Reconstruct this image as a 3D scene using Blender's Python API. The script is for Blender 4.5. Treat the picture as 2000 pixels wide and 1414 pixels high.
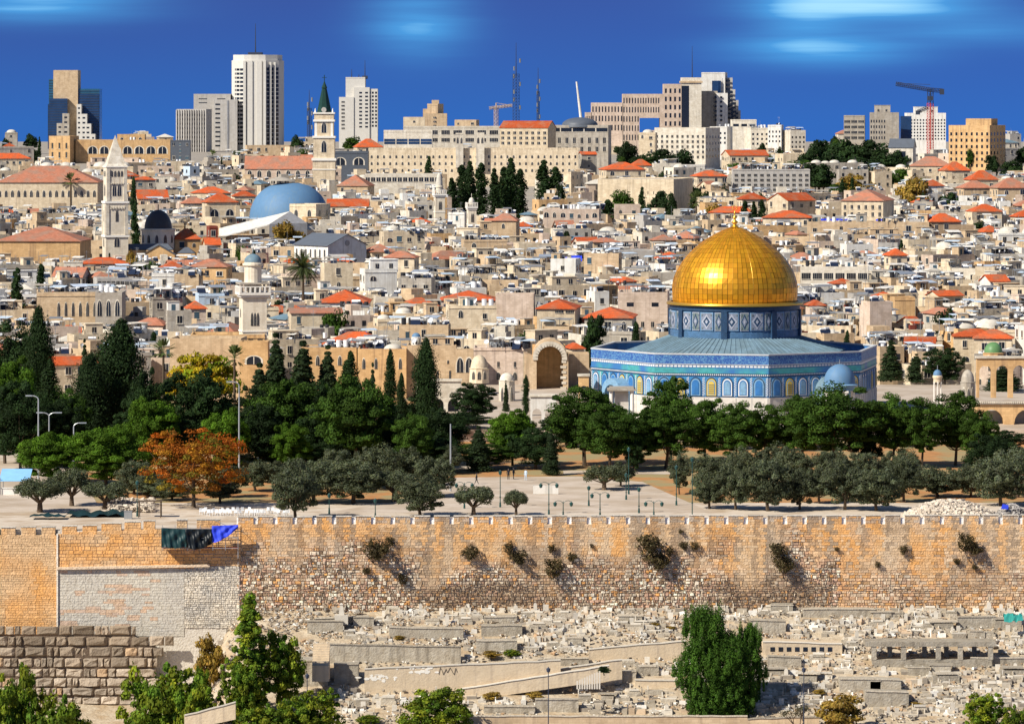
import bpy, math, random
from mathutils import Vector, Matrix, noise
R = math.radians
rnd = random.Random(7)
for o in list(bpy.data.objects): bpy.data.objects.remove(o)
scn = bpy.context.scene
COL = scn.collection

# ---------------------------------------------------------------- camera
F = 8490.0; HY = 210.0            # focal length in photo pixels, horizon row of the photo (2000 px wide)
cam = bpy.data.cameras.new('camera'); co = bpy.data.objects.new('camera', cam); COL.objects.link(co)
co.location = (0, 0, 0); co.rotation_euler = (R(90), 0, 0)
cam.sensor_width = 36; cam.lens = 36*F/2000.0; cam.shift_y = -(707-HY)/2000.0
cam.clip_start = 5; cam.clip_end = 60000
scn.camera = co
def X(px, Y): return (px-1000.0)*Y/F
def Z(py, Y): return -(py-HY)*Y/F

# ---------------------------------------------------------------- sun and sky
SUN = Vector((-.62, -.46, .635)).normalized()
sl = bpy.data.lights.new('sun', 'SUN'); so = bpy.data.objects.new('sun', sl); COL.objects.link(so)
sl.energy = 4.6; sl.angle = R(0.5); sl.color = (1.0, .94, .83)
so.rotation_euler = (-SUN).to_track_quat('-Z', 'Y').to_euler()
w = bpy.data.worlds.new('World'); scn.world = w; w.use_nodes = True
nt = w.node_tree; nt.nodes.clear()
def N(nt, t, **k):
    n = nt.nodes.new(t)
    for a, b in k.items(): setattr(n, a, b)
    return n
def mth(nt, op, a, b=None, c=None, clamp=False):
    n = N(nt, 'ShaderNodeMath', operation=op); n.use_clamp = clamp
    for i, s in enumerate((a, b, c)):
        if s is None: continue
        if isinstance(s, (int, float)): n.inputs[i].default_value = s
        else: nt.links.new(s, n.inputs[i])
    return n.outputs[0]
def mixc(nt, f, a, b, bt='MIX'):
    n = N(nt, 'ShaderNodeMix', data_type='RGBA', blend_type=bt)
    for i, s in ((0, f), (6, a), (7, b)):
        if isinstance(s, (int, float)): n.inputs[i].default_value = s
        elif isinstance(s, tuple): n.inputs[i].default_value = (*s, 1)[:4]
        else: nt.links.new(s, n.inputs[i])
    return n.outputs[2]
tc = N(nt, 'ShaderNodeTexCoord'); sx = N(nt, 'ShaderNodeSeparateXYZ'); nt.links.new(tc.outputs['Generated'], sx.inputs[0])
ay = mth(nt, 'MAXIMUM', mth(nt, 'ABSOLUTE', sx.outputs[1]), .05)
az = mth(nt, 'DIVIDE', sx.outputs[0], ay); el = mth(nt, 'DIVIDE', sx.outputs[2], ay)
sky = N(nt, 'ShaderNodeTexSky', sky_type='NISHITA', sun_disc=False)
sky.sun_elevation = math.asin(SUN.z); sky.sun_rotation = math.atan2(SUN.x, SUN.y); sky.air_density = 1.0; sky.dust_density = .3; sky.ozone_density = 4
nish = mixc(nt, 1.0, sky.outputs[0], (.05, .05, .056), 'MULTIPLY')
g1 = mth(nt, 'MULTIPLY_ADD', el, 1/.03, .12, clamp=True)
base = mixc(nt, g1, (.024, .108, .37), (.033, .068, .25))
rgt = mth(nt, 'MULTIPLY_ADD', az, 2.2, .42, clamp=True)
base = mixc(nt, mth(nt, 'MULTIPLY', rgt, .35), base, (.035, .13, .50))
cmb = N(nt, 'ShaderNodeCombineXYZ'); nt.links.new(mth(nt, 'MULTIPLY', az, 14), cmb.inputs[0]); nt.links.new(mth(nt, 'MULTIPLY', el, 300), cmb.inputs[1])
nz = N(nt, 'ShaderNodeTexNoise'); nz.inputs['Scale'].default_value = 1.3; nz.inputs['Detail'].default_value = 3; nt.links.new(cmb.outputs[0], nz.inputs['Vector'])
tot = None
for (cx, cy, wx, wy, a) in [(60, 10, 200, 32, .60), (815, 45, 95, 60, .55), (1700, 6, 200, 36, .95), (1610, 95, 170, 32, .62), (1570, 30, 90, 50, .35), (1900, 60, 150, 26, .3), (2300, 60, 200, 40, .5), (-500, 60, 200, 30, .5)]:
    dx = mth(nt, 'DIVIDE', mth(nt, 'SUBTRACT', az, (cx-1000)/F), wx/F)
    dy = mth(nt, 'DIVIDE', mth(nt, 'SUBTRACT', el, (HY-cy)/F), wy/F)
    e = mth(nt, 'MULTIPLY', mth(nt, 'EXPONENT', mth(nt, 'MULTIPLY', mth(nt, 'ADD', mth(nt, 'POWER', mth(nt, 'ABSOLUTE', dx), 2.0), mth(nt, 'POWER', mth(nt, 'ABSOLUTE', dy), 2.0)), -1.0)), a)
    tot = e if tot is None else mth(nt, 'ADD', tot, e)
tot = mth(nt, 'MULTIPLY', tot, mth(nt, 'MULTIPLY_ADD', nz.outputs[0], 1.0, .38, clamp=True), clamp=True)
c1 = mixc(nt, mth(nt, 'MULTIPLY', tot, 1.5, clamp=True), base, (.07, .33, .68))
c2 = mixc(nt, mth(nt, 'MULTIPLY_ADD', tot, 2.2, -1.0, clamp=True), c1, (.30, .58, .76))
up = mth(nt, 'MULTIPLY_ADD', sx.outputs[2], 12.0, -.7, clamp=True)
fin = mixc(nt, up, c2, nish)
bg = N(nt, 'ShaderNodeBackground'); bg.inputs[1].default_value = 1.0; nt.links.new(fin, bg.inputs[0])
wo = N(nt, 'ShaderNodeOutputWorld'); nt.links.new(bg.outputs[0], wo.inputs[0])
scn.view_settings.view_transform = 'Standard'; scn.view_settings.look = 'None'
scn.view_settings.exposure = 0.42; scn.view_settings.gamma = 1.0
scn.render.engine = 'CYCLES'
try:
    scn.cycles.max_bounces = 4; scn.cycles.diffuse_bounces = 2; scn.cycles.glossy_bounces = 2; scn.cycles.transparent_max_bounces = 4
except Exception: pass

# ---------------------------------------------------------------- mesh builder
class MB:
    def __init__(s): s.v = []; s.f = []; s.m = []; s.c = []; s.M = None
    def add(s, vs, fs, mi=0, col=None):
        b = len(s.v)
        if s.M is not None: vs = [s.M @ Vector(p) for p in vs]
        s.v.extend([tuple(p) for p in vs]); s.f.extend([tuple(i+b for i in f) for f in fs])
        s.m.extend([mi]*len(fs)); s.c.extend([col]*len(fs)); return s
    def box(s, x0, y0, z0, x1, y1, z1, mi=0, col=None, bottom=True):
        fs = [(0,1,5,4),(1,2,6,5),(2,3,7,6),(3,0,4,7),(4,5,6,7)]
        if bottom: fs.append((3,2,1,0))
        return s.add([(x0,y0,z0),(x1,y0,z0),(x1,y1,z0),(x0,y1,z0),(x0,y0,z1),(x1,y0,z1),(x1,y1,z1),(x0,y1,z1)], fs, mi, col)
    def cbox(s, cx, cy, z0, w, d, h, mi=0, col=None): return s.box(cx-w/2, cy-d/2, z0, cx+w/2, cy+d/2, z0+h, mi, col)
    def prism(s, poly, z0, z1, mi=0, col=None):          # polygon in x,y
        n = len(poly)
        return s.add([(x,y,z0) for x,y in poly]+[(x,y,z1) for x,y in poly], [(i,(i+1)%n,(i+1)%n+n,i+n) for i in range(n)]+[tuple(range(n,2*n)), tuple(range(n-1,-1,-1))], mi, col)
    def ext(s, poly, y0, y1, mi=0, col=None):            # polygon in x,z extruded along y
        n = len(poly)
        return s.add([(x,y0,z) for x,z in poly]+[(x,y1,z) for x,z in poly], [(i,(i+1)%n,(i+1)%n+n,i+n)[::-1] for i in range(n)]+[tuple(range(n)), tuple(range(2*n-1,n-1,-1))], mi, col)
    def lathe(s, prof, n=24, cx=0, cy=0, mi=0, col=None, rot=0, a0=0, a1=360):
        full = (a1-a0) >= 360; k = n if full else n+1
        vs = []; fs = []
        for r, z in prof:
            for i in range(k):
                a = R(a0+(a1-a0)*i/n)+rot; vs.append((cx+r*math.cos(a), cy+r*math.sin(a), z))
        for j in range(len(prof)-1):
            for i in range(n):
                i2 = (i+1) % k
                fs.append((j*k+i, j*k+i2, (j+1)*k+i2, (j+1)*k+i))
        return s.add(vs, fs, mi, col)
    def tube(s, p0, p1, r0, r1=None, n=6, mi=0, col=None):
        if r1 is None: r1 = r0
        p0 = Vector(p0); p1 = Vector(p1); d = (p1-p0)
        if d.length < 1e-6: return s
        q = d.to_track_quat('Z', 'Y'); vs = []
        for p, r in ((p0, r0), (p1, r1)):
            for i in range(n):
                a = 2*math.pi*i/n; vs.append(p+q @ Vector((r*math.cos(a), r*math.sin(a), 0)))
        return s.add(vs, [(i,(i+1)%n,(i+1)%n+n,i+n) for i in range(n)]+[tuple(range(n,2*n)), tuple(range(n-1,-1,-1))], mi, col)
    def pyr(s, x0, y0, x1, y1, z0, z1, ridge=0, mi=0, ov=0, axis='x'):   # hip roof
        x0 -= ov; y0 -= ov; x1 += ov; y1 += ov; cx = (x0+x1)/2; cy = (y0+y1)/2
        if axis == 'x': a = (cx-ridge/2, cy, z1); b = (cx+ridge/2, cy, z1)
        else: a = (cx, cy-ridge/2, z1); b = (cx, cy+ridge/2, z1)
        t = .14
        v = [(x0,y0,z0),(x1,y0,z0),(x1,y1,z0),(x0,y1,z0)]
        v += [(x,y,z-t) for x,y,z in v]+[a,b]
        if axis == 'x': f = [(0,1,9,8),(1,2,9),(2,3,8,9),(3,0,8)]
        else: f = [(0,1,8),(1,2,9,8),(2,3,9),(3,0,8,9)]
        f += [(4,5,1,0),(5,6,2,1),(6,7,3,2),(7,4,0,3),(7,6,5,4)]
        return s.add(v, f, mi)
    def gable(s, x0, y0, x1, y1, z0, z1, axis='x', mi=0, ov=.3, t=.16):   # two slabs, ridge along axis
        if axis == 'x':
            cy = (y0+y1)/2; k = (z1-z0)/(cy-y0); a, b = x0-ov, x1+ov; e = z0-k*ov
            for sg, ye in ((1, y0-ov), (-1, y1+ov)):
                s.add([(a,ye,e),(b,ye,e),(b,cy,z1),(a,cy,z1),(a,ye,e-t),(b,ye,e-t),(b,cy,z1-t),(a,cy,z1-t)], [(0,1,2,3),(7,6,5,4),(0,4,5,1),(1,5,6,2),(3,7,4,0)], mi)
        else:
            cx = (x0+x1)/2; k = (z1-z0)/(cx-x0); a, b = y0-ov, y1+ov; e = z0-k*ov
            for xe in (x0-ov, x1+ov):
                s.add([(xe,a,e),(xe,b,e),(cx,b,z1),(cx,a,z1),(xe,a,e-t),(xe,b,e-t),(cx,b,z1-t),(cx,a,z1-t)], [(0,3,2,1),(4,5,6,7),(0,1,5,4),(1,2,6,5),(3,0,4,7)], mi)
        return s
    def build(s, name, mats, parent=None, loc=(0,0,0), rz=0, smooth=False):
        me = s.mesh(name, mats, smooth)
        return link(name, me, parent, loc, rz)
    def mesh(s, name, mats, smooth=False):
        me = bpy.data.meshes.new(name); me.from_pydata(s.v, [], s.f)
        if not isinstance(mats, (list, tuple)): mats = [mats]
        for m in mats: me.materials.append(m)
        if len(mats) > 1: me.polygons.foreach_set('material_index', s.m)
        if any(c is not None for c in s.c):
            at = me.attributes.new('Col', 'FLOAT_COLOR', 'FACE'); fl = []
            for c in s.c: fl.extend((*(c or (.5,.5,.5)), 1))
            at.data.foreach_set('color', fl)
        if smooth: me.polygons.foreach_set('use_smooth', [True]*len(me.polygons))
        me.update(); return me
def link(name, me, parent=None, loc=(0,0,0), rz=0, scale=None):
    o = bpy.data.objects.new(name, me); COL.objects.link(o); o.location = loc; o.rotation_euler = (0,0,rz)
    if scale is not None: o.scale = scale
    if parent is not None: o.parent = parent
    return o
LABELS = {}
def tag(o, label=None, cat=None, group=None, kind=None):
    if label:
        LABELS.setdefault(label, []).append(o); o['label'] = label
    if cat: o['category'] = cat
    if group: o['group'] = group
    if kind: o['kind'] = kind
    return o
def thing(name, label, cat, loc=(0,0,0), rz=0, group=None):
    return tag(link(name, None, None, loc, rz), label, cat, group)

# ---------------------------------------------------------------- materials
MT = {}
def mat(name, col, rough=.85, metal=0, var=.18, nscale=.6, rand=.12, bump=0, bscale=3., brick=None, attr=False, spec=.3, spread=None, streak=None, trans=None):
    """procedural surface: base colour broken by noise, per-object variation, optional stone courses (brick=(width,height,mortar,contrast))"""
    m = bpy.data.materials.new(name); m.use_nodes = True; nt = m.node_tree; b = nt.nodes['Principled BSDF']
    b.inputs['Roughness'].default_value = rough; b.inputs['Metallic'].default_value = metal; b.inputs['Specular IOR Level'].default_value = spec
    geo = N(nt, 'ShaderNodeNewGeometry'); pos = geo.outputs['Position']
    if attr:
        a = N(nt, 'ShaderNodeAttribute', attribute_name='Col'); c = a.outputs['Color']
        if col is not None: c = mixc(nt, 1.0, c, col, 'MULTIPLY')
    else: c = mixc(nt, 0.0, col, col)
    if var:
        n1 = N(nt, 'ShaderNodeTexNoise'); n1.inputs['Scale'].default_value = nscale; n1.inputs['Detail'].default_value = 6; n1.inputs['Roughness'].default_value = .65
        nt.links.new(pos, n1.inputs['Vector'])
        v = mth(nt, 'MULTIPLY_ADD', n1.outputs[0], var*4, 1-var*2)
        cc = N(nt, 'ShaderNodeCombineXYZ')
        for i in range(3): nt.links.new(mth(nt, 'POWER', v, (.85, 1., 1.2)[i]), cc.inputs[i])
        c = mixc(nt, 1.0, c, cc.outputs[0], 'MULTIPLY')
    if rand:
        oi = N(nt, 'ShaderNodeObjectInfo'); v = mth(nt, 'MULTIPLY_ADD', oi.outputs['Random'], rand*2, 1-rand)
        cc = N(nt, 'ShaderNodeCombineXYZ')
        for i in range(3): nt.links.new(v, cc.inputs[i])
        c = mixc(nt, 1.0, c, cc.outputs[0], 'MULTIPLY')
    if spread:      # second colour mixed in large soft patches
        n2 = N(nt, 'ShaderNodeTexNoise'); n2.inputs['Scale'].default_value = spread[1]; n2.inputs['Detail'].default_value = 4; nt.links.new(pos, n2.inputs['Vector'])
        c = mixc(nt, mth(nt, 'MULTIPLY_ADD', n2.outputs[0], spread[2], .5-spread[2]*spread[3], clamp=True), c, spread[0])
    if streak:      # rain streaks running down the wall
        mp = N(nt, 'ShaderNodeMapping'); mp.inputs['Scale'].default_value = (1.3, 1.3, .08); nt.links.new(pos, mp.inputs[0])
        n3 = N(nt, 'ShaderNodeTexNoise'); n3.inputs['Scale'].default_value = 1.; n3.inputs['Detail'].default_value = 4; nt.links.new(mp.outputs[0], n3.inputs['Vector'])
        c = mixc(nt, mth(nt, 'MULTIPLY_ADD', n3.outputs[0], 4., -2.1, clamp=True), c, streak)
    h = None
    if brick:
        bw, bh, mo, ct = brick
        sp = N(nt, 'ShaderNodeSeparateXYZ'); nt.links.new(pos, sp.inputs[0]); cb = N(nt, 'ShaderNodeCombineXYZ')
        nt.links.new(mth(nt, 'MULTIPLY_ADD', sp.outputs[1], .93, sp.outputs[0]), cb.inputs[0]); nt.links.new(sp.outputs[2], cb.inputs[1])
        bt = N(nt, 'ShaderNodeTexBrick'); bt.inputs['Scale'].default_value = 1; bt.inputs['Brick Width'].default_value = bw; bt.inputs['Row Height'].default_value = bh
        bt.inputs['Mortar Size'].default_value = mo; bt.inputs['Color1'].default_value = (1,1,1,1); bt.inputs['Color2'].default_value = (1-ct,1-ct*1.1,1-ct*1.25,1); bt.inputs['Mortar'].default_value = (1-ct*1.6,)*3+(1,)
        nt.links.new(cb.outputs[0], bt.inputs['Vector'])
        c = mixc(nt, 1.0, c, bt.outputs['Color'], 'MULTIPLY')
    nt.links.new(c, b.inputs['Base Color'])
    if bump:
        n4 = N(nt, 'ShaderNodeTexNoise'); n4.inputs['Scale'].default_value = bscale; n4.inputs['Detail'].default_value = 5; nt.links.new(pos, n4.inputs['Vector'])
        bp = N(nt, 'ShaderNodeBump'); bp.inputs['Strength'].default_value = bump; bp.inputs['Distance'].default_value = .3
        nt.links.new(n4.outputs[0], bp.inputs['Height']); nt.links.new(bp.outputs[0], b.inputs['Normal'])
    MT[name] = m; return m
BR = (.9, .42, .02, .15)
mat('cream', (.74,.61,.43), brick=BR, var=.26, nscale=.45, streak=(.46,.37,.26))
mat('tan', (.62,.46,.29), brick=BR, var=.26, nscale=.45, streak=(.40,.29,.19))
mat('ochre', (.66,.42,.20), brick=BR, var=.26, nscale=.45, streak=(.36,.22,.12))
mat('pink', (.66,.52,.41), brick=BR, var=.26, nscale=.45, streak=(.46,.35,.28))
mat('grey', (.46,.41,.34), brick=BR, var=.26, nscale=.45, streak=(.24,.22,.2))
mat('pale', (.74,.67,.55), brick=BR, var=.26, nscale=.45, streak=(.50,.45,.38))
mat('bright_stone', (.80,.71,.56), brick=(.9,.42,.02,.08), var=.14, streak=(.6,.5,.38))
mat('white', (.76,.73,.67), streak=(.46,.42,.36))
mat('concrete', (.46,.43,.39), streak=(.3,.29,.27), rand=.15)
mat('bluewash', (.50,.60,.70), streak=(.34,.4,.45))
mat('whitecol', (.82,.78,.70), var=.06)
mat('roof_flat', (.40,.35,.29), var=.3, nscale=.9, rand=.3, spread=((.60,.55,.47), .25, 6, .58))
mat('roof_dark', (.22,.22,.23), var=.3, nscale=.9, rand=.3)
mat('tile', (.66,.12,.03), var=.25, nscale=1.5, rand=.25, bump=.3, bscale=4, brick=(.35,.35,.05,.22), spread=((.50,.17,.085), .35, 6, .55))
mat('tile_old', (.56,.22,.13), var=.22, nscale=.8, rand=.1, brick=(.4,.35,.05,.2), spread=((.42,.24,.17), .3, 5, .55))
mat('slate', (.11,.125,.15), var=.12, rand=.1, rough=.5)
mat('lead', (.15,.23,.28), var=.3, rough=.55, nscale=.5, rand=.05)
mat('dome_white', (.64,.59,.50), var=.15, nscale=1.2, rand=.1, spread=((.5,.46,.4), .8, 5, .62))
mat('dome_blue', (.11,.225,.38), var=.07, nscale=.8, rand=0, rough=.6, streak=(.15,.24,.33))
mat('dome_black', (.055,.055,.06), var=.15, rand=0, rough=.45)
mat('glass', (.015,.02,.03), rough=.15, var=0, rand=.3, spec=.6)
mat('glass_blue', (.02,.05,.12), rough=.12, var=.3, nscale=.25, rand=.1, spec=.8)
mat('glass_teal', (.03,.12,.2), rough=.15, var=.3, nscale=.3, spec=.8)
mat('shutter', (.05,.09,.12), var=.1, rand=.4)
mat('tank_white', (.82,.82,.82), var=.05, rand=.06, rough=.5)
mat('tank_black', (.03,.03,.035), var=.05, rough=.5)
mat('panel', (.02,.03,.06), rough=.2, var=.05, spec=.6)
mat('metal', (.30,.31,.32), rough=.5, metal=.3, var=.1, rand=.3)
mat('dish', (.55,.56,.58), rough=.5, var=.05, rand=.4)
mat('tarp_blue', (.03,.06,.62), rough=.6, var=.1)
mat('tarp_green', (.012,.04,.042), rough=.45, var=.15)
mat('tarp_black', (.008,.011,.013), rough=.4, var=.1)
mat('awning', (.35,.40,.48), rough=.6, var=.1, rand=.5)
mat('bark', (.10,.07,.045), var=.25, nscale=2, rand=.2)
mat('bark_white', (.6,.58,.54), var=.1)
mat('lamp_green', (.02,.07,.065), rough=.4, var=.05)
mat('steel', (.45,.47,.48), rough=.4, metal=.4, var=.05)
mat('crane_red', (.55,.05,.03), var=.05)
mat('crane_dark', (.04,.05,.08), var=.05)
mat('spire_green', (.012,.045,.035), var=.15, rough=.4)
mat('skin', (.45,.28,.2), var=0, rand=0)
mat('cloth_dark', (.02,.022,.03), var=.1, rand=.3)
mat('rust', (.22,.05,.03), var=.2)
def tint(c, k): return tuple(max(0, x*k) for x in c)
# ---------------------------------------------------------------- terrain
ROOFPY = [(720,870),(700,890),(650,950),(600,1020),(550,1100),(500,1200),(450,1310),(400,1450),(350,1650),(310,1850),(280,2050),(262,2300),(250,2600)]
def Yof(py):
    for (a, A), (b, B) in zip(ROOFPY, ROOFPY[1:]):
        if py >= b: return A+(B-A)*max(-.5, (a-py))/(a-b)
    return ROOFPY[-1][1]
def interp(t, x):
    if x <= t[0][0]: return t[0][1]
    for (a, A), (b, B) in zip(t, t[1:]):
        if x <= b: return A+(B-A)*(x-a)/(b-a)
    return t[-1][1]
GP = [(602,-58.35),(700,-58.2),(860,-58.),(890,-59.8)]+[(Y, Z(py, Y)-9.5) for py, Y in ROOFPY[2:]]+[(2900,-30.),(3600,-70),(12000,-95)]
WY = 600.0
def gcity(Y): return interp(GP, Y)
def gcem(x, Y):
    s = -69.3-(WY-Y)*.2525
    l = -81.8-(WY-Y)*.12
    px = 1000+x*F/Y
    t = min(1, max(0, (px-340)/150.)); t = t*t*(3-2*t)
    z = l+(s-l)*t
    if Y < 540: z = min(z, -84.4-(540-Y)*.28)
    return z
def YG(py): return 220.8*F/((py-HY)+.2525*F)      # depth of a cemetery ground point seen at row py
mat('dust', (.50,.41,.29), rand=0, var=.3, nscale=1.2, bump=.6, bscale=2.2, spread=((.42,.31,.19), .35, 5, .55))
mat('citydirt', (.34,.30,.25), rand=0, var=.25, nscale=.3)
mat('paving', (.60,.50,.40), rand=0, var=.14, nscale=.5, brick=(1.6,1.6,.03,.08), spread=((.48,.38,.28), .15, 5, .52))
mat('sanded', (.62,.52,.41), rand=0, var=.18, nscale=.7, spread=((.46,.35,.24), .2, 6, .56))
mat('soil', (.46,.22,.08), rand=0, var=.3, nscale=.8, spread=((.34,.27,.13), .14, 7, .5), streak=None)
def sheet(name, xs, ys, fz, m, jit=0):
    b = MB(); vs = []; n = len(xs)
    for y in ys:
        for x in xs: vs.append((x, y, fz(x, y)))
    b.add(vs, [(j*n+i, j*n+i+1, (j+1)*n+i+1, (j+1)*n+i) for j in range(len(ys)-1) for i in range(n-1)])
    return tag(b.build(name, m, smooth=True), kind='structure')
fx = [-4000,-1000,-400,-200]+[-120+i*3 for i in range(81)]+[200,400,1000,4000]
fy = [-50,100,250,400,470,510]+[530+i*2 for i in range(36)]
sheet('ground', fx, fy, lambda x, y: gcem(x, min(y, 599.5))+.35*noise.noise((x*.12, y*.12, 1)) if y > 500 else gcem(x, y), MT['dust'])
cx_ = [-6000,-2500,-1200,-600]+[-420+i*30 for i in range(29)]+[600,1200,2500,6000]
sheet('city_ground', cx_, [880+i*30 for i in range(60)]+[2750,2900,3300,3600,5000,8000,12000], lambda x, y: gcity(y), MT['citydirt'])
sheet('esplanade', [-400+i*20 for i in range(41)], [600.9,640,680,720,760,800,840,880.5], lambda x, y: gcity(y), MT['soil'])
sheet('plaza', [X(-400,610), X(300,625), X(845,625), X(1000,625), X(1200,625), X(1400,625), X(1500,625), X(2400,625)], [600.95,612,626,641], lambda x, y: gcity(y)+.02, MT['sanded'])
b = MB(); b.add([(X(640,626),626.01,0),(X(1390,626),626.01,0),(X(1255,676),676,0),(X(1130,686),686,0),(X(880,684),684,0),(X(820,650),650,0)], [(0,1,2,3,4,5)])
b.v = [(x,y,gcity(y)+.03) for x,y,z in b.v]; tag(b.build('plaza_paving', MT['paving']), kind='structure')
b = MB(); b.add([(X(-300,626),626.01,0),(X(200,626),626.01,0),(X(150,700),700,0),(X(60,735),735,0),(X(-400,735),735,0)], [(0,1,2,3,4)])
b.v = [(x,y,gcity(y)+.03) for x,y,z in b.v]; tag(b.build('side_paving', MT['paving']), kind='structure')
for (a, c, Ya, Yb) in [(560,1010,699,705),(500,900,728,732),(1100,1330,690,697)]:
    b = MB(); b.add([(X(a,Ya),Ya,0),(X(c,Ya),Ya,0),(X(c,Yb),Yb,0),(X(a,Yb),Yb,0)], [(0,1,2,3)]); b.v = [(x,y,gcity(y)+.03) for x,y,z in b.v]; tag(b.build('path', MT['paving']), kind='structure')
PZ = -56.0
mat('marble', (.66,.62,.56), rand=0, var=.14, brick=(1.2,.6,.015,.1))
b = MB(); b.box(X(850,756), 756, -60, 260, 878, PZ); tag(b.build('platform', MT['paving']), kind='structure')

# ---------------------------------------------------------------- the city wall
mat('wallstone', None, attr=True, rand=0, var=.2, nscale=1.6, bump=.5, bscale=4, rough=.95, spec=.1)
OR = (.80,.41,.14); TN = (.70,.47,.26); GR = (.56,.45,.33); WH = (.80,.70,.55); BN = (.27,.18,.11); PK = (.56,.36,.25)
def lerp(a, b, t): t = min(1, max(0, t)); return tuple(x+(y-x)*t for x, y in zip(a, b))
def nz3(x, z, s, k=0): return noise.noise((x*s, z*s, k*7.3))
def zone_main(px, py):
    x = px/14.15; z = py/14.15
    n1 = nz3(x, z, .16, 1)+.5*nz3(x, z, .5, 2); st = nz3(x*.55, z*.06, 1., 3)
    t = (py-1005)/185.
    rub = 1/(1+math.exp(-(t-.50+n1*.42)*13))
    if px > 1640: rub *= .5+.5*nz3(x, z, .2, 6)
    st2 = nz3(x*1.7, z*.07, 1., 13); c = lerp(TN, OR, .52+n1*.75+st*.9+st2*.8)
    if st2 < -.22: c = lerp(c, (.78,.64,.46), .25)
    if st < -.24: c = lerp(c, GR, .35)
    if nz3(x, z, .3, 9) > .30: c = lerp(c, GR, .4)
    if py < 1020 and rnd.random() < .5: c = lerp(c, (.46,.41,.35), .6)
    r = rnd.random()
    rc = WH if r < .26 else GR if r < .52 else PK if r < .8 else BN if r < .9 else OR
    if nz3(x*2.6, z*.06, .5, 21) > .24 and t < .75: c = lerp(c, (.30,.22,.15), .6)
    d = max(0, 1-((px-1500)/130.)**2-((py-1165)/55.)**2)+.8*max(0, 1-((px-960)/200.)**2-((py-1165)/32.)**2)+.7*max(0, 1-((px-1850)/40.)**2-((py-1175)/30.)**2)
    rc = lerp(rc, tint(BN,.9), min(.92, d*1.8)*rnd.random()**.3)
    c = lerp(c, rc, rub)
    if nz3(x, z, .12, 14) > .28: c = lerp(c, BN, .3)
    return c, rub
def zone_left(px, py):
    x = px/14.15; z = py/14.15
    return lerp(TN, OR, .35+1.0*nz3(x, z, .25, 4)+.4*nz3(x*.8, z*.1, 1, 5)), .08
def zone_panel(px, py):
    x = px/14.15; z = py/14.15
    if py < 1108: return lerp(OR, TN, .35+nz3(x, z, .5, 5)), .25
    if px > 360: return lerp((.58,.53,.45), WH, .45+nz3(x, z, .5, 2)), .35
    c = lerp((.64,.58,.47), (.56,.51,.43), .5+nz3(x, z, .3, 2))
    if nz3(x*1.1, z*3.2, .5, 8) > .20 and px < 300: c = lerp(c, lerp(PK, OR, rnd.random()*.5), .6)
    return c, -.35
def stones(b, Yf, pxa, pxb, ftop, fbot, zone, rh=.40, sw=.75):
    """courses of real blocks on the wall face at depth Yf"""
    x0, x1 = X(pxa, Yf), X(pxb, Yf); z = min(Z(fbot(p), Yf) for p in range(int(pxa), int(pxb)+1, 10))-.3; ztop = max(Z(ftop(p), Yf) for p in range(int(pxa), int(pxb)+1, 4))
    while z < ztop:
        h = rh*rnd.uniform(.65, 1.25); x = x0-rnd.random()*.4
        while x < x1:
            px = 1000+(x+.3)*F/Yf; py = HY-(z+h/2)*F/Yf
            if px < pxa-6: x += .3; continue
            c, rub = zone(px, py); wd = sw*rnd.choice((.45,.6,.8,1.,1.3,1.6))*(1-.5*max(0,rub))
            px2 = 1000+(x+wd/2)*F/Yf
            tp = Z(ftop(px2), Yf); xa, xb = max(x0, x), min(x1, x+wd)
            if z+h*.4 < tp and HY-(z+h)*F/Yf < fbot(px2) and xb-xa > .08:
                jz = max(0,rub)*.09; g = .002+.024*max(0,rub); p = rnd.uniform(.0, .015+.16*max(0,rub))
                k = 1+rnd.uniform(-.10, .09)*(1+2.2*rub); rub = max(0, rub); c = tuple(max(0, min(.9, v*k)) for v in c)
                za = z+g+rnd.uniform(-jz, jz); zb = min(z+h-g+rnd.uniform(-jz, jz), tp); xa += g; xb -= g
                j = lambda: rnd.uniform(-1, 1)*(.01+.05*rub); e = .012+.055*rub
                if zb-za > .05 and xb-xa > .05:
                    b.add([(xa,Yf+.12,za),(xb,Yf+.12,za),(xb,Yf+.12,zb),(xa,Yf+.12,zb),(xa+e+j(),Yf-p-.015-.03*rub,za+e+j()),(xb-e+j(),Yf-p-.015-.03*rub,za+e+j()),(xb-e+j(),Yf-p-.015-.03*rub,zb-e+j()),(xa+e+j(),Yf-p-.015-.03*rub,zb-e+j())],
                          [(4,5,6,7),(0,1,5,4),(1,2,6,5),(2,3,7,6),(3,0,4,7)], 0, c)
            x += wd
        z += h
def topmain(px): return 1008-(px-465)*.0022
def mer(px, x0=465, pitch=38.3, wd=30): return ((px-x0) % pitch) < wd
wall = thing('city_wall', 'long weathered limestone city wall with battlements across the photo below the trees', 'wall', (0, WY, -70))
WM = MT['wallstone']
def wobj(b, name): 
    b.v = [(x, y-WY, z+70) for x, y, z in b.v]; return b.build(name, WM, wall)
b = MB()
stones(b, WY, 462, 2460, lambda p: 1023, lambda p: 1202, zone_main)
b.box(X(455,WY), WY+.06, -84, X(3400,WY), WY+1.2, Z(1023.5,WY), 0, (.60,.46,.30)); wobj(b, 'masonry')
b = MB()
stones(b, WY, -360, 112, lambda p: 1045, lambda p: 1236, zone_left, .36, .8)
b.box(X(-1400,WY), WY+.06, -86, X(112,WY), WY+1.2, Z(1045.5,WY), 0, (.62,.46,.28)); b.box(X(-1400,WY), WY+.9, -86, X(112,WY), WY+1.3, -58.36, 0, (.7,.62,.5)); wobj(b, 'masonry')
YP = WY-.1
b = MB()
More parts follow.
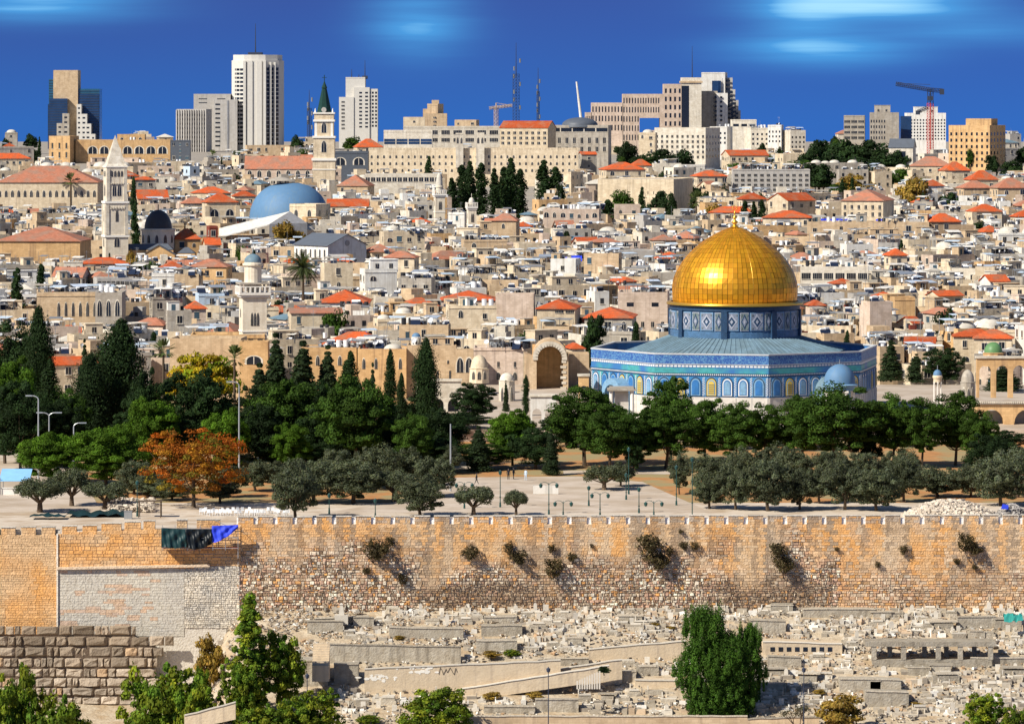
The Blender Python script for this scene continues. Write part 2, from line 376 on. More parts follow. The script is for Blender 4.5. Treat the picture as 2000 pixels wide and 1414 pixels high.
stones(b, YP, 113, 470, lambda p: 1040-(p-113)*.035, lambda p: 1106-(p-113)*.02, zone_panel, .55, .95)
stones(b, YP, 116, 360, lambda p: 1112-(p-113)*.03, lambda p: 1238, zone_panel, .42, 1.1)
stones(b, YP, 360, 468, lambda p: 1100, lambda p: 1222, zone_panel, .30, .5)
b.box(X(113,YP), YP+.06, -86, X(469,YP), YP+1.6, Z(1036,YP), 0, (.62,.56,.47)); wobj(b, 'repaired_masonry')
b = MB(); b.M = Matrix.Rotation(R(-1.2), 4, 'Y')
z_ = Z(1110,YP)
b.M = Matrix.Translation((X(112,YP), YP, z_)) @ Matrix.Rotation(R(-1.1), 4, 'Y')
b.box(-.1,-.55,-.12, X(410,YP)-X(112,YP), .1, .22, 0, (.72,.55,.38)); b.M = None
b.box(X(110.5,YP), YP-.22, Z(1236,YP), X(113.6,YP), YP+.9, Z(1042,YP), 0, (.80,.72,.60)); wobj(b, 'ledge_and_lit_edge')  # pale upright strip puts the sunlit wall edge into the colour
b = MB(); b.box(X(462,WY), WY+.2, -58, X(3400,WY), WY+.5, Z(1011.5,WY), 0, (.88,.85,.80)); wobj(b, 'inner_parapet')
def merlon(pa, pb, pt, pb2, Yf, slab=True):
    b = MB(); stones(b, Yf, pa, pb, lambda p: pt+1.5, lambda p: pb2+2, zone_main if pa > 430 else zone_left, .36, .6)
    b.box(X(pa,Yf)+.02, Yf+.05, Z(pb2+2,Yf), X(pb,Yf)-.02, Yf+.75, Z(pt+1.4,Yf), 0, (.62,.54,.42))
    if slab: b.box(X(pa,Yf)-.04, Yf-.10, Z(pt+1.4,Yf), X(pb,Yf)+.04, Yf+.85, Z(pt,Yf), 0, tint((.62,.56,.47), rnd.uniform(.8,1.1)))
    o = wobj(b, 'merlon')
p = 465
while p < 2450:
    merlon(p, p+30, topmain(p)+rnd.uniform(-.6,.6), 1023, WY); p += 38.3
for (pa, pb, pt) in [(-350,-320,1029),(-310,-280,1029),(-270,-240,1029),(-230,-200,1029),(-190,-160,1029),(-150,-120,1029),(-112,-84,1029),(-74,-45,1029),(-35,-6,1029),(2,30,1029),(41,70,1028),(81,108,1028)]: merlon(pa, pb, pt, 1045, WY)
for (pa, pb, pt) in [(121,150,1026),(161,189,1025),(198,237,1021),(243,275,1018),(280,303,1016),(345,366,1014),(384,430,1014)]: merlon(pa, pb, pt, 1040-(pa-113)*.03, YP)
# huge bossed blocks at the foot of the wall's left end
b = MB(); YB = WY-1.7; courses = [(1221,1240),(1241,1261),(1262,1282),(1283,1303),(1304,1322),(1323,1341),(1342,1358),(1359,1376),(1377,1396)]
ends = [258,332,312,300,300,330,345,350,350]
for (ct, cb), xe in zip(courses, ends):
    x = -40+rnd.uniform(0, 20)
    while x < xe:
        wd = rnd.choice([11,13,15,18,22,26,30,36,44]); p0_ = rnd.random() ; zt, zb = Z(ct,YB), Z(cb,YB); xa, xb = X(x,YB), X(min(x+wd, xe+8),YB); g = .06; p = rnd.uniform(.1,.42)
        c = lerp((.30,.23,.16), (.46,.38,.29), (ct-1221)/120.+rnd.uniform(-.2,.2)); c = tint(c, rnd.uniform(.6,1.25)); p = -.0 if p0_ < .05 else p
        if rnd.random() < .08: c = (.52,.36,.22)
        e = .16; j = lambda: rnd.uniform(-.12,.12)
        n = 5; vs = []; fs = []; dz_ = rnd.uniform(-.12,.06)
        for iz in range(n):
            for ix in range(n):
                u = [0,.13,.5,.87,1][ix]; v = [0,.13,.5,.87,1][iz]; edge = ix in (0,4) or iz in (0,4)
                vs.append((xa+g+(xb-xa-2*g)*u+(0 if edge else j()), YB+.05 if edge else YB-p+j(), zb+g+(zt-zb-2*g+dz_)*v+(0 if edge else j())))
        for iz in range(n-1):
            for ix in range(n-1): fs.append((iz*n+ix, iz*n+ix+1, (iz+1)*n+ix+1, (iz+1)*n+ix))
        b.add(vs, fs, 0, c); x += wd
b.box(X(-80,YB), YB+.02, -90, X(262,YB), WY+.5, Z(1241,YB), 0, (.14,.10,.07)); b.box(X(262,YB), YB+.021, -90, X(300,YB), WY+.5, Z(1262,YB), 0, (.14,.10,.07))
wobj(b, 'giant_block_base')

# scaffold box with tarps hanging on the wall
t = thing('scaffold_screen', 'black, dark green and blue tarpaulins hung on a metal scaffold against the city wall', 'scaffold', (X(388,597), 598.1, Z(1072,597)))
b = MB(); xa, xb = X(316,597)-t.location.x, X(464,597)-t.location.x; zt = Z(1034,597)-t.location.z
for x in [xa+(xb-xa)*i/6 for i in range(7)]: b.tube((x,0,-.3),(x,0,zt+.5),.035); 
for z in (0, 1.4, zt): b.tube((xa,0,z),(xb,0,z),.035); b.tube((xa,1.4,z),(xb,1.4,z),.035)
for x in (xa, (xa+xb)/2, xb): b.tube((x,0,zt),(x,2,zt),.03); b.tube((x,0,0),(x,2,0),.03)
b.tube((xb,0,-.4),(xb,0,-1.4),.05); b.tube((xb-.7,0,zt),(xb-3.2,0,zt+1.2),.04)
b.build('scaffold_frame', MT['metal'], t)
b = MB(); b.box(xa,.1,-.05,xb,1.5,.05); b.build('deck', MT['rust'], t)
def cloth(name, pa, pb, top, bot, m, amp=.14):
    b = MB(); nx, nz_ = 26, 12; vs = []
    for k in range(nz_+1):
        for i in range(nx+1):
            u = i/nx; v = k/nz_; px = pa+(pb-pa)*u; tp = top(u); bt = bot(u)
            z = Z(tp+(bt-tp)*v, 597)-t.location.z; x = X(px, 597)-t.location.x
            vs.append((x, -.15-amp*v**.5*(math.sin(u*13+v*5)+.8*math.sin(u*29-4*v+1)+.6*math.sin(u*9+v*11))-.2*v, z))
    n = nx+1
    b.add(vs, [(k*n+i, (k+1)*n+i, (k+1)*n+i+1, k*n+i+1) for k in range(nz_) for i in range(nx)]); return b.build(name, m, t, smooth=True)
cloth('tarpaulin', 314, 363, lambda u: 1032+2*u, lambda u: 1071-1.5*math.sin(u*9), MT['tarp_green'])
cloth('tarpaulin', 361, 414, lambda u: 1034, lambda u: 1068+6*math.sin(u*4), MT['tarp_black'], .2)
cloth('tarpaulin', 413, 464, lambda u: 1028-2*u, lambda u: 1061-29*u**1.6, MT['tarp_blue'])
# ---------------------------------------------------------------- gold-domed octagonal shrine
mat('gold', None, attr=True, metal=.55, rough=.34, var=.05, rand=0, nscale=.4, spec=.5)
mat('gold_plain', (.85,.50,.08), metal=.8, rough=.35, var=.05, rand=0)
mat('tile_base', (.04,.17,.42), rough=.45, var=.25, nscale=1.1, rand=0)
mat('tile_turq', (.07,.34,.36), rough=.45, var=.25, nscale=1.2, rand=0, spread=((.05,.18,.42), .2, 6, .55))
mat('tile_light', (.20,.36,.52), rough=.45, var=.25, nscale=2., rand=0)
mat('tile_white', (.72,.74,.76), rough=.45, var=.1, rand=0)
mat('tile_yellow', (.65,.48,.10), rough=.45, var=.15, rand=0)
mat('tile_green', (.12,.25,.10), rough=.45, var=.2, rand=0)
mat('tile_navy', (.025,.06,.12), rough=.45, var=.3, nscale=2, rand=0)
mat('tile_mauve', (.22,.25,.32), rough=.45, var=.2, nscale=2, rand=0)
def scripty(name, bgc, fgc, s, thr):
    m = mat(name, bgc, rough=.45, var=.1, rand=0); nt = m.node_tree; b_ = nt.nodes['Principled BSDF']; src = b_.inputs['Base Color'].links[0].from_socket
    geo = N(nt, 'ShaderNodeNewGeometry'); mp = N(nt, 'ShaderNodeMapping'); mp.inputs['Scale'].default_value = (s, s, s*.9); nt.links.new(geo.outputs['Position'], mp.inputs[0])
    n = N(nt, 'ShaderNodeTexNoise'); n.inputs['Scale'].default_value = 1; n.inputs['Detail'].default_value = 2; n.inputs['Distortion'].default_value = 2.2; nt.links.new(mp.outputs[0], n.inputs['Vector'])
    c = mixc(nt, mth(nt, 'GREATER_THAN', n.outputs[0], thr), src, fgc); nt.links.new(c, b_.inputs['Base Color'])
scripty('frieze', (.035,.105,.34), (.12,.28,.48), 2.2, .53)
scripty('mosaic', (.04,.18,.43), (.07,.28,.46), 2.8, .54)
DX, DY = X(1435, 800), 800.0
dome = thing('domed_shrine', 'blue tiled octagonal shrine with great golden dome rising behind the pines', 'shrine', (DX, DY, PZ))
OZ = Z(692, 774)-PZ      # parapet top above the platform
RO = 26.9; A0 = 190.0
V8 = [(RO*math.cos(R(A0+45*i)), RO*math.sin(R(A0+45*i))) for i in range(8)]
def ringpoly(k): return [(x*k, y*k) for x, y in V8]
def octslab(b, r0, r1, z0, z1, mi=0):
    for i in range(8):
        p, q = V8[i], V8[(i+1)%8]
        b.add([(p[0]*r1,p[1]*r1,z0),(q[0]*r1,q[1]*r1,z0),(q[0]*r1,q[1]*r1,z1),(p[0]*r1,p[1]*r1,z1),(p[0]*r0,p[1]*r0,z1),(q[0]*r0,q[1]*r0,z1),(p[0]*r0,p[1]*r0,z0),(q[0]*r0,q[1]*r0,z0)], [(0,1,2,3),(3,2,5,4),(6,7,1,0),(5,7,6,4)], mi)
b = MB(); b.prism(ringpoly(1.0), 0, OZ-7.75, 0); b.build('marble_base', MT['marble'], dome)
b = MB(); b.prism(ringpoly(.996), OZ-7.75, OZ-2.6, 0)
for i in range(8): pass
octslab(b, .985, .998, OZ-2.6, OZ-.25, 0); b.build('wall', MT['tile_base'], dome)
b = MB(); octslab(b, .98, 1.004, OZ-.25, OZ); octslab(b, .99, 1.003, OZ-1.98, OZ-1.86); b.build('coping', mat('coping', (.50,.52,.54), var=.15, rand=0), dome)
b = MB(); octslab(b, .99, 1.0015, OZ-1.85, OZ-.27); b.build('frieze', MT['frieze'], dome)
b = MB(); octslab(b, .99, 1.0012, OZ-3.35, OZ-2.55); octslab(b, .99, 1.006, OZ-3.5, OZ-3.36); b.build('frieze', MT['tile_turq'], dome)
side = RO*2*math.sin(R(22.5)); apo = RO*math.cos(R(22.5))
def facade(i):
    a = R(A0+45*i+22.5); M = Matrix.Rotation(a+math.pi/2, 4, 'Z'); return M     # local: -y points outward
def archpoly(w, h, n=8, pt=.15):
    pts = [(-w/2, 0), (w/2, 0)]
    for k in range(n+1):
        t = math.pi*k/n; pts.append((w/2*math.cos(t), h-w/2+(w/2)*math.sin(t)*(1+pt*math.sin(t))))
    return pts
WINC = ['tile_white','tile_light','tile_light','tile_yellow','tile_light','tile_yellow','tile_white']
PN = ['tile_base','tile_light','tile_white','tile_yellow','tile_green','tile_navy','mosaic']
PM = [MT[n] for n in PN]
for i in range(0, 5):
    M = facade(i if i < 5 else 0); face = M.copy()
    green = (i == 0)
    # dashes band, checker border and mosaic grounds belong to one face panel
    b = MB(); b.M = face; y = -apo*1.0
    nd = 30
    for k in range(nd):
        x = -side/2+side*(k+.5)/nd; b.box(x-.27, y-.03, OZ-2.42, x+.27, y+.02, OZ-2.1, 2)
    for k in range(56):
        x = -side/2+side*(k+.5)/56; b.box(x-.11, y-.03, OZ-3.85, x+.11, y+.02, OZ-3.62, 2)
    b.box(-side/2+.1, y-.012, OZ-4.02, side/2-.1, y+.02, OZ-3.9, 5); b.build('mosaic_band', PM, dome)
    b = MB(); b.M = face; b.box(-side/2+.15, y-.01, OZ-7.6, side/2-.15, y+.05, OZ-4.1, 0); b.build('mosaic_field', MT['tile_turq'] if green else MT['mosaic'], dome)
    bay = side/7.2
    for k in range(7):
        x = (k-3)*bay; o = MB(); o.M = face @ Matrix.Translation((x, y, OZ-7.55))
        def ring(w, h, z, y0, y1, mi):
            P = [(px, pz+z) for px, pz in archpoly(w, h)]; o.ext(P, y0, y1, mi)
        ring(bay*.80, 3.3, 0, -.10, .04, 0 if k % 3 else 1); ring(bay*.72, 3.2, .03, -.14, .0, 5)
        wc = WINC[(k+i*2) % 7]; wi = PN.index(wc) if wc in PN else 1
        ring(bay*.60, 2.95, .06, -.18, .0, wi); ring(bay*.46, 2.6, .2, -.22, .0, 1 if wi == 3 else 0)
        ring(bay*.36, 2.3, .3, -.25, .0, {2:1, 1:0, 3:3}.get(wi, 1))
        if wi == 3:
            for q in range(5): o.box(-bay*.2, -.28, .5+q*.36, bay*.2, -.2, .6+q*.36, 5)
        o.build('arched_window', PM, dome)
    for k in range(8):
        x = (k-3.5)*bay*1.0; o = MB(); o.M = face
        for q in range(11):
            o.box(x-.20, y-.07, OZ-7.5+q*.3, x-.02, y+.0, OZ-7.5+q*.3+.15, 2); o.box(x+.02, y-.07, OZ-7.35+q*.3, x+.20, y+.0, OZ-7.35+q*.3+.13, 2)
        o.build('pilaster', PM, dome)
    o = MB(); o.M = face
    for k in range(8): o.box((k-3.5)*bay-.12, y-.09, 0, (k-3.5)*bay+.12, y, OZ-7.8, 0)
    for k in range(7): o.box((k-3)*bay-1.0, y-.05, 1.2, (k-3)*bay+1.0, y, OZ-8.3, 0)
    o.build('marble_panels', MT['marble'], dome)
# porch on the left front face and its curved canopy on the right one
for (i, s) in ((0, .9), (2, 1.0)):
    o = MB(); o.M = facade(i) @ Matrix.Translation((0 if i == 0 else 3.0, -apo, 0))
    o.lathe([(3.2*s, -.2), (3.2*s, -2.6)], 14, 0, 0, 0) if False else None
    n = 12; vs = []
    for k in range(n+1):
        t = math.pi*k/n; vs.append((3.3*s*math.cos(t), 5.0*s+2.9*s*math.sin(t)))
    o.ext([(-3.3*s,0),(-2.3*s,0),(-2.3*s,4.4)]+[(2.3*s*math.cos(math.pi*(1-k/n)), 4.6*s+2.0*s*math.sin(math.pi*k/n)) for k in range(n+1)]+[(2.3*s,0),(3.3*s,0)]+vs, -2.6, 0, 0)
    o.ext([(-2.2,.0),(2.2,.0),(2.2,4.8),(0,6.2),(-2.2,4.8)], -.25, 0, 1); o.build('porch', [MT['lead'] if i == 2 else MT['tile_light'], MT['tile_navy']], dome)
# lead roof
zr = Z(664, 788)-PZ
b = MB(); k_ = 12.2/RO; n = 8
for i in range(8):
    p, q = V8[i], V8[(i+1)%8]; m = 14
    for j in range(m):
        u0, u1 = j/m, (j+1)/m
        A = [(p[0]+(q[0]-p[0])*u)*.78 for u in (u0, u1)]; B = [(p[1]+(q[1]-p[1])*u)*.78 for u in (u0, u1)]
        a0, a1 = math.atan2(B[0], A[0]), math.atan2(B[1], A[1]); r = 12.0
        b.add([(A[0],B[0],OZ-.75),(A[1],B[1],OZ-.75),(r*math.cos(a1),r*math.sin(a1),zr+.2),(r*math.cos(a0),r*math.sin(a0),zr+.2)], [(0,1,2,3)], 0)
        b.tube((A[0],B[0],OZ-.71),(r*math.cos(a0),r*math.sin(a0),zr+.24), .07, n=4)
b.build('lead_roof', MT['lead'], dome); b = MB(); b.prism(ringpoly(.985), OZ-2.4, OZ-1.9); b.build('gutter', MT['roof_dark'], dome)
# drum
zd = Z(598, 790)-PZ; RD = 11.75
b = MB(); b.lathe([(RD+.1, zr-.6), (RD+.1, zr+1.2), (RD, zr+1.25), (RD, zd)], 64, mi=0); b.build('drum', mat('tile_drum', (.075,.16,.28), rough=.45, var=.3, nscale=1.4, rand=0), dome, smooth=False)
b = MB(); b.lathe([(RD+.06, zd-1.0), (RD+.25, zd-.9), (RD+.25, zd-.1)], 64); b.build('drum_band', MT['tile_navy'], dome)
nP = 32; mat('tile_greyblue', (.16,.20,.20), rough=.45, var=.3, nscale=2, rand=0); mat('tile_pale', (.40,.42,.48), rough=.45, var=.2, nscale=2, rand=0)
for k in range(nP):
    a = R(180+11.25/2+k*11.25)
    if math.sin(a) > .25: continue
    o = MB(); o.M = Matrix.Rotation(a+math.pi/2, 4, 'Z') @ Matrix.Translation((0, -RD, 0)); wide = k % 2; w = 2.5 if wide else 1.55
    z0, z1 = zr+1.6, zd-1.15
    o.box(-w/2, -.16, z0, w/2, .2, z1, 4 if not wide else 1)
    o.box(-w/2+.12, -.20, z0+.12, w/2-.12, .2, z1-.12, 0 if wide else 2)
    P = [(w*(.42 if t % 90 == 0 else .27)*math.cos(R(t)), (z0+z1)/2+(z1-z0)*(.43 if t % 90 == 0 else .28)*math.sin(R(t))) for t in range(0, 360, 45)]
    o.ext(P, -.24, .1, 4 if wide else 3)
    P = [(w*.27*math.cos(R(t)), (z0+z1)/2+(z1-z0)*.28*math.sin(R(t))) for t in range(0, 360, 90)]
    o.ext(P, -.28, .1, 3 if wide else 0)
    P = [(w*.12*math.cos(R(t)), (z0+z1)/2+(z1-z0)*.13*math.sin(R(t))) for t in range(0, 360, 90)]
    o.ext(P, -.31, .1, 4)
    for sx_ in (-1, 1):
        for sz in (-1, 1): o.cbox(sx_*w*.36, -.22, (z0+z1)/2+sz*(z1-z0)*.36-.15, .3, .06, .3, 2)
    o.build('drum_window', [MT['tile_mauve'], MT['tile_light'], MT['tile_greyblue'], MT['tile_navy'], MT['tile_pale']], dome)
for k in range(8):
    a = R(A0+45*k+68); o = MB(); o.M = Matrix.Rotation(a+math.pi/2, 4, 'Z'); o.box(-.55, -RD-.55, zr-.5, .55, -RD+.4, zd-.9); o.build('buttress', MT['tile_navy'], dome)
b = MB(); b.lathe([(RD+.1, zd-.1), (RD+.75, zd-.05), (RD+.85, zd+.2), (RD+.55, zd+.45), (RD, zd+.5)], 72); b.build('gold_cornice', MT['gold_plain'], dome, smooth=True)
# dome of separate gilded sheets
zt = Z(443, 800)-PZ; H = zt-zd-.4; prof = []
def rd(t):      # t 0..1 height fraction
    tt = t
    if tt < .16: return 11.35+.2*math.sin(tt/.16*math.pi/2)
    u = (tt-.16)/.84; return 11.55*(1-u**1.95)**.76
nr, ns = 21, 76; b = MB(); rings = []
for j in range(nr+1):
    t = math.sin(j/nr*math.pi/2)**1.08 if j < nr else 1
    rings.append((max(.15, rd(t)), zd+.4+H*t))
for j in range(nr):
    (r0, z0), (r1, z1) = rings[j], rings[j+1]; step = 1 if j < 17 else 2
    for i in range(0, ns, step):
        a0, a1 = 2*math.pi*i/ns, 2*math.pi*(i+step)/ns; q = [rnd.gauss(0, .013) for _ in range(4)]; lift = rnd.choice((0,0,.015,.03))
        c = tint((.95,.43,.022), rnd.uniform(.72, 1.05)); c = (min(1,c[0]), c[1]*rnd.uniform(.93,1.07), c[2])
        g = .004
        b.add([((r0+q[0]+lift)*math.cos(a0+g), (r0+q[0]+lift)*math.sin(a0+g), z0+.02), ((r0+q[1]+lift)*math.cos(a1-g), (r0+q[1]+lift)*math.sin(a1-g), z0+.02), ((r1+q[2]+lift)*math.cos(a1-g), (r1+q[2]+lift)*math.sin(a1-g), z1-.01), ((r1+q[3]+lift)*math.cos(a0+g), (r1+q[3]+lift)*math.sin(a0+g), z1-.01)], [(0,1,2,3)], 0, c)
for j in range(nr):
    (r0, z0), (r1, z1) = rings[j], rings[j+1]
    b.lathe([(r0-.05, z0), (r1-.05, z1)], 46, col=(.30,.12,.01))
for i in range(0, ns, 4):
    a = 2*math.pi*i/ns
    for j in range(nr-2):
        (r0, z0), (r1, z1) = rings[j], rings[j+1]; b.tube(((r0+.03)*math.cos(a), (r0+.03)*math.sin(a), z0), ((r1+.03)*math.cos(a), (r1+.03)*math.sin(a), z1), .035, n=3, col=(.6,.30,.03))
GD = b.build('golden_dome', MT['gold'], dome)
b = MB(); zt -= .1; pr = [(.9,0),(.5,.25),(.25,.5),(.55,.8),(.6,1.0),(.3,1.25),(.16,1.45),(.42,1.7),(.42,1.85),(.14,2.1),(.1,2.4),(.26,2.55),(.08,2.75),(.05,3.2)]
b.lathe([(r, zt+z) for r, z in pr], 12); 
pts = [(.0+.42*math.cos(R(a)), zt+3.6+.42*math.sin(R(a))) for a in range(-70, 251, 20)]
for p, q in zip(pts, pts[1:]): b.tube((p[0],0,p[1]), (q[0],0,q[1]), .06)
b.build('finial', MT['gold_plain'], GD, smooth=True)

# small blue dome beside it
def small_dome(px, pyb, pyt, wpx, Y, label, m, drum=2.2, zb=PZ, name='domed_pavilion', cols=8, dm='dome_blue'):
    t = thing(name, label, 'pavilion', (X(px,Y), Y, zb)); r = wpx/2*Y/F; z0 = Z(pyb,Y)-zb; z1 = Z(pyt,Y)-zb
    b = MB(); b.lathe([(r*1.12, z0-.5),(r*1.16, z0-.15),(r*1.02,z0)], 24); b.lathe([(r*.98, z0-1.2),(r*.98,z0-.4)], 24); b.build('cornice', MT[m], t)
    b = MB(); b.lathe([(r*math.cos(R(a))*(1 if a < 60 else .98), z0+(z1-z0)*math.sin(R(a))**(.92)) for a in range(0, 91, 9)], 28); b.build('dome', MT[dm], t, smooth=True)
    for k in range(cols):
        a = 2*math.pi*(k+.5)/cols; o = MB(); o.tube((r*.9*math.cos(a), r*.9*math.sin(a), 0), (r*.9*math.cos(a), r*.9*math.sin(a), z0-1.1), r*.10, n=8); o.cbox(r*.9*math.cos(a), r*.9*math.sin(a), z0-1.5, r*.28, r*.28, .35); o.build('column', MT['whitecol'], t)
    b = MB(); b.tube((0,0,z1-.1),(0,0,z1+.8), .06); b.build('finial', MT['metal'], t); return t
small_dome(1640, 749, 711, 62, 765, 'small weathered blue dome on columns beside the right side of the golden domed shrine', 'tile_light')
small_dome(1831, 733, 722, 17, 775, 'tiny arcaded kiosk with pale blue dome left of the arched colonnade', 'cream', cols=6)
# ---------------------------------------------------------------- windows, clutter and house builders
def window_mesh(kind):
    b = MB()
    if kind == 'arch':
        b.ext(archpoly(1.3, 1.12, 8, 0), -.05, .1, 0); b.ext([(x, z+.02) for x, z in archpoly(1.0, 1.0, 8, 0)], -.09, 0, 1); b.box(-.03,-.12,.02,.03,-.05,.95,0)
    elif kind == 'plain':
        b.box(-.5,-.05,0,.5,.1,1,1); b.box(-.6,-.16,-.08,.6,.05,0,0); b.box(-.03,-.08,0,.03,-.04,1,0)
    elif kind == 'frame':
        b.box(-.62,-.09,-.06,.62,.1,1.08,0); b.box(-.5,-.12,0,.5,0,1,1); b.box(-.66,-.25,-.14,.66,.05,-.06,0); b.box(-.02,-.15,0,.02,-.1,1,0)
    elif kind == 'ribbon':
        b.box(-.5,-.04,0,.5,.1,1,1)
        for k in range(5): b.box(-.5+k*.2-.008,-.08,0,-.5+k*.2+.008,-.03,1,0)
        b.box(-.51,-.14,-.1,.51,.05,0,0)
    elif kind == 'shutter':
        b.box(-.5,-.05,0,.5,.1,1,2); b.box(-.6,-.14,-.08,.6,.05,0,0); b.box(-.58,-.12,1,.58,.05,1.07,0)
    elif kind == 'hole':
        b.box(-.5,-.03,0,.5,.1,1,1)
    elif kind == 'glass':
        b.box(-.5,-.04,0,.5,.1,1,3); b.box(-.5,-.07,.48,.5,-.02,.52,0)
    return b.mesh('window_'+kind, [MT['pale'], MT['glass'], MT['shutter'], MT['glass_blue']])
WIN = {k: window_mesh(k) for k in ('arch','plain','frame','ribbon','shutter','hole','glass')}
def windows(root, specs, name='window'):
    """specs: (x,y,z,rotz,w,h,kind) in the thing's frame; the 100 largest stay parts of their own"""
    specs = sorted(specs, key=lambda s: -s[4]*s[5]*(2 if abs(s[3]) < .1 else 1))
    for (x,y,z,rz,w_,h_,k) in specs[:100]:
        link(name, WIN[k], root, (x,y,z), rz, (w_, 1, h_))
    if len(specs) > 100:
        b = MB()
        for (x,y,z,rz,w_,h_,k) in specs[100:]:
            b.M = Matrix.Translation((x,y,z)) @ Matrix.Rotation(rz,4,'Z') @ Matrix.Diagonal((w_,1,h_,1)); b.box(-.5,-.05,0,.5,.1,1)
        b.build(name, MT['glass'], root)['kind'] = 'stuff'
JM = ['white','grey','roof_dark','metal','tank_white','tank_black','cream','rust','bluewash','panel','tan']
def junk(b, r, w, d, z, JM, n):
    I = JM.index; M0 = b.M.copy() if b.M is not None else Matrix.Identity(4)
    for _ in range(n):
        x, y = r.uniform(-w/2,w/2), r.uniform(-d/2,d/2); k = r.random(); b.M = M0 @ Matrix.Translation((x,y,z)) @ Matrix.Rotation(r.uniform(-.6,.6),4,'Z')
        if k < .22: b.cbox(0,0,0,r.uniform(.4,1.6),r.uniform(.3,1.2),r.uniform(.3,1.3),I(r.choice(('white','grey','roof_dark','roof_dark','tan','rust','white'))))
        elif k < .36: b.tube((0,0,.3),(0,0,r.uniform(1.0,1.7)),.42,n=8,mi=I(r.choice(('tank_white','tank_white','tank_black'))))
        elif k < .50: h = r.uniform(.9,1.5); b.add([(-.8,-.6,.2),(.8,-.6,.2),(.8,.5,h),(-.8,.5,h),(-.8,-.5,.1),(.8,-.5,.1),(.8,.6,h-.1),(-.8,.6,h-.1)], [(0,1,2,3),(7,6,5,4),(0,4,5,1),(3,7,4,0),(1,5,6,2)], I('panel')); b.tube((-.7,.6,h+.1),(.7,.6,h+.1),.26,n=8,mi=I('tank_white'))
        elif k < .62: hh = r.uniform(1.8,2.3); L = r.uniform(1,2.2); b.add([(-L,-1,hh),(L,-1,hh),(L,1,hh+.3),(-L,1,hh+.3),(-L,-1,hh-.07),(L,-1,hh-.07),(L,1,hh+.23),(-L,1,hh+.23)], [(0,1,2,3),(7,6,5,4),(0,4,5,1),(3,7,4,0),(1,5,6,2)], I(r.choice(('white','metal','roof_dark','bluewash','grey')))); [b.tube((q*L*.95,p,0),(q*L*.95,p,hh),.05,n=4,mi=I('metal')) for q in (-1,1) for p in (-.9,.9)]
        elif k < .74: b.M = b.M @ Matrix.Translation((0,0,1)) @ Matrix.Rotation(R(-40),4,'Z') @ Matrix.Rotation(R(60),4,'X'); b.lathe([(.02,-.14),(.25,-.1),(.45,0)], 10, mi=I('metal'))
        elif k < .86: b.cbox(0,0,0,r.uniform(1.5,3.5),.18,r.uniform(.6,1.6),I(r.choice(('cream','white','grey','tan'))))
        else: b.tube((0,0,0),(0,0,r.uniform(2,4)),.035,n=4,mi=I('metal'))
    b.M = M0
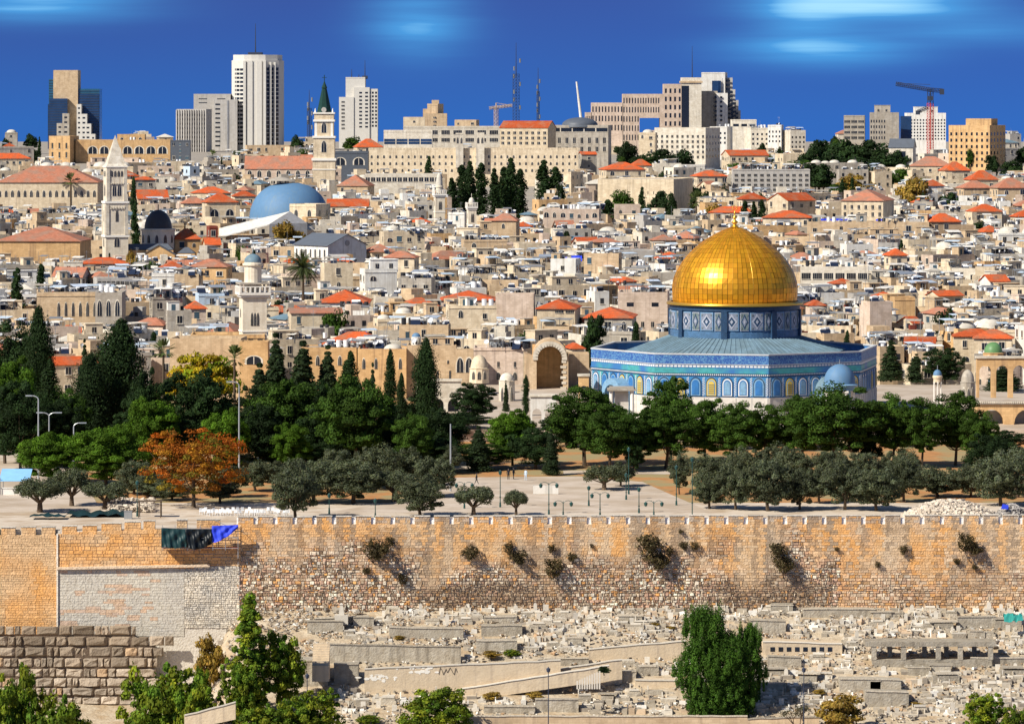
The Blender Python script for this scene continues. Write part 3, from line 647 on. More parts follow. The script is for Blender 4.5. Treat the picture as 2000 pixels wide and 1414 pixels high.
def clutter_mesh():
    d = {}
    b = MB(); 
    for x in (-.75,.75): b.tube((x,0,.35),(x,0,1.75), .52, n=10); b.cbox(x,0,0,.7,.7,.35)
    d['water_tank'] = [b.mesh('water_tank', MT['tank_white']), b.mesh('water_tank', MT['tank_black'])]
    b = MB(); b.add([(-.9,-.7,.25),(.9,-.7,.25),(.9,.6,1.35),(-.9,.6,1.35),(-.9,-.65,.15),(.9,-.65,.15),(.9,.65,1.25),(-.9,.65,1.25)], [(0,1,2,3),(7,6,5,4),(0,4,5,1),(1,5,6,2),(2,6,7,3),(3,7,4,0)], 0)
    b.tube((-.9,.75,1.5),(.9,.75,1.5), .32, n=10, mi=1); b.tube((-.8,.7,0),(-.8,.7,1.5),.05,mi=1); b.tube((.8,.7,0),(.8,.7,1.5),.05,mi=1)
    d['solar_heater'] = [b.mesh('solar_heater', [MT['panel'], MT['tank_white']])]
    b = MB(); b.M = Matrix.Translation((0,0,1.3)) @ Matrix.Rotation(R(-40),4,'Z') @ Matrix.Rotation(R(60),4,'X'); b.lathe([(.02,-.18),(.3,-.14),(.55,0),(.56,.02)], 14); b.M = None; b.tube((0,0,0),(0,.1,1.25),.05)
    d['satellite_dish'] = [b.mesh('satellite_dish', MT['dish'])]
    b = MB(); b.cbox(0,0,0,2.6,2.4,2.4,0); b.cbox(0,0,2.4,2.9,2.7,.14,1); b.box(-.5,-1.24,0,.4,-1.1,1.9,2)
    d['stair_hut'] = [b.mesh('stair_hut', [MT[m], MT['roof_flat'], MT['shutter']]) for m in ('cream','grey','white','tan')]
    b = MB(); b.add([(-2,-1.5,2.0),(2,-1.5,2.0),(2,1.5,2.5),(-2,1.5,2.5),(-2,-1.5,1.94),(2,-1.5,1.94),(2,1.5,2.44),(-2,1.5,2.44)], [(0,1,2,3),(7,6,5,4),(0,4,5,1),(1,5,6,2),(2,6,7,3),(3,7,4,0)], 0)
    for x in (-1.9,1.9):
        for y, h in ((-1.4,1.95),(1.4,2.4)): b.tube((x,y,0),(x,y,h),.05,mi=1)
    d['canopy'] = [b.mesh('canopy', [MT[m], MT['metal']]) for m in ('awning','white','roof_dark','concrete','awning')]
    b = MB(); b.tube((0,0,0),(0,0,4.2),.04); b.tube((-.7,0,3.9),(.7,0,3.9),.025); b.tube((-.5,0,3.5),(.5,0,3.5),.025)
    d['aerial'] = [b.mesh('aerial', MT['metal'])]
    b = MB(); b.box(-.9,-.4,0,.9,.4,1.0,0); b.box(-.6,-.3,1.0,.5,.3,1.5,1)
    d['roof_clutter'] = [b.mesh('roof_clutter', [MT[a], MT[c]]) for a, c in (('metal','white'),('white','roof_dark'),('roof_dark','metal'),('tan','roof_dark'),('rust','metal'),('bluewash','metal'))]
    b = MB(); b.lathe([(1.9*math.cos(R(a)), 1.25*math.sin(R(a))) for a in range(0,91,15)], 16)
    d['small_dome'] = [b.mesh('small_dome', MT['dome_white'], True)]
    d['roof_clutter'] = []
    for v in range(10):
        b = MB(); junk(b, random.Random(300+v), 5.5, 4.0, 0, JM, 15); d['roof_clutter'].append(b.mesh('roof_clutter', [MT[m] for m in JM]))
    return d
CL = clutter_mesh(); CW = [('water_tank',5),('solar_heater',3),('satellite_dish',5),('stair_hut',2.5),('canopy',2),('aerial',2),('roof_clutter',7),('small_dome',.8)]
HEROES = []         # (px0,px1,ptop,pbot,Y) rectangles kept clear
BOXES = []          # footprints x0,x1,y0,y1
def occupied(x, y, hw, hd): return any(a < x+hw and b_ > x-hw and c < y+hd and d > y-hd for a, b_, c, d in BOXES)
def house_parts(t, r, w, d, h, wallm, roof, roofm='tile', rh=None, wins=None, clutter=0, wk='frame', upper=None, axis='x', rowsmax=3, storey=3.2, rot=0):
    """walls, roof, windows and roof clutter of one house standing at the root's origin"""
    b = MB()
    if roof == 'flat' or roof == 'domes':
        ph = r.uniform(.35,.9); b.box(-w/2,-d/2,0,w/2,d/2,h)
        for (x0,y0,x1,y1) in ((-w/2,-d/2,w/2,-d/2+.3),(-w/2,d/2-.3,w/2,d/2),(-w/2,-d/2+.3,-w/2+.3,d/2-.3),(w/2-.3,-d/2+.3,w/2,d/2-.3)): b.box(x0,y0,h+.001,x1,y1,h+ph,bottom=False)
        if r.random() < .35: b.box(-w/2-.12,-d/2-.12,h-.1,w/2+.12,-d/2-.002,h+.12)
    elif roof == 'gable' and axis == 'y':
        rh = rh or w*.28; b.box(-w/2,-d/2,0,w/2,d/2,h); b.ext([(-w/2,h),(w/2,h),(0,h+rh)], -d/2, d/2)
    elif roof == 'gable':
        rh = rh or d*.28; b.box(-w/2,-d/2,0,w/2,d/2,h); b.M = Matrix.Rotation(R(90),4,'Z'); b.ext([(-d/2,h),(d/2,h),(0,h+rh)], -w/2, w/2); b.M = None
    else: b.box(-w/2,-d/2,0,w/2,d/2,h)
    b.build('wall', MT[wallm], t)
    b = MB()
    if roof in ('flat','domes'): b.box(-w/2+.3,-d/2+.3,h+.002,w/2-.3,d/2-.3,h+.06,bottom=False); rf_ = b.build('roof', MT[roofm if roofm != 'tile' else 'roof_flat'], t)
    elif roof == 'hip':
        rh = rh or min(w,d)*.3; ax = 'x' if w >= d else 'y'; b.pyr(-w/2,-d/2,w/2,d/2,h+.15,h+.15+rh, ridge=abs(w-d)*.9, ov=.4, axis=ax); b.build('roof', MT[roofm], t)
    elif roof == 'gable': b.gable(-w/2,-d/2,w/2,d/2,h+.14,h+rh+.14, axis=axis); b.build('roof', MT[roofm], t)
    if roof == 'domes':
        n = max(1, int(w/6)); rr = min(w/n, d)*.40
        for k in range(n):
            b = MB(); b.lathe([(rr*1.02,h),(rr*1.02,h+.5)]+[(rr*math.cos(R(a)), h+.5+rr*.62*math.sin(R(a))) for a in range(0,91,10)], 20, cx=-w/2+w*(k+.5)/n); b.build('dome', MT['dome_white'], t, smooth=True)
    sp = []
    if wins is None:
        rows = min(rowsmax, max(1, int(h/storey)))
        for (face, L, rz) in (('f', w, 0), ('l', d, -math.pi/2), ('r', d, math.pi/2)):
            if face == 'l' and rot <= 0.03: continue
            if face == 'r' and rot >= -.03: continue
            ncol = max(1, int(L/r.uniform(2.4,4.2)))
            for q in range(rows):
                for k in range(ncol):
                    if r.random() < .22: continue
                    u = -L/2+L*(k+.5)/ncol+r.uniform(-.25,.25); zz = h-storey*(q+1)+1.0+r.uniform(-.15,.15); ww = r.choice((.8,.9,1.1,1.4)); hh = r.choice((1.1,1.4,1.6))
                    if abs(u) > L/2-ww*.7: continue
                    kd = wk if r.random() < .6 else r.choice(('plain','arch','shutter'))
                    sp.append((u,-d/2,zz,0,ww,hh,kd) if face == 'f' else (-w/2,-u,zz,rz,ww,hh,kd) if face == 'l' else (w/2,u,zz,rz,ww,hh,kd))
    else: sp = wins
    windows(t, sp)
    if clutter and roof in ('flat','domes'):
        for _ in range(clutter):
            k = r.choices([c[0] for c in CW], [c[1] for c in CW])[0]
            o = link(k, r.choice(CL[k]), rf_, (r.uniform(-w/2+1.2,w/2-1.2), r.uniform(-d/2+1,d/2-1) if d > 2.4 else 0, h+.06), r.uniform(-.4,.4) if k != 'satellite_dish' else r.uniform(-1,.6)-rot, [r.uniform(.7,1.15)]*3)
    if upper:
        uw, ud, uh, ux = upper; b = MB(); b.box(ux-uw/2,-d/2+1.2,h+.05,ux+uw/2,-d/2+1.2+ud,h+uh); b.box(ux-uw/2-.15,-d/2+1.05,h+uh,ux+uw/2+.15,-d/2+1.35+ud,h+uh+.18); b.build('upper_storey', MT[wallm], t)
        windows(t, [(ux+dx,-d/2+1.2,h+.9,0,.9,1.2,'plain') for dx in ([-uw/4,uw/4] if uw > 4 else [0])])
def grid(w, d, z0, z1, cols, rows, ww, wh, kind='plain', face='f', x0=None, x1=None):
    """regular window grid on a face, window size as a fraction of the cell"""
    L = w if face == 'f' else d; a = -L/2 if x0 is None else x0; e = L/2 if x1 is None else x1; out = []
    cw = (e-a)/cols; ch = (z1-z0)/rows
    for q in range(rows):
        for k in range(cols):
            u = a+cw*(k+.5); z = z0+ch*(q+.5)-ch*wh/2
            out.append((u,-d/2,z,0,cw*ww,ch*wh,kind) if face == 'f' else (-w/2,-u,z,-math.pi/2,cw*ww,ch*wh,kind) if face == 'l' else (w/2,u,z,math.pi/2,cw*ww,ch*wh,kind))
    return out
def size(px0, px1, Y, d, rot):
    W = (px1-px0)*Y/F; return max(1.5, (W-d*abs(math.sin(rot)))/math.cos(rot))
def hb(px0, px1, pt, pb, wallm, roof, label, name='stone_house', cat='house', roofm='tile', rpy=None, Y=None, d=None, rot=12, wins=None, wk='frame', clutter=0, group=None, zb=None, clear=True, axis='x', grids=None, seed=None, rowsmax=3, upper=None):
    """a building placed from the photo: px0..px1 wide, eaves at row pt, lowest visible row pb"""
    r = random.Random(int(px0*7+pt)); Y = Y or Yof(pb-4); rt = R(rot); d = d or min(14, max(6, (px1-px0)*Y/F*.7)); w = size(px0, px1, Y, d, rt)
    if w < 2: d *= .5; w = size(px0, px1, Y, d, rt)
    Yc = Y+d/2; z0 = gcity(Yc)-1 if zb is None else zb; h = Z(pt, Y)-z0
    t = thing(name, label, cat, (X((px0+px1)/2, Yc), Yc, z0), rt, group)
    rh = None if rpy is None else (pt-rpy)*Y/F
    if grids is not None:
        wins = []
        for g in grids:      # (face, pyTop, pyBot, cols, rows, wfrac, hfrac, kind[, u0, u1])
            L = w if g[0] == 'f' else d; x0 = x1 = None
            if len(g) > 8: x0 = -L/2+L*g[8]; x1 = -L/2+L*g[9]
            wins += grid(w, d, Z(g[2],Y)-z0, Z(g[1],Y)-z0, g[3], g[4], g[5], g[6], g[7], g[0], x0, x1)
    house_parts(t, r, w, d, h, wallm, roof, roofm, rh, wins, clutter, wk, upper, axis, rowsmax, rot=rt)
    if clear: HEROES.append((px0, px1, (rpy or pt), pb, Y))
    x = X((px0+px1)/2, Yc); BOXES.append((x-w/2-1, x+w/2+1, Y-1, Y+d+1)); t['_'] = 0; del t['_']
    return t, w, d, h
def local(t, px, py, Y): return Vector((X(px,Y)-t.location.x, Y-t.location.y, Z(py,Y)-t.location.z))
# ---------------------------------------------------------------- skyline
G1 = 'skyline'
def tower(px0, px1, pt, pb, Y, wallm, label, **k): 
    if 'grids' not in k: k.setdefault('wins', [])
    k.setdefault('name', 'tower_block'); k.setdefault('cat', 'tower'); k.setdefault('rot', 0); k.setdefault('d', 14)
    return hb(px0, px1, pt, pb, wallm, k.pop('roof', 'flat'), label, Y=Y, **k)
def block(t, px0, px1, pt, pb, Y, wallm, y0, y1, name='wing', grids=(), roofm='roof_flat', rz=True):
    """an extra volume of the same building; y0,y1 relative to the root in its own axes"""
    a = local(t, px0, pt, Y); c = local(t, px1, pb, Y); b = MB(); b.box(a.x, y0, c.z, c.x, y1, a.z); o = b.build(name, MT[wallm], t)
    o.rotation_euler[2] = -t.rotation_euler[2] if rz else 0
    w = []
    for (pt2, pb2, cols, rows, ww, wh, kind, *u) in grids:
        zt2 = local(t, px0, pt2, Y).z; zb2 = local(t, px0, pb2, Y).z; u0, u1 = (u+[0,1])[:2] if u else (0,1)
        L = c.x-a.x; cw = L*(u1-u0)/cols; ch = (zt2-zb2)/rows
        for q in range(rows):
            for k2 in range(cols): w.append((a.x+L*u0+cw*(k2+.5), y0, zb2+ch*(q+.5)-ch*wh/2, 0, cw*ww, ch*wh, kind))
    windows(t, w); return o
# white hotel tower
Y = 2350; t = thing('hotel_tower', 'tallest white tower block on the skyline with vertical ribs and a roof mast', 'tower', (X(502,Y), Y, -25)); HEROES.append((445,560,100,285,Y)); BOXES.append((X(440,Y),X(560,Y),Y-25,Y+25))
s = Y/F; b = MB()
def P_(px): return (px-502)*s
zt = Z(108,Y)+25; poly = [(P_(452),2),(P_(455),-8),(P_(478),-12),(P_(493),-12.5),(P_(508),-12.5),(P_(522),-12),(P_(546),-8),(P_(552),2),(P_(552),14),(P_(452),14)]
b.prism(poly, 0, zt-3); b.prism([(x*.94,y*.94) for x, y in poly], zt-3, zt); b.box(P_(486),-13.1,0,P_(496),-12.3,zt-3.2); b.box(P_(504),-13.1,0,P_(514),-12.3,zt-3.2); b.build('wall', mat('tower_white',(.64,.61,.55),rand=0,var=.08), t)
sp = []
for q in range(19):
    z = Z(136+q*8.0+3,Y)+25
    for k in range(3):
        u = (k+.5)/3; x = P_(456)+(P_(478)-P_(456))*u; y = -8+(-4)*u; sp.append((x,y-.1,z,-math.atan2(4,P_(478)-P_(456)),2.05,1.2,'hole'))
        x = P_(523)+(P_(546)-P_(523))*u; y = -12+4*u; sp.append((x,y-.1,z,math.atan2(4,P_(546)-P_(523)),2.3,1.7,'hole'))
windows(t, sp)
for px in (480.5,519.5): b = MB(); b.box(P_(px)-.7,-13.6,0,P_(px)+.7,-12,zt-3.3); b.build('rib', mat('tower_white',(.64,.61,.55),rand=0,var=.08), t)
for px in (530.5,538.5): b = MB(); y = -12+4*(px-523)/23.; b.box(P_(px)-.5,y-1.1,0,P_(px)+.5,y,zt-4); b.build('rib', mat('tower_white',(.64,.61,.55),rand=0,var=.08), t)
b = MB(); b.box(P_(485),-4,zt,P_(512),6,zt+1.4); b.tube((P_(499),0,zt),(P_(499),0,zt+17),.35,.12); b.build('mast', MT['crane_dark'], t)
t2, *_ = tower(380, 452, 186, 300, 2340, 'concrete', 'grey concrete office block with slit windows at left foot of the white ribbed tower', name='office_block', cat='building', grids=[('f',190,205,2,2,.45,.22,'hole')])
block(t2, 415, 461, 195, 300, 2325, 'concrete', -12, -4, grids=[(200,290,1,10,.7,.35,'hole',.02,.32)])
b = MB(); a = local(t2, 441, 300, 2325); c = local(t2, 444, 197, 2325); b.box(a.x,-12.3,a.z,c.x,-11.9,c.z); b.build('shaft', MT['roof_dark'], t2)
t3, w3, d3, h3 = tower(346, 413, 216, 315, 2300, 'concrete', 'grey block faced in narrow vertical concrete fins, lowest of the group beside the white tower', name='office_block', cat='building', rot=-14, d=10)
for k in range(13):
    b = MB(); x = -w3/2+w3*k/12; b.box(x-.28,-d3/2-.7,0,x+.28,-d3/2+.01,h3+.3); b.build('fin', MT['concrete'], t3)
    if k < 12: 
        for q in range(11): link('window', WIN['hole'], t3, (x+w3/24,-d3/2,h3-3-q*2.35), 0, (.5,1,1.1))
# glass tower with pale slab
Y = 2400; t, w, d, h = tower(107, 155, 139, 300, Y, 'tan', 'glass tower with a windowless sandstone slab and stepped white window bays at far left', d=16); HEROES.append((92,198,139,272,Y))
block(t, 95, 108, 155, 300, Y, 'glass_teal', -7, 6, name='glass_wing'); block(t, 94, 107, 204, 300, Y, 'glass_blue', -9.5, -7.01, name='glass_wing')
block(t, 98, 133, 193, 300, Y, 'glass_blue', -12, -8.1, name='glass_wing'); block(t, 152, 194, 174, 300, Y, 'glass_teal', -7, 8, name='glass_wing'); block(t, 153, 193, 184, 300, Y, 'glass_blue', -7.3, -7.02, name='glass_wing')
b = MB()
for q in range(22):
    for (p0, p1, top, yy) in ((95,108,155,-7.1),(98,133,193,-12.05),(152,194,174,-7.4),(94,107,204,-9.6)):
        py = 158+q*5
        if py > top+1: a = local(t, p0, py, Y); c = local(t, p1, py, Y); b.box(a.x, yy-.08, a.z-.14, c.x, yy+.02, a.z+.14)
b.build('floor_line', MT['crane_dark'], t)
for i, (p0, p1, pt) in enumerate(((124,137,222),(113,125,241),(152,161,204),(160,172,223),(168,180,242),(180,188,262))): block(t, p0, p1, pt, 300, Y, 'tower_white' if i > 1 else 'grey', -14-i*.1, -8-i*.1, name='stepped_bay', grids=[(pt+3,pt+60,1,6,.45,.35,'hole')])  # two left bays are grey: their shade is put into the colour
# twin white tower
t, w, d, h = tower(676, 714, 153, 300, 2420, 'tower_white', 'white tower block with stepped shoulders and rooftop antennas right of the green spire')
block(t, 661, 690, 190, 300, 2410, 'tower_white', -9, -1, grids=[(196,255,1,8,.42,.4,'ribbon',0,.55)]); block(t, 690, 721, 171, 300, 2412, 'tower_white', -8.5, -2, grids=[(178,252,2,10,.5,.45,'hole',.25,1)])
block(t, 718, 737, 174, 300, 2414, 'tower_white', -7.8, 3, grids=[(178,250,3,10,.6,.55,'hole')])
b = MB()
for px, pt in ((712,118),(686,135),(700,145)): a = local(t, px, pt, 2420); b.tube((a.x,0,h),(a.x,0,a.z),.3,.1)
a = local(t, 712, 150, 2420); b.cbox(a.x,0,h-.5,3,3,1.8); b.build('antenna', MT['crane_dark'], t)
# beige stepped tower
t, w, d, h = tower(835, 866, 206, 300, 2330, 'tan', 'small beige stepped tower rising behind the long crenellated buildings', rot=-12)
block(t, 843, 857, 196, 300, 2330, 'tan', -5, 3, grids=[]); block(t, 826, 873, 222, 300, 2330, 'tan', -8, 3, grids=[(226,250,1,3,.6,.35,'ribbon',.2,.8)]); block(t, 826, 838, 213, 300, 2330, 'tan', -6, 4)
# stepped hotel complex right of centre
Y = 2250; t, w, d, h = tower(1295, 1331, 166, 320, Y, 'pink', 'huge pinkish stepped hotel with rows of paired windows and a square opening through it', name='hotel_building', cat='building', grids=[('f',170,250,4,5,.42,.55,'hole')]); HEROES.append((1145,1345,165,285,Y))
for (p0, p1, pt, cols) in ((1216,1296,184,5),(1155,1217,201,4),(1143,1156,220,1)):
    lo = 300
    if p0 == 1216: 
        block(t, 1216, 1249, 184, lo, Y, 'pink', -7, 6, grids=[(188,278,6,5,.40,.6,'hole')]); block(t, 1249, 1289, 184, 231, Y, 'pink', -7, 6, grids=[(188,224,8,2,.42,.6,'hole')]); block(t, 1288.9, 1296, 184, lo, Y, 'pink', -7.0, 6)
        block(t, 1258, 1300, 255, lo, Y, 'pink', -6, 6)
    else: block(t, p0, p1, pt, lo, Y, 'pink', -7, 6, grids=[(pt+4,pt+4+(276-pt-4)//18*18,cols*2+2,max(2,(276-pt-4)//18),.40,.6,'hole')])
block(t, 1331, 1346, 168, 320, Y, 'glass', -7.1, 6, name='glass_shaft')
t, w, d, h = tower(1330, 1369, 155, 320, 2300, 'pale', 'beige windowless tower with a thin pole between the pink hotel and the balcony tower', rot=0)
b = MB(); a = local(t, 1353, 90, 2300); b.tube((a.x,0,h),(a.x,0,a.z),.3,.08); b.build('mast', MT['crane_dark'], t)
b = MB(); b.box(-w/2-.6,-d/2-.6,h-2,w/2+.6,d/2,h-1); b.build('cornice', MT['tan'], t)
t, w, d, h = tower(1369, 1422, 144, 320, 2320, 'white', 'white tower with staggered glazed balconies at the right end of the hotel group', rot=-8)
block(t, 1392, 1409, 158, 320, 2310, 'glass_blue', -9, -5, name='glass_wing')
for i, (p0, p1, pt) in enumerate(((1420,1433,152),(1426,1438,175),(1432,1444,196),(1440,1448,216))): block(t, p0, p1, pt, 320, 2310+i, 'concrete', -6-i*.1, 5, grids=[(pt+2,pt+60,1,7,.75,.5,'hole')])
block(t, 1372, 1404, 178, 320, 2300, 'grey', -12, -9.2, grids=[(182,240,3,8,.7,.45,'hole',.5,1)]); block(t, 1402, 1424, 182, 320, 2298, 'white', -14, -12.1, grids=[(186,240,2,6,.4,.45,'hole')])
# background blocks on the right
tower(1428, 1476, 236, 300, 2200, 'pale', 'small pale block with terrace openings right of the balcony tower', name='terraced_building', cat='building', grids=[('f',240,250,3,1,.7,.5,'hole')])
for i, (a, c, pt, lb) in enumerate(((1385,1432,250,'left'),(1455,1500,252,'second'),(1498,1532,247,'third'),(1530,1572,258,'rightmost'))): tower(a, c, pt, 300, 2120-i*8, ('white','pale')[i%2], f'low white flat-roofed block with small square windows, {lb} of four between hotel and dark pines', name='white_block', cat='building', rot=(-14,10,-8,12)[i], grids=[('f',pt+6,pt+34,4,3,.4,.45,'hole')], clutter=3)
Y = 2200; tower(1646, 1692, 228, 300, Y, 'grey', 'grey apartment block with long glazed balconies left of the red crane', name='apartment_block', cat='building', grids=[('f',233,275,3,4,.85,.5,'ribbon')], rot=-6)
tower(1697, 1757, 222, 300, 2190, 'grey', 'tan apartment block with a rooftop pavilion and columns of square windows', name='apartment_block', cat='building', grids=[('f',232,275,6,4,.45,.5,'hole',0,.55)], rot=-4, upper=(8,5,4,-1))
tower(1757, 1778, 230, 300, 2210, 'glass_blue', 'narrow blue glass link between two apartment blocks near the red crane', name='glass_building', cat='building')
Y = 2260; tower(1769, 1845, 223, 300, Y, 'white', 'white office block with tight rows of windows directly behind the red crane', name='office_block', cat='building', grids=[('f',232,275,13,7,.5,.5,'hole')], upper=(12,8,3.6,0))
Y = 1950; t, w, d, h = tower(1850, 1967, 247, 345, Y, 'ochre', 'orange stone block with a grid of small windows right of the red crane', name='apartment_block', cat='building', rot=-25, d=22, grids=[('f',256,330,8,6,.38,.5,'hole'),('r',256,330,5,6,.4,.55,'hole')])
b = MB(); b.box(-4,-4,h+.05,8,5,h+3.4); b.build('stair_hut', MT['ochre'], t)
# crane
Y = 2100; z0 = gcity(Y); t = thing('tower_crane', 'red and dark tower crane with its jib pointing left, at right on the skyline', 'crane', (X(1817,Y), Y, z0)); s = Y/F
H1 = Z(178,Y)-z0
def lattice(b, p, q, w0, n, mi=0, r=.16):
    r *= .62
    p = Vector(p); q = Vector(q); d = (q-p).normalized(); a = d.orthogonal().normalized()*w0/2; c = d.cross(a).normalized()*w0/2; cs = [a+c, a-c, -a-c, -a+c]
    for k in cs: b.tube(p+k, q+k, r, n=4, mi=mi)
    for i in range(n):
        u0 = p+(q-p)*(i/n); u1 = p+(q-p)*((i+1)/n)
        for j in range(4): b.tube(u0+cs[j], u1+cs[(j+1)%4], r*.7, n=3, mi=mi); b.tube(u1+cs[j], u1+cs[(j+1)%4], r*.6, n=3, mi=mi)
b = MB(); lattice(b, (0,0,0), (0,0,H1-6), 2.2, 22, r=.22); b.build('mast', MT['crane_red'], t)
b = MB(); lattice(b, (0,0,H1-6), (0,0,H1+1), 2.0, 3, r=.22); b.box(-1.4,-1.4,H1-4.6,1.4,1.2,H1-2.6); b.build('cab', MT['crane_dark'], t)
b = MB(); J = (1750-1817)*s; lattice(b, (0,0,H1+.5), (J,0,H1+3.4), 1.3, 16, r=.2); b.tube((0,0,H1+3),(J,0,H1+3.7),.12); b.build('jib', MT['crane_dark'], t)
b = MB(); lattice(b, (0,0,H1+.5), (6,0,H1), 1.3, 4, r=.2); b.box(4.6,-1.2,H1-1.8,6.6,1.2,H1+.9); b.build('counterweight', MT['crane_dark'], t)
b = MB(); lattice(b, (-1,0,H1-8), (-6,-.5,H1-10), 1.1, 4, r=.2); b.box(-7,-1,H1-11.5,-5,1,H1-9.5); b.build('hoist', MT['crane_dark'], t)
b = MB()
for i in range(12): b.box(-.5,-.5,H1-8-i*4.0,.5,.5,H1-6.8-i*4.0)
# thin masts, beige far crane, white leaning pylon
def mast(px, pt, pb, Y, label, name='antenna_mast', m='crane_dark', w=1.6, n=26):
    z0 = gcity(Y)-2; t = thing(name, label, 'mast', (X(px,Y), Y, z0)); H = Z(pt,Y)-z0; b = MB(); lattice(b, (0,0,0), (0,0,H*.72), w, n, r=.2); b.tube((0,0,H*.7),(0,0,H),.28,.1); b.build('lattice', MT[m], t)
    o = MB()
    for k in range(7): z = H*(.4+.07*k); a = k*2.1; o.tube((math.cos(a)*w*.9,math.sin(a)*w*.9-.4,z),(math.cos(a)*w*.9,math.sin(a)*w*.9-.4,z+2.2),.45,n=6)
    o.build('aerial', MT['metal'], t)
mast(1008, 84, 240, 2350, 'tallest lattice telecom mast with aerials behind the central domed-roof buildings', w=2.4)
mast(1051, 133, 240, 2400, 'thin lattice mast right of the tallest telecom mast', w=1.0)
mast(604, 176, 260, 2300, 'short dark lattice mast just left of the green church spire', w=1.6)
Y = 2450; z0 = gcity(Y); t = thing('tower_crane', 'small pale beige crane far off beside the tallest telecom mast', 'crane', (X(969,Y), Y, z0)); H1 = Z(212,Y)-z0; b = MB(); lattice(b, (0,0,0), (0,0,H1), 1.6, 10, r=.25); b.build('mast', MT['tan'], t)
b = MB(); lattice(b, (-4,0,H1), (9,0,H1+1.6), 1.0, 8, r=.22); b.tube((0,0,H1),(0,0,H1+3),.3); b.tube((0,0,H1+3),(9,0,H1+1.6),.12); b.build('jib', MT['tan'], t)
Y = 2500; z0 = gcity(Y); t = thing('bridge_pylon', 'slim white leaning bridge pylon against the sky left of the pink hotel', 'pylon', (X(1141,Y), Y, z0)); b = MB(); b.tube((0,0,0),(X(1126,Y)-X(1141,Y),0,Z(160,Y)-z0),1.1,.5,n=10); b.build('shaft', MT['white'], t)

# ---------------------------------------------------------------- middle-distance landmarks
def hx(*a, **k): return hb(*a, **k)
hx(150,335,276,318,'ochre','flat','long yellow stone school building with paired arched windows behind the square bell tower',name='school_building',cat='building',Y=2050,rot=0,d=14,grids=[('f',284,304,7,1,.7,.72,'arch',.12,.98)],clutter=3)
hx(230,284,266,276,'ochre','flat','curved yellow gable rising over the long school building',name='gabled_wing',cat='building',Y=2052,rot=0,d=6,grids=[('f',268,276,3,1,.3,.7,'arch')],clear=False)
hx(98,152,269,316,'ochre','flat','left wing of the yellow school with slim windows and a shaded side',name='school_wing',cat='building',Y=2045,rot=-12,d=14,grids=[('f',276,312,3,2,.25,.6,'plain')])
hx(334,372,276,315,'slate','flat','dark right side of the yellow school, shade put into its colour',name='shaded_side',cat='building',Y=2045,rot=0)  # separate dark box: the school's shaded side put into the colour
hx(0,197,357,412,'cream','hip','long church hall under a faded pink tiled roof left of the square bell tower',name='church_hall',cat='building',roofm='tile_old',rpy=326,Y=1500,d=22,rot=0,grids=[('f',370,388,16,1,.42,.7,'arch')])
hx(0,172,472,516,'ochre','hip','big orange-walled hall with a faded hipped tile roof at the left edge',name='tiled_hall',cat='building',roofm='tile_old',rpy=446,Y=1185,d=20,rot=-3,wins=[])
hx(480,612,330,352,'pink','gable','long red-roofed church nave with arched windows left of the green spire',name='church_nave',cat='church',roofm='tile_old',rpy=306,Y=1700,d=14,rot=0,grids=[('f',332,348,7,1,.4,.8,'arch')])
hx(720,1130,292,342,'cream','flat','long cream crenellated building with two rows of small windows',name='crenellated_building',cat='building',Y=1800,d=16,rot=0,grids=[('f',300,340,34,3,.28,.42,'arch')])
b = MB(); t = [o for o in scn.objects if o.name.startswith('crenellated_building')][0]
for k in range(70): x = local(t, 722+k*5.9, 292, 1800).x; b.box(x,-8.02,local(t,0,293,1800).z,x+.7,-7.6,local(t,0,289.5,1800).z)
b.build('battlement', MT['cream'], t)
hx(750,845,258,290,'pale','flat','white modern block with one long glazed storey left of the twin turrets',name='modern_building',cat='building',Y=1950,rot=0,d=12,grids=[('f',270,284,4,1,.92,.75,'glass')])
hx(788,1000,250,290,'pale','flat','wide white terrace building with dark glazed storeys behind the crenellated one',name='modern_building',cat='building',Y=2080,rot=0,d=12,grids=[('f',254,264,9,1,.7,.8,'ribbon'),('f',268,280,9,1,.7,.6,'ribbon')])
hx(788,830,232,262,'cream','flat','plain cream block under the left end of the rooftop terrace',name='modern_building',cat='building',Y=2200,rot=0)
hx(888,936,236,262,'tan','flat','low tan block on the skyline beside the beige stepped tower',name='modern_building',cat='building',Y=2210,rot=-10)
hx(890,905,263,292,'pale','flat','left small stone turret with an open belvedere on the crenellated building',name='stone_turret',cat='turret',Y=1798,rot=0,d=3.5,zb=-25,grids=[('f',268,282,2,1,.5,.8,'arch')],clear=False)
hx(930,946,263,292,'pale','flat','right small stone turret with an open belvedere on the crenellated building',name='stone_turret',cat='turret',Y=1798,rot=0,d=3.5,zb=-25,grids=[('f',268,282,2,1,.5,.8,'arch')],clear=False)
hx(976,1086,250,292,'cream','gable','cream building with twin bright red roofs beneath the telecom masts',name='tiled_building',cat='building',rpy=237,Y=1990,rot=-16,d=14,grids=[('f',255,285,8,3,.45,.5,'plain')])
hx(1070,1195,248,310,'grey','flat','grey stone institute with dark glazed top storey and shallow dark dome',name='institute_building',cat='building',Y=2010,rot=-6,d=18,grids=[('f',250,258,1,1,.98,.9,'ribbon'),('f',268,282,8,1,.35,.8,'plain'),('f',286,298,8,1,.35,.8,'plain')])
t = [o for o in scn.objects if o.name.startswith('institute_building')][0]; b = MB(); z = Z(245,2010)-t.location.z; b.lathe([(8.4*math.cos(R(a)), z+3.6*math.sin(R(a))) for a in range(0,91,10)], 28); b.lathe([(10,z-1),(10,z-.01),(8,z)], 28); b.build('shallow_dome', MT['slate'], t, smooth=True)
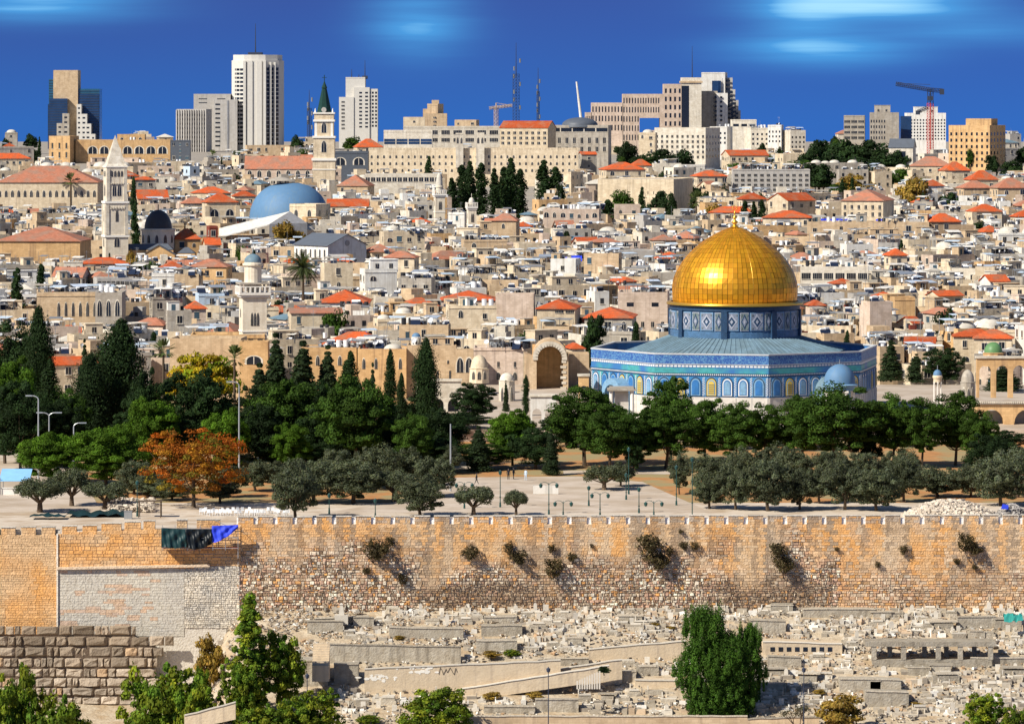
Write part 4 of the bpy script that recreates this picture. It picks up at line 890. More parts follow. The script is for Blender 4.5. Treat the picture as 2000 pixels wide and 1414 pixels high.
hx(1277,1408,252,318,'pale','flat','pale stone building with five rows of windows and a dark right side',name='stone_block',cat='building',Y=1960,rot=-20,d=22,grids=[('f',262,312,10,5,.4,.5,'plain'),('r',262,312,5,4,.3,.4,'plain')])
hx(1247,1284,262,300,'cream','domes','small cream building with a grey dome left of the five-row stone block',name='domed_house',cat='building',Y=1940,rot=-10)
hx(1165,1357,352,420,'cream','flat','long blank cream building with a shaded blue-grey right side',name='plain_building',cat='building',Y=1560,rot=-14,d=34,grids=[('f',366,410,6,2,.12,.25,'hole',.55,1)])
hx(1100,1140,338,378,'cream','flat','small cream block with a flat roof left of the long blank building',name='plain_building',cat='building',Y=1600,rot=-20,d=14)
hx(1430,1580,333,378,'concrete','flat','grey concrete apartment block covered in white water tanks',name='apartment_block',cat='building',Y=1640,rot=0,d=12,grids=[('f',338,376,12,4,.55,.5,'ribbon')],clutter=34)
hx(612,720,300,330,'slate','flat','dark hall just right of the green spire tower',name='dark_hall',cat='building',Y=1760,rot=0,grids=[('f',306,326,3,1,.5,.7,'arch')])
hx(714,860,344,372,'pale','flat','low white building with a long ribbon of windows above the white domes',name='modern_building',cat='building',Y=1580,rot=0,d=14,grids=[('f',346,356,14,1,.75,.8,'plain')])
hx(660,730,364,384,'tan','hip','square house with faded pyramid roof right of the big blue dome',name='tiled_house',roofm='tile_old',rpy=343,Y=1560,rot=-8,d=14)
hx(640,720,403,420,'cream','gable','low house with a bright red roof touching the right of the blue dome',name='tiled_house',rpy=390,Y=1440,rot=0)
# white gabled building: gable end faces right of centre
Y = 1190; rt = R(-32); t = thing('gabled_church', 'white gabled church building with a slate roof and a small round window', 'church', (X(645,Y+10), Y+10, gcity(Y)-1), rt); HEROES.append((578,712,459,516,Y)); BOXES.append((X(575,Y),X(715,Y),Y-2,Y+24))
w, d = 13.0, 16.0; h = Z(480,Y)-t.location.z; rh = (480-459)*Y/F; b = MB(); b.box(-w/2,-d/2,0,w/2,d/2,h); b.ext([(-w/2,h),(w/2,h),(0,h+rh)],-d/2,d/2); b.build('wall', MT['white'], t)
t.rotation_euler = (0,0,R(38)); b = MB(); b.gable(-w/2,-d/2,w/2,d/2,h+.15,h+rh+.15,axis='y',ov=.4); b.build('roof', MT['slate'], t)
windows(t, [(-w/2,-(-d/2+1.2+k*2.2),h-3.4,-math.pi/2,.7,2.2,'plain') for k in range(7)]+[(-4+k*2.6,-d/2,.0+h-7.5,0,1.1,2.2,'arch') for k in range(4)]); b = MB(); b.M = Matrix.Translation((0,-d/2-.05,h+.6)) @ Matrix.Rotation(R(90),4,'X'); b.lathe([(.01,.12),(.75,.12),(.8,0)], 16); b.build('round_window', MT['concrete'], t)
# blue church dome
Y = 1400; z0 = gcity(Y); s = Y/F; t = thing('domed_church', 'church rotunda with huge faded blue flattened dome and small lantern', 'church', (X(565,Y), Y, z0)); HEROES.append((487,645,345,440,Y)); BOXES.append((X(485,Y),X(648,Y),Y-14,Y+14))
zb = Z(428,Y)-z0; r = 78*s; b = MB(); H = (428-357)*s; prof = [(r*math.cos(R(a))**.82, zb+H*math.sin(R(a))) for a in range(0, 67, 6)]; top = prof[-1]; prof += [(top[0]*.96, top[1]+.1), (3.2, top[1]+.9)]; b.lathe(prof, 64); b.build('dome', MT['dome_blue'], t, smooth=True)
b = MB(); b.lathe([(r+.3,0),(r+.3,zb-.3),(r+.6,zb-.1),(r,zb+.1)], 48); b.build('drum', MT['cream'], t)
b = MB(); z = top[1]+.8; 
for k in range(8): a = k*math.pi/4; b.tube((2.6*math.cos(a)-3,2.6*math.sin(a),z-.2),(2.6*math.cos(a)-3,2.6*math.sin(a),z+1),.2)
b.lathe([(5.0,z+.8),(3.6,z+1.3),(0.1,z+2.2)], 20, cx=-3); b.build('lantern', MT['grey'], t)
hx(566,645,404,432,'cream','flat','cream polygonal church block with arched windows in front of the blue dome',name='church_block',cat='church',Y=1375,rot=-28,d=9,grids=[('f',410,424,2,1,.25,.9,'arch'),('r',410,424,2,1,.3,.9,'arch')])
t, w, d, h = hx(440,556,462,478,'tan','flat','hall under a long white sheet roof slanting up before the blue dome',name='white_roofed_hall',cat='building',Y=1290,d=12,rot=0,wins=[])
b = MB(); q = [(428,463,1288),(428,446,1296),(566,413,1304),(526,438,1288),(600,436,1290)]; V = [Vector((X(a_,Y_),Y_,Z(p_,Y_)))-t.location for a_, p_, Y_ in q]; dn = Vector((0,0,-.35))
b.add([V[0],V[3],V[2],V[1],V[0]+dn,V[3]+dn,V[2]+dn,V[1]+dn], [(0,1,2,3),(0,4,5,1),(1,5,6,2)]); b.build('sheet_roof', MT['white'], t); b = MB(); b.add([V[3],V[4],V[2],V[3]+Vector((0,0,-6)),V[4]+Vector((0,0,-4))], [(0,1,2),(0,3,4,1)]); b.build('gable_end', MT['roof_dark'], t); HEROES.append((428,600,413,470,1290))
# twin-belfry block
for (a, c, wd) in ((393,465,'square belfry with arched openings and red pyramid roof left of the blue dome'),): 
    t, w, d, h = hx(a,c,396,440,'cream','hip',wd,name='belfry',cat='tower',rpy=378,Y=1360,rot=14,d=9,grids=[('f',408,430,2,1,.5,.85,'arch')])
    for px in (-w/2,w/2): b = MB(); b.box(px-.7,-d/2-.6,0,px+.7,-d/2+.4,h-1); b.build('buttress', MT['cream'], t)
# black domed church
Y = 1240; z0 = gcity(Y); s = Y/F; t = thing('domed_church', 'cream church with a smooth black dome right of the square bell tower', 'church', (X(309,Y), Y, z0)); HEROES.append((238,345,410,512,Y)); BOXES.append((X(232,Y),X(352,Y),Y-14,Y+12))
r = 27*s; zb = Z(447,Y)-z0; b = MB(); b.lathe([(r*math.cos(R(a)), zb+(37*s)*math.sin(R(a))) for a in range(0,91,8)], 36); b.tube((0,0,zb+37*s-.2),(0,0,zb+37*s+1.5),.15); b.build('dome', MT['dome_black'], t, smooth=True)
b = MB(); b.lathe([(33*s,0),(33*s,zb-.7),(34.5*s,zb-.4),(34.5*s,zb),(r,zb+.1)], 12, rot=R(15)); b.build('drum', MT['bright_stone'], t)
windows(t, [(33*s*.97*math.cos(R(a)),33*s*.97*math.sin(R(a)),zb-4,R(a+90),.8,2.2,'arch') for a in (-150,-120,-90,-60,-30)])
zc = Z(486,Y)-z0; b = MB(); b.box(-9.5,-9,0,5,-4.6,zc); b.box(-3.4,-12,0,5.6,-9.01,zc-1.2); b.ext([(-3.4,zc-1.2),(5.6,zc-1.2),(1.1,zc+1.4)],-12,-9.01); b.box(6,-8,0,11,-3,zc-1); b.build('nave', MT['ochre'], t)
b = MB(); b.gable(-3.4,-12,5.6,-9.01,zc-1.1,zc+1.5,axis='y'); b.pyr(6,-8,11,-3,zc-1,zc+.6,ridge=1); b.pyr(-9.5,-9,5,-4.6,zc,zc+1.6,ridge=11); b.build('roof', MT['slate'], t)
windows(t, [(-6+k*1.8,-9,zc-4,0,.6,1.6,'arch') for k in range(2)]+[(0,-12,zc-4.5,0,1.0,1.6,'arch')])
# square bell tower
Y = 1230; z0 = gcity(Y)-1; s = Y/F; rt = R(14); t = thing('bell_tower', 'tall square cream bell tower with pointed stone spire at left', 'tower', (X(225,Y), Y, z0), rt); HEROES.append((190,260,266,512,Y)); BOXES.append((X(186,Y),X(262,Y),Y-6,Y+6))
def zz(py): return Z(py,Y)-z0
w = 53*s/1.2; b = MB()
b.box(-w/2,-w/2,0,w/2,w/2,zz(395)); b.box(-w/2*.92,-w/2*.92,zz(395),w/2*.92,w/2*.92,zz(326)); b.build('wall', MT['bright_stone'], t)
b = MB(); b.box(-w/2-.25,-w/2-.25,zz(397),w/2+.25,w/2+.25,zz(393)); b.box(-w/2-.3,-w/2-.3,zz(463),w/2+.3,w/2+.3,zz(459)); b.box(-w/2*.92-.2,-w/2*.92-.2,zz(327),w/2*.92+.2,w/2*.92+.2,zz(325)); b.build('cornice', MT['whitecol'], t)
b = MB(); q = w/2*.98
b.add([(-q,-q,zz(325)),(q,-q,zz(325)),(q,q,zz(325)),(-q,q,zz(325)),(0,0,zz(264)),(-q*.8,-q*.8,zz(320)),(q*.8,-q*.8,zz(320)),(q*.8,q*.8,zz(320)),(-q*.8,q*.8,zz(320))], [(0,1,6,5),(1,2,7,6),(2,3,8,7),(3,0,5,8),(5,6,4),(6,7,4),(7,8,4),(8,5,4)]); b.build('spire', MT['pale'], t)
f = w*.92; sp = []
for (face, rz) in (('f',0),('l',-math.pi/2)):
    def put(u, z, ww, hh, kd, off): sp.append((u,-off/2,z,rz,ww,hh,kd) if face == 'f' else (-off/2,-u,z,rz,ww,hh,kd))
    for k in range(4): put((k-1.5)*w*.15, zz(345), w*.09, 11*s, 'arch', f)
    for k in (-1, 1): put(k*w*.11, zz(383), w*.16, 22*s, 'arch', f)
    put(0, zz(433), w*.12, 22*s, 'arch', w); put(0, zz(482), w*.22, 18*s, 'arch', w)
windows(t, sp)
b = MB()
for k in (-1,1): b.box(k*w*.42-w*.07,-w/2-.22,zz(458),k*w*.42+w*.07,-w/2,zz(400)); b.box(-w/2-.22,k*w*.42-w*.07,zz(458),-w/2,k*w*.42+w*.07,zz(400)); b.box(k*w*.38-w*.07,-f/2-.22,zz(392),k*w*.38+w*.07,-f/2,zz(330))
for q_ in range(6): b.box(-w*.3+q_*w*.12,-w/2-.3,zz(408),-w*.3+q_*w*.12+w*.06,-w/2,zz(404)); b.box(-w*.28+q_*w*.11,-f/2-.3,zz(360),-w*.28+q_*w*.11+w*.06,-f/2,zz(357))
b.build('pilaster', MT['pale'], t)
# green spire tower
Y = 1650; z0 = gcity(Y)-1; s = Y/F; t = thing('church_tower', 'slender cream church tower with a dark green spire and cross', 'tower', (X(633.5,Y), Y, z0)); HEROES.append((612,656,150,358,Y)); BOXES.append((X(606,Y),X(660,Y),Y-6,Y+6))
b = MB()
for (hw, pa, pb) in ((22,370,312),(20.5,312,268),(18.5,268,236),(19,236,222)): b.cbox(0,0,zz(pa),hw*2*s,hw*2*s,(pa-pb)*s)
b.build('wall', MT['cream'], t); b = MB()
for (hw, pa, pb) in ((24,314,309),(22.5,270,266),(21,238,234),(21,223,220),(23,332,330)): b.cbox(0,0,zz(pa),hw*2*s,hw*2*s,(pa-pb)*s)
for k in (-1,1): b.cbox(k*17*s,-19*s,zz(309),4*s,2.5*s,41*s); b.cbox(k*15.5*s,-17.5*s,zz(266),4*s,2.5*s,28*s); b.tube((k*17*s,-17*s,zz(220)),(k*17*s,-17*s,zz(212)),.35,.1)
b.build('cornice', MT['whitecol'], t)
windows(t, [(0,-20.5*s,zz(298),0,9*s,22*s,'arch'),(0,-18.5*s,zz(260),0,9*s,20*s,'arch'),(-20.5*s,0,zz(298),-math.pi/2,9*s,22*s,'arch')])
b = MB(); q = 14*s; b.lathe([(q*1.15,zz(221)),(q,zz(214)),(6.5*s,zz(180)),(5*s,zz(174)),(6*s,zz(172)),(2.5*s,zz(164)),(.05,zz(158))], 8, rot=R(22.5)); b.tube((0,0,zz(162)),(0,0,zz(147)),.15); b.tube((-.9,0,zz(152)),(.9,0,zz(152)),.12); b.build('spire', MT['spire_green'], t)
b = MB(); b.M = Matrix.Translation((0,-16*s,zz(215))) @ Matrix.Rotation(R(90),4,'X'); b.lathe([(.01,.5),(4.6*s,.5),(5*s,0)], 16); b.build('clock_face', MT['concrete'], t)
# minarets
def minaret(px, w_, pts, Y, label, rot=12, dm='lead'):
    """pts: rows base, balcony bottom, balcony top, drum top, dome top"""
    z0 = gcity(Y)-1; s = Y/F; z = lambda py: Z(py,Y)-z0; t = thing('minaret', label, 'minaret', (X(px,Y), Y, z0), R(rot)); w = w_*s/1.18; b = MB(); pb, pbal, pbt, pdt, pt = pts
    b.cbox(0,0,0,w,w,z(pbal)); b.build('shaft', MT['bright_stone'], t)
    b = MB(); b.cbox(0,0,z(pbal),w*1.15,w*1.15,.5); b.cbox(0,0,z(pbal)+.5,w*1.3,w*1.3,.5)
    n = 7
    for k in range(n):
        u = -w*.6+w*1.2*k/(n-1)
        for (x,y) in ((u,-w*.62),(-w*.62,u)): b.cbox(x,y,z(pbal)+1,w*.07,w*.07,1.1)
    b.box(-w*.65,-w*.65,z(pbal)+2.1,w*.65,-w*.58,z(pbal)+2.3); b.box(-w*.65,-w*.58,z(pbal)+2.1,-w*.58,w*.6,z(pbal)+2.3); b.build('balcony', MT['whitecol'], t)
    b = MB(); b.cbox(0,0,z(pbt)-.3,w*1.25,w*1.25,.35)
    for x in (-1,1):
        for y in (-1,1): b.cbox(x*w*.55,y*w*.55,z(pbal)+1,w*.09,w*.09,z(pbt)-z(pbal)-1.2)
    b.build('canopy', MT['grey'], t)
    b = MB(); b.lathe([(w*.36,z(pbal)+1),(w*.36,z(pdt)-.8),(w*.43,z(pdt)-.7),(w*.43,z(pdt)-.3),(w*.36,z(pdt)-.2),(w*.36,z(pdt))], 16); b.build('drum', MT['bright_stone'], t)
    b = MB(); r = w*.36; b.lathe([(r*math.cos(R(a)), z(pdt)+(z(pt)-z(pdt))*math.sin(R(a))) for a in range(0,91,10)], 20); b.tube((0,0,z(pt)-.1),(0,0,z(pt)+1.2),.08); b.build('dome', MT[dm], t, smooth=True)
    hs = z(pbal); windows(t, [(k*w*.12,-w/2,hs*.72,0,w*.09,2.6,'arch') for k in (-1,0,1)]+[(0,-w/2,hs*.45,0,w*.22,1.6,'arch'),(-w/2,0,hs*.8,-math.pi/2,w*.2,1.8,'arch')])
    b = MB(); b.cbox(0,0,hs*.66,w*1.06,w*1.06,.3); b.cbox(0,0,hs*.38,w*1.05,w*1.05,.25); b.build('string_course', MT['whitecol'], t)
    HEROES.append((px-w_*.6, px+w_*.6, pt, pb, Y)); BOXES.append((X(px,Y)-w,X(px,Y)+w,Y-w,Y+w)); return t
minaret(494, 56, (672,580,552,512,496), 905, 'tall cream minaret with a railed balcony and small grey dome left of the date palm')
minaret(858, 22, (440,385,378,362,338), 1420, 'small cream minaret with a dark balcony before the central cypresses', dm='dome_white')
minaret(921, 19, (450,410,402,395,386), 1360, 'short cream minaret with a white cap right of the small dark-balconied minaret', dm='dome_white')
# ---------------------------------------------------------------- recognisable houses of the old city (px0,px1,eaves,visible bottom,wall,roof,ridge row,label,extra)
TH = 'tiled_house'; SH = 'stone_house'
LST = [
 (258,305,352,378,'grey','hip',346,'grey house with a red roof right of the square bell tower top',{}),
 (262,330,388,398,'cream','gable',372,'low house with a broad red roof between bell tower and belfry',{}),
 (352,405,398,412,'cream','hip',386,'house under a faded red roof left of the belfry',{'roofm':'tile_old'}),
 (372,452,378,390,'cream','hip',366,'wide house with a bright orange roof above the belfry',{}),
 (452,500,384,395,'cream','hip',374,'red-roofed house touching the left of the blue dome',{}),
 (335,392,468,486,'ochre','hip',448,'orange-walled house with a bright roof right of the black dome',{}),
 (395,432,478,500,'tan','gable',466,'small red roof sloping beside the rust-coloured tower',{}),
 (402,427,446,492,'rust','flat',None,'narrow rust-red brick tower beside the black domed church',{'d':6}),
 (152,255,516,530,'pink','hip',505,'long low house with a bright orange-red roof below the square bell tower',{'rot':2}),
 (372,452,522,552,'ochre','hip',508,'small yellow stone house with a faded pyramid roof left of the minaret',{'roofm':'tile_old','rot':-8}),
 (65,240,578,640,'tan','flat',None,'long tan building with tall paired arched windows at left',{'grids':[('f',592,618,9,1,.34,1.,'arch',.22,1)],'rot':6,'d':16,'clutter':12,'Y':985}),
 (190,242,575,650,'grey','flat',None,'grey stone wing with three tall arched windows and round arches below',{'grids':[('f',588,618,3,1,.5,1.,'arch'),('f',636,650,2,1,.75,.95,'arch')],'rot':0,'d':10,'clutter':4,'Y':972}),
 (290,358,584,628,'grey','flat',None,'plain grey house with stepped wall below the arched building',{'clutter':6}),
 (322,376,612,650,'grey','flat',None,'grey house with one window under a white sheet canopy',{'rot':8,'clutter':3}),
 (360,404,604,632,'pink','hip',590,'little house with a bright red pyramid roof left of the minaret',{}),
 (380,440,578,600,'bluewash','flat',None,'pale blue rendered house with dark windows left of the minaret',{'clutter':4}),
 (180,272,546,566,'concrete','flat',None,'concrete house with a long dark-framed window band above the arched building',{'grids':[('f',549,558,9,1,.8,.9,'ribbon')],'clutter':5}),
 (295,345,540,562,'white','flat',None,'white house with a long blank parapet above the grey stone wing',{'clutter':3,'rot':4}),
 (342,395,540,570,'tan','flat',None,'tan house with plain blank wall left of the minaret',{'clutter':4,'rot':-6}),
 (372,520,660,700,'ochre','flat',None,'orange stone terrace with small square openings beside the minaret foot',{'grids':[('f',662,668,8,1,.55,.8,'hole')],'rot':2,'Y':900}),
 (335,480,668,745,'tan','flat',None,'broad sandstone wall building behind the yellow tree',{'rot':-3,'wins':[],'Y':882}),
 (470,525,672,760,'ochre','flat',None,'sandstone gatehouse with a dark arch under the minaret',{'grids':[('f',696,712,1,1,.5,1.,'arch')],'rot':0,'Y':875}),
 (626,722,592,604,'white','hip',570,'low house with a brilliant orange-red roof right of the date palm',{'rot':0,'d':16}),
 (862,968,587,600,'pink','hip',571,'low house with a brilliant red roof at the centre of the old city',{'rot':0,'d':14}),
 (1048,1135,604,640,'cream','hip',588,'cream house with a bright orange roof left of the golden dome',{'rot':-6,'d':14,'grids':[('f',606,612,2,1,.8,.9,'ribbon',.45,1)]}),
 (1140,1245,622,650,'grey','hip',604,'grey house with a wide orange roof beside the golden dome',{'rot':-5,'d':16}),
 (1130,1185,628,634,'pink','gable',622,'small bright red roof peeping behind the dark cypress',{}),
 (1205,1310,578,650,'pink','flat',None,'big pinkish stone house with paired square windows touching the golden dome',{'grids':[('f',590,600,2,1,.28,.8,'hole'),('f',628,640,5,1,.3,.9,'plain')],'rot':-4,'d':14,'clutter':5,'Y':1010}),
 (968,1045,580,640,'pink','flat',None,'large blank pink plastered wall left of the orange-roofed cream house',{'wins':[],'rot':-3,'Y':1015}),
 (870,970,602,650,'cream','flat',None,'cream house with tall narrow windows below the central red roof',{'rot':6,'clutter':6}),
 (702,776,532,570,'white','flat',None,'white three-storey house with balconies right of the date palm',{'rot':14,'clutter':5,'upper':(7,5,3,1)}),
 (625,690,520,560,'cream','flat',None,'cream house with plain walls under the small red roof',{'rot':12,'clutter':3}),
 (642,690,513,522,'cream','hip',502,'small red pyramid roof above the white three-storey house',{}),
 (750,818,504,540,'cream','hip',492,'cream house with a faded pyramid roof right of the white gabled church',{'roofm':'tile_old','rot':-10}),
 (778,850,550,578,'grey','flat',None,'grey house with three square windows right of the white three-storey house',{'grids':[('f',556,564,3,1,.4,.9,'frame')],'rot':-8,'clutter':5}),
 (728,770,628,650,'cream','domes',None,'cream house with a big whitewashed dome above the arcade building',{'name':'domed_house'}),
 (560,670,612,645,'cream','gable',604,'cream house with an old tile roof below the bright orange one',{'roofm':'tile_old','rot':8}),
 (780,880,640,668,'tan','flat',None,'tan house with a dark red awning above the arcade building',{'clutter':8,'rot':-3}),
 (740,830,458,485,'cream','flat',None,'cream house with an arched door right of the white gabled church',{'wk':'arch','clutter':4,'rot':10}),
 (900,990,472,500,'tan','flat',None,'tan house with paired arched windows at centre',{'wk':'arch','clutter':5,'rot':6}),
 (955,1000,484,500,'tan','flat',None,'small tan house with twin arched windows under pale blue sheet roof',{'wk':'arch','clutter':2}),
 (1075,1135,512,545,'white','flat',None,'whitewashed house with bright blue tarpaulins on its roof',{'rot':-14,'clutter':2}),
 (1140,1215,500,535,'tan','flat',None,'tan house with narrow windows right of the blue-tarped white house',{'rot':-8,'clutter':6}),
 (1165,1200,528,536,'pink','gable',522,'small bright red awning-roofed house left of the golden dome',{}),
 (1280,1335,506,516,'cream','hip',494,'low house with a red roof touching the left of the golden dome',{}),
 (1150,1210,474,486,'tan','hip',466,'house with an old brown tile roof between white domes',{'roofm':'tile_old'}),
 (1270,1320,470,482,'tan','hip',460,'house with faded tile roof left of the golden finial',{'roofm':'tile_old'}),
 (960,1015,432,470,'tan','hip',418,'tan house with a low faded roof under the cypress wood',{'roofm':'tile_old','rot':-10}),
 (1060,1175,412,440,'pink','flat',None,'pink stone terrace with arched windows beside the tall lone cypress',{'wk':'arch','clutter':10,'rot':-4}),
 (1200,1250,404,432,'pink','flat',None,'small pink tower house among cypresses below the long blank building',{'rot':0}),
 (1440,1496,390,408,'cream','hip',378,'white-walled house with a crimson roof behind the golden finial',{}),
 (1500,1592,392,425,'cream','gable',378,'cream gabled house with a crimson roof right of the golden finial',{'rot':34}),
 (1488,1590,426,440,'cream','hip',413,'low house with a wide orange roof above the golden dome shoulder',{'rot':-6}),
 (1522,1560,412,420,'cream','hip',403,'small orange roof stacked above the wide orange one',{}),
 (1640,1750,393,428,'cream','hip',372,'big cream villa with a faded pyramid roof right of centre',{'roofm':'tile_old','rot':-16,'d':18,'grids':[('f',398,426,6,2,.35,.55,'plain')]}),
 (1575,1815,438,462,'tan','flat',None,'very long low tan building with blue sheeting on its roof',{'rot':-3,'clutter':14,'d':12}),
 (1775,1860,325,345,'cream','hip',307,'cream villa with a faded roof below the red crane',{'roofm':'tile_old','rot':-6}),
 (1835,1893,334,350,'cream','hip',317,'villa with a bright orange roof left of the orange stone block',{}),
 (1885,1948,352,368,'cream','hip',334,'villa with a domed orange roof under the orange stone block',{}),
 (1800,1842,364,380,'white','hip',352,'white house with a red pyramid roof among the right-hand trees',{}),
 (1870,1935,368,388,'tan','hip',354,'tan villa with an old roof left of the rightmost villa',{'roofm':'tile_old'}),
 (1935,2010,368,395,'tan','hip',349,'rightmost tan villa with a faded pyramid roof',{'roofm':'tile_old'}),
 (1735,1790,288,320,'pale','gable',272,'pale building with an arched dark roof below the red crane',{'roofm':'slate','rot':-14,'grids':[('f',296,312,1,1,.4,1,'hole'),]}),
 (1410,1500,304,316,'cream','gable',294,'long low house with a bright red roof left of the dark pines',{}),
 (1515,1600,304,312,'cream','flat',None,'cream house with a round turret left of the dark pines',{}),
 (1350,1420,345,358,'cream','hip',334,'house with a bright red roof right of the long blank building',{}),
 (1170,1260,332,350,'cream','hip',318,'house with a red tile roof and solar panels above the long blank building',{}),
 (1230,1272,324,336,'cream','hip',312,'small house with an orange pyramid roof left of the dark trees',{}),
 (1130,1165,302,320,'grey','gable',297,'grey house with a small red roof right of the crenellated building',{}),
 (690,748,288,300,'cream','hip',272,'house with a bright orange roof between green spire and crenellated building',{}),
 (1425,1480,332,342,'cream','hip',321,'house with a faded pyramid roof above the grey concrete apartments',{'roofm':'tile_old'}),
 (1890,1955,414,430,'cream','hip',400,'low house with a bright orange roof at right',{}),
 (1805,1875,434,460,'tan','hip',418,'house with a bright orange pyramid roof at the right of the long tan building',{}),
 (1975,2030,424,440,'cream','hip',412,'orange roof cut by the right edge',{}),
 (1728,1770,500,530,'cream','hip',487,'white house with a bright red roof right of the golden dome',{}),
 (1560,1700,525,562,'pale','flat',None,'white building with long glazed storeys right of the golden dome',{'grids':[('f',533,546,6,1,.8,.9,'ribbon')],'rot':-5,'clutter':8}),
 (1620,1670,555,570,'white','hip',546,'white house with a faded red roof right of the golden dome base',{}),
 (1700,1752,582,600,'tan','hip',572,'tan house with an orange roof, upper one of the pair right of the dome',{}),
 (1810,1880,578,590,'cream','gable',569,'long low orange roof at right among flat roofs',{'rot':25}),
 (1915,1970,550,572,'white','gable',538,'white house with a crimson gable roof near the right edge',{'rot':20}),
 (1575,1610,598,620,'cream','hip',588,'house with an orange roof beside the drum of the golden dome',{}),
 (1680,1740,595,645,'pink','flat',None,'tall windowless pinkish house right of the golden dome drum',{'wins':[],'rot':18,'clutter':3}),
 (1740,1785,586,620,'ochre','flat',None,'orange stone house with slim windows right of the windowless one',{'rot':6}),
 (1755,1800,632,645,'cream','gable',620,'small steep orange roof left of the dark round tree',{'rot':30}),
 (1860,1950,658,680,'cream','hip',645,'red roofed house left of the green dome',{'rot':-5}),
 (1900,1980,662,690,'cream','hip',646,'house with the wide crimson roof above the green dome',{'rot':-8}),
 (1765,1830,670,690,'cream','gable',660,'low crimson roof above the far pines at right',{'rot':-8}),
 (1985,2040,640,690,'white','flat',None,'tall white house cut by the right edge',{}),
 (985,1030,680,690,'cream','hip',670,'small orange roof left of the great ruined arch',{}),
 (1105,1140,682,700,'cream','hip',672,'small orange roof right of the great ruined arch',{}),
]
for (a, c, pt, pb, wm, rf, rp, lb, ex) in LST:
    ex = dict(ex); nm = ex.pop('name', TH if rf in ('hip','gable') else SH); cat = 'house'
    if nm == TH: ex.setdefault('group', None)
    hb(a, c, pt, pb, wm, rf, lb, name=nm, cat=cat, rpy=rp, **ex)
# blue sheets on roofs
def sheet_on(px0, px1, pt, pb, Y, m, label):
    t = thing('tarpaulin', label, 'tarpaulin', (X((px0+px1)/2,Y), Y, Z(pb,Y))); w = (px1-px0)*Y/F; h = (pb-pt)*Y/F; b = MB(); n = 8; vs = []
    for j in (0,1):
        for i in range(n+1): vs.append((-w/2+w*i/n, j*3.0, (h if j else .1)+rnd.uniform(-.12,.12)))
    b.add(vs, [(i,i+1,n+2+i,n+1+i) for i in range(n)]); k = len(b.v); b.add([(x,y,z-.06) for x,y,z in vs], [(i,n+1+i,n+2+i,i+1) for i in range(n)])
    b.build('cover', MT[m], t)
sheet_on(1604, 1662, 428, 437, Yof(440)+1, 'tarp_blue', 'long blue sheet on the roof of the very long tan building')
sheet_on(1712, 1730, 429, 437, Yof(440)+1, 'tarp_blue', 'small blue sheet right of the long one on the tan building')
sheet_on(1084, 1108, 503, 512, Yof(530)+1, 'tarp_blue', 'bright blue tarpaulin on the white house, left one of two')
sheet_on(1116, 1137, 500, 511, Yof(530)+1, 'tarp_blue', 'darker blue tarpaulin on the white house, right one of two')
sheet_on(702, 716, 650, 662, 935, 'tarp_blue', 'small deep blue sheet on a roof above the arcade building')

# ---------------------------------------------------------------- buildings round the esplanade
def arcade(px0, px1, pt, pb, Y, n, m, label, hfrac=.7, name='arcade', dd=2.2, zb=None, backm=None):
    z0 = (Z(pb,Y) if zb is None else zb); w = (px1-px0)*Y/F; h = Z(pt,Y)-z0; t = thing(name, label, 'arcade', (X((px0+px1)/2,Y), Y, z0)); b = MB(); bay = w/n; r = bay*.36; ha = h*hfrac
    for k in range(n):
        c = -w/2+bay*(k+.5); spr = ha-r; pts = [(c-bay/2,0),(c-r,0),(c-r,spr)]+[(c+r*math.cos(math.pi*(1-i/8)), spr+r*1.15*math.sin(math.pi*i/8)) for i in range(1,8)]+[(c+r,spr),(c+r,0),(c+bay/2,0),(c+bay/2,h),(c-bay/2,h)]
        b.ext(pts, 0, dd)
    b.build('wall', MT[m], t)
    b = MB(); b.box(-w/2-.2,-.25,h,w/2+.2,dd+.25,h+.35); b.build('cornice', MT['pale'], t)
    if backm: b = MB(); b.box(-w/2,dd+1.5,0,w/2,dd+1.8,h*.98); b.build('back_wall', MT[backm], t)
    return t
hb(700,795,685,790,'ochre','flat','long sandstone building with pointed windows behind the slender cypresses',name='sandstone_building',cat='building',Y=884,rot=0,d=10,zb=-60,grids=[('f',700,722,4,1,.22,.9,'arch')],clutter=6)
hb(795,892,681,790,'tan','flat','tan sandstone building with small square windows behind the spindle-shaped cypress',name='sandstone_building',cat='building',Y=887,rot=0,d=10,zb=-60,grids=[('f',700,714,3,1,.10,.5,'arch'),('f',722,742,4,1,.16,.8,'plain')],clutter=6,upper=(5,4,2,2))
hb(925,1022,684,790,'pink','flat','pinkish sandstone building between carved loggia and great arch',name='sandstone_building',cat='building',Y=886,rot=0,d=10,zb=-60,grids=[('f',706,718,3,1,.14,.9,'plain'),('f',726,744,3,1,.22,.8,'arch')],clutter=6)
b = MB()
hb(590,705,682,780,'ochre','flat','sandstone building with arched window left of the tall cypresses',name='sandstone_building',cat='building',Y=890,rot=-4,d=10,zb=-60,grids=[('f',695,715,5,1,.3,.9,'arch')],clutter=5)
t, w, d, h = hb(890,925,690,745,'tan','flat','carved stone loggia with two pointed dark arches behind the cypresses',name='loggia',cat='building',Y=880,rot=0,d=4,zb=-60,grids=[('f',700,728,2,1,.72,1.,'arch')],clear=False)
hb(1085,1150,700,790,'tan','flat','plain sandstone wall between the great arch and the blue shrine',name='sandstone_building',cat='building',Y=872,rot=0,d=8,zb=-60,grids=[('f',742,752,2,1,.4,.8,'arch')])
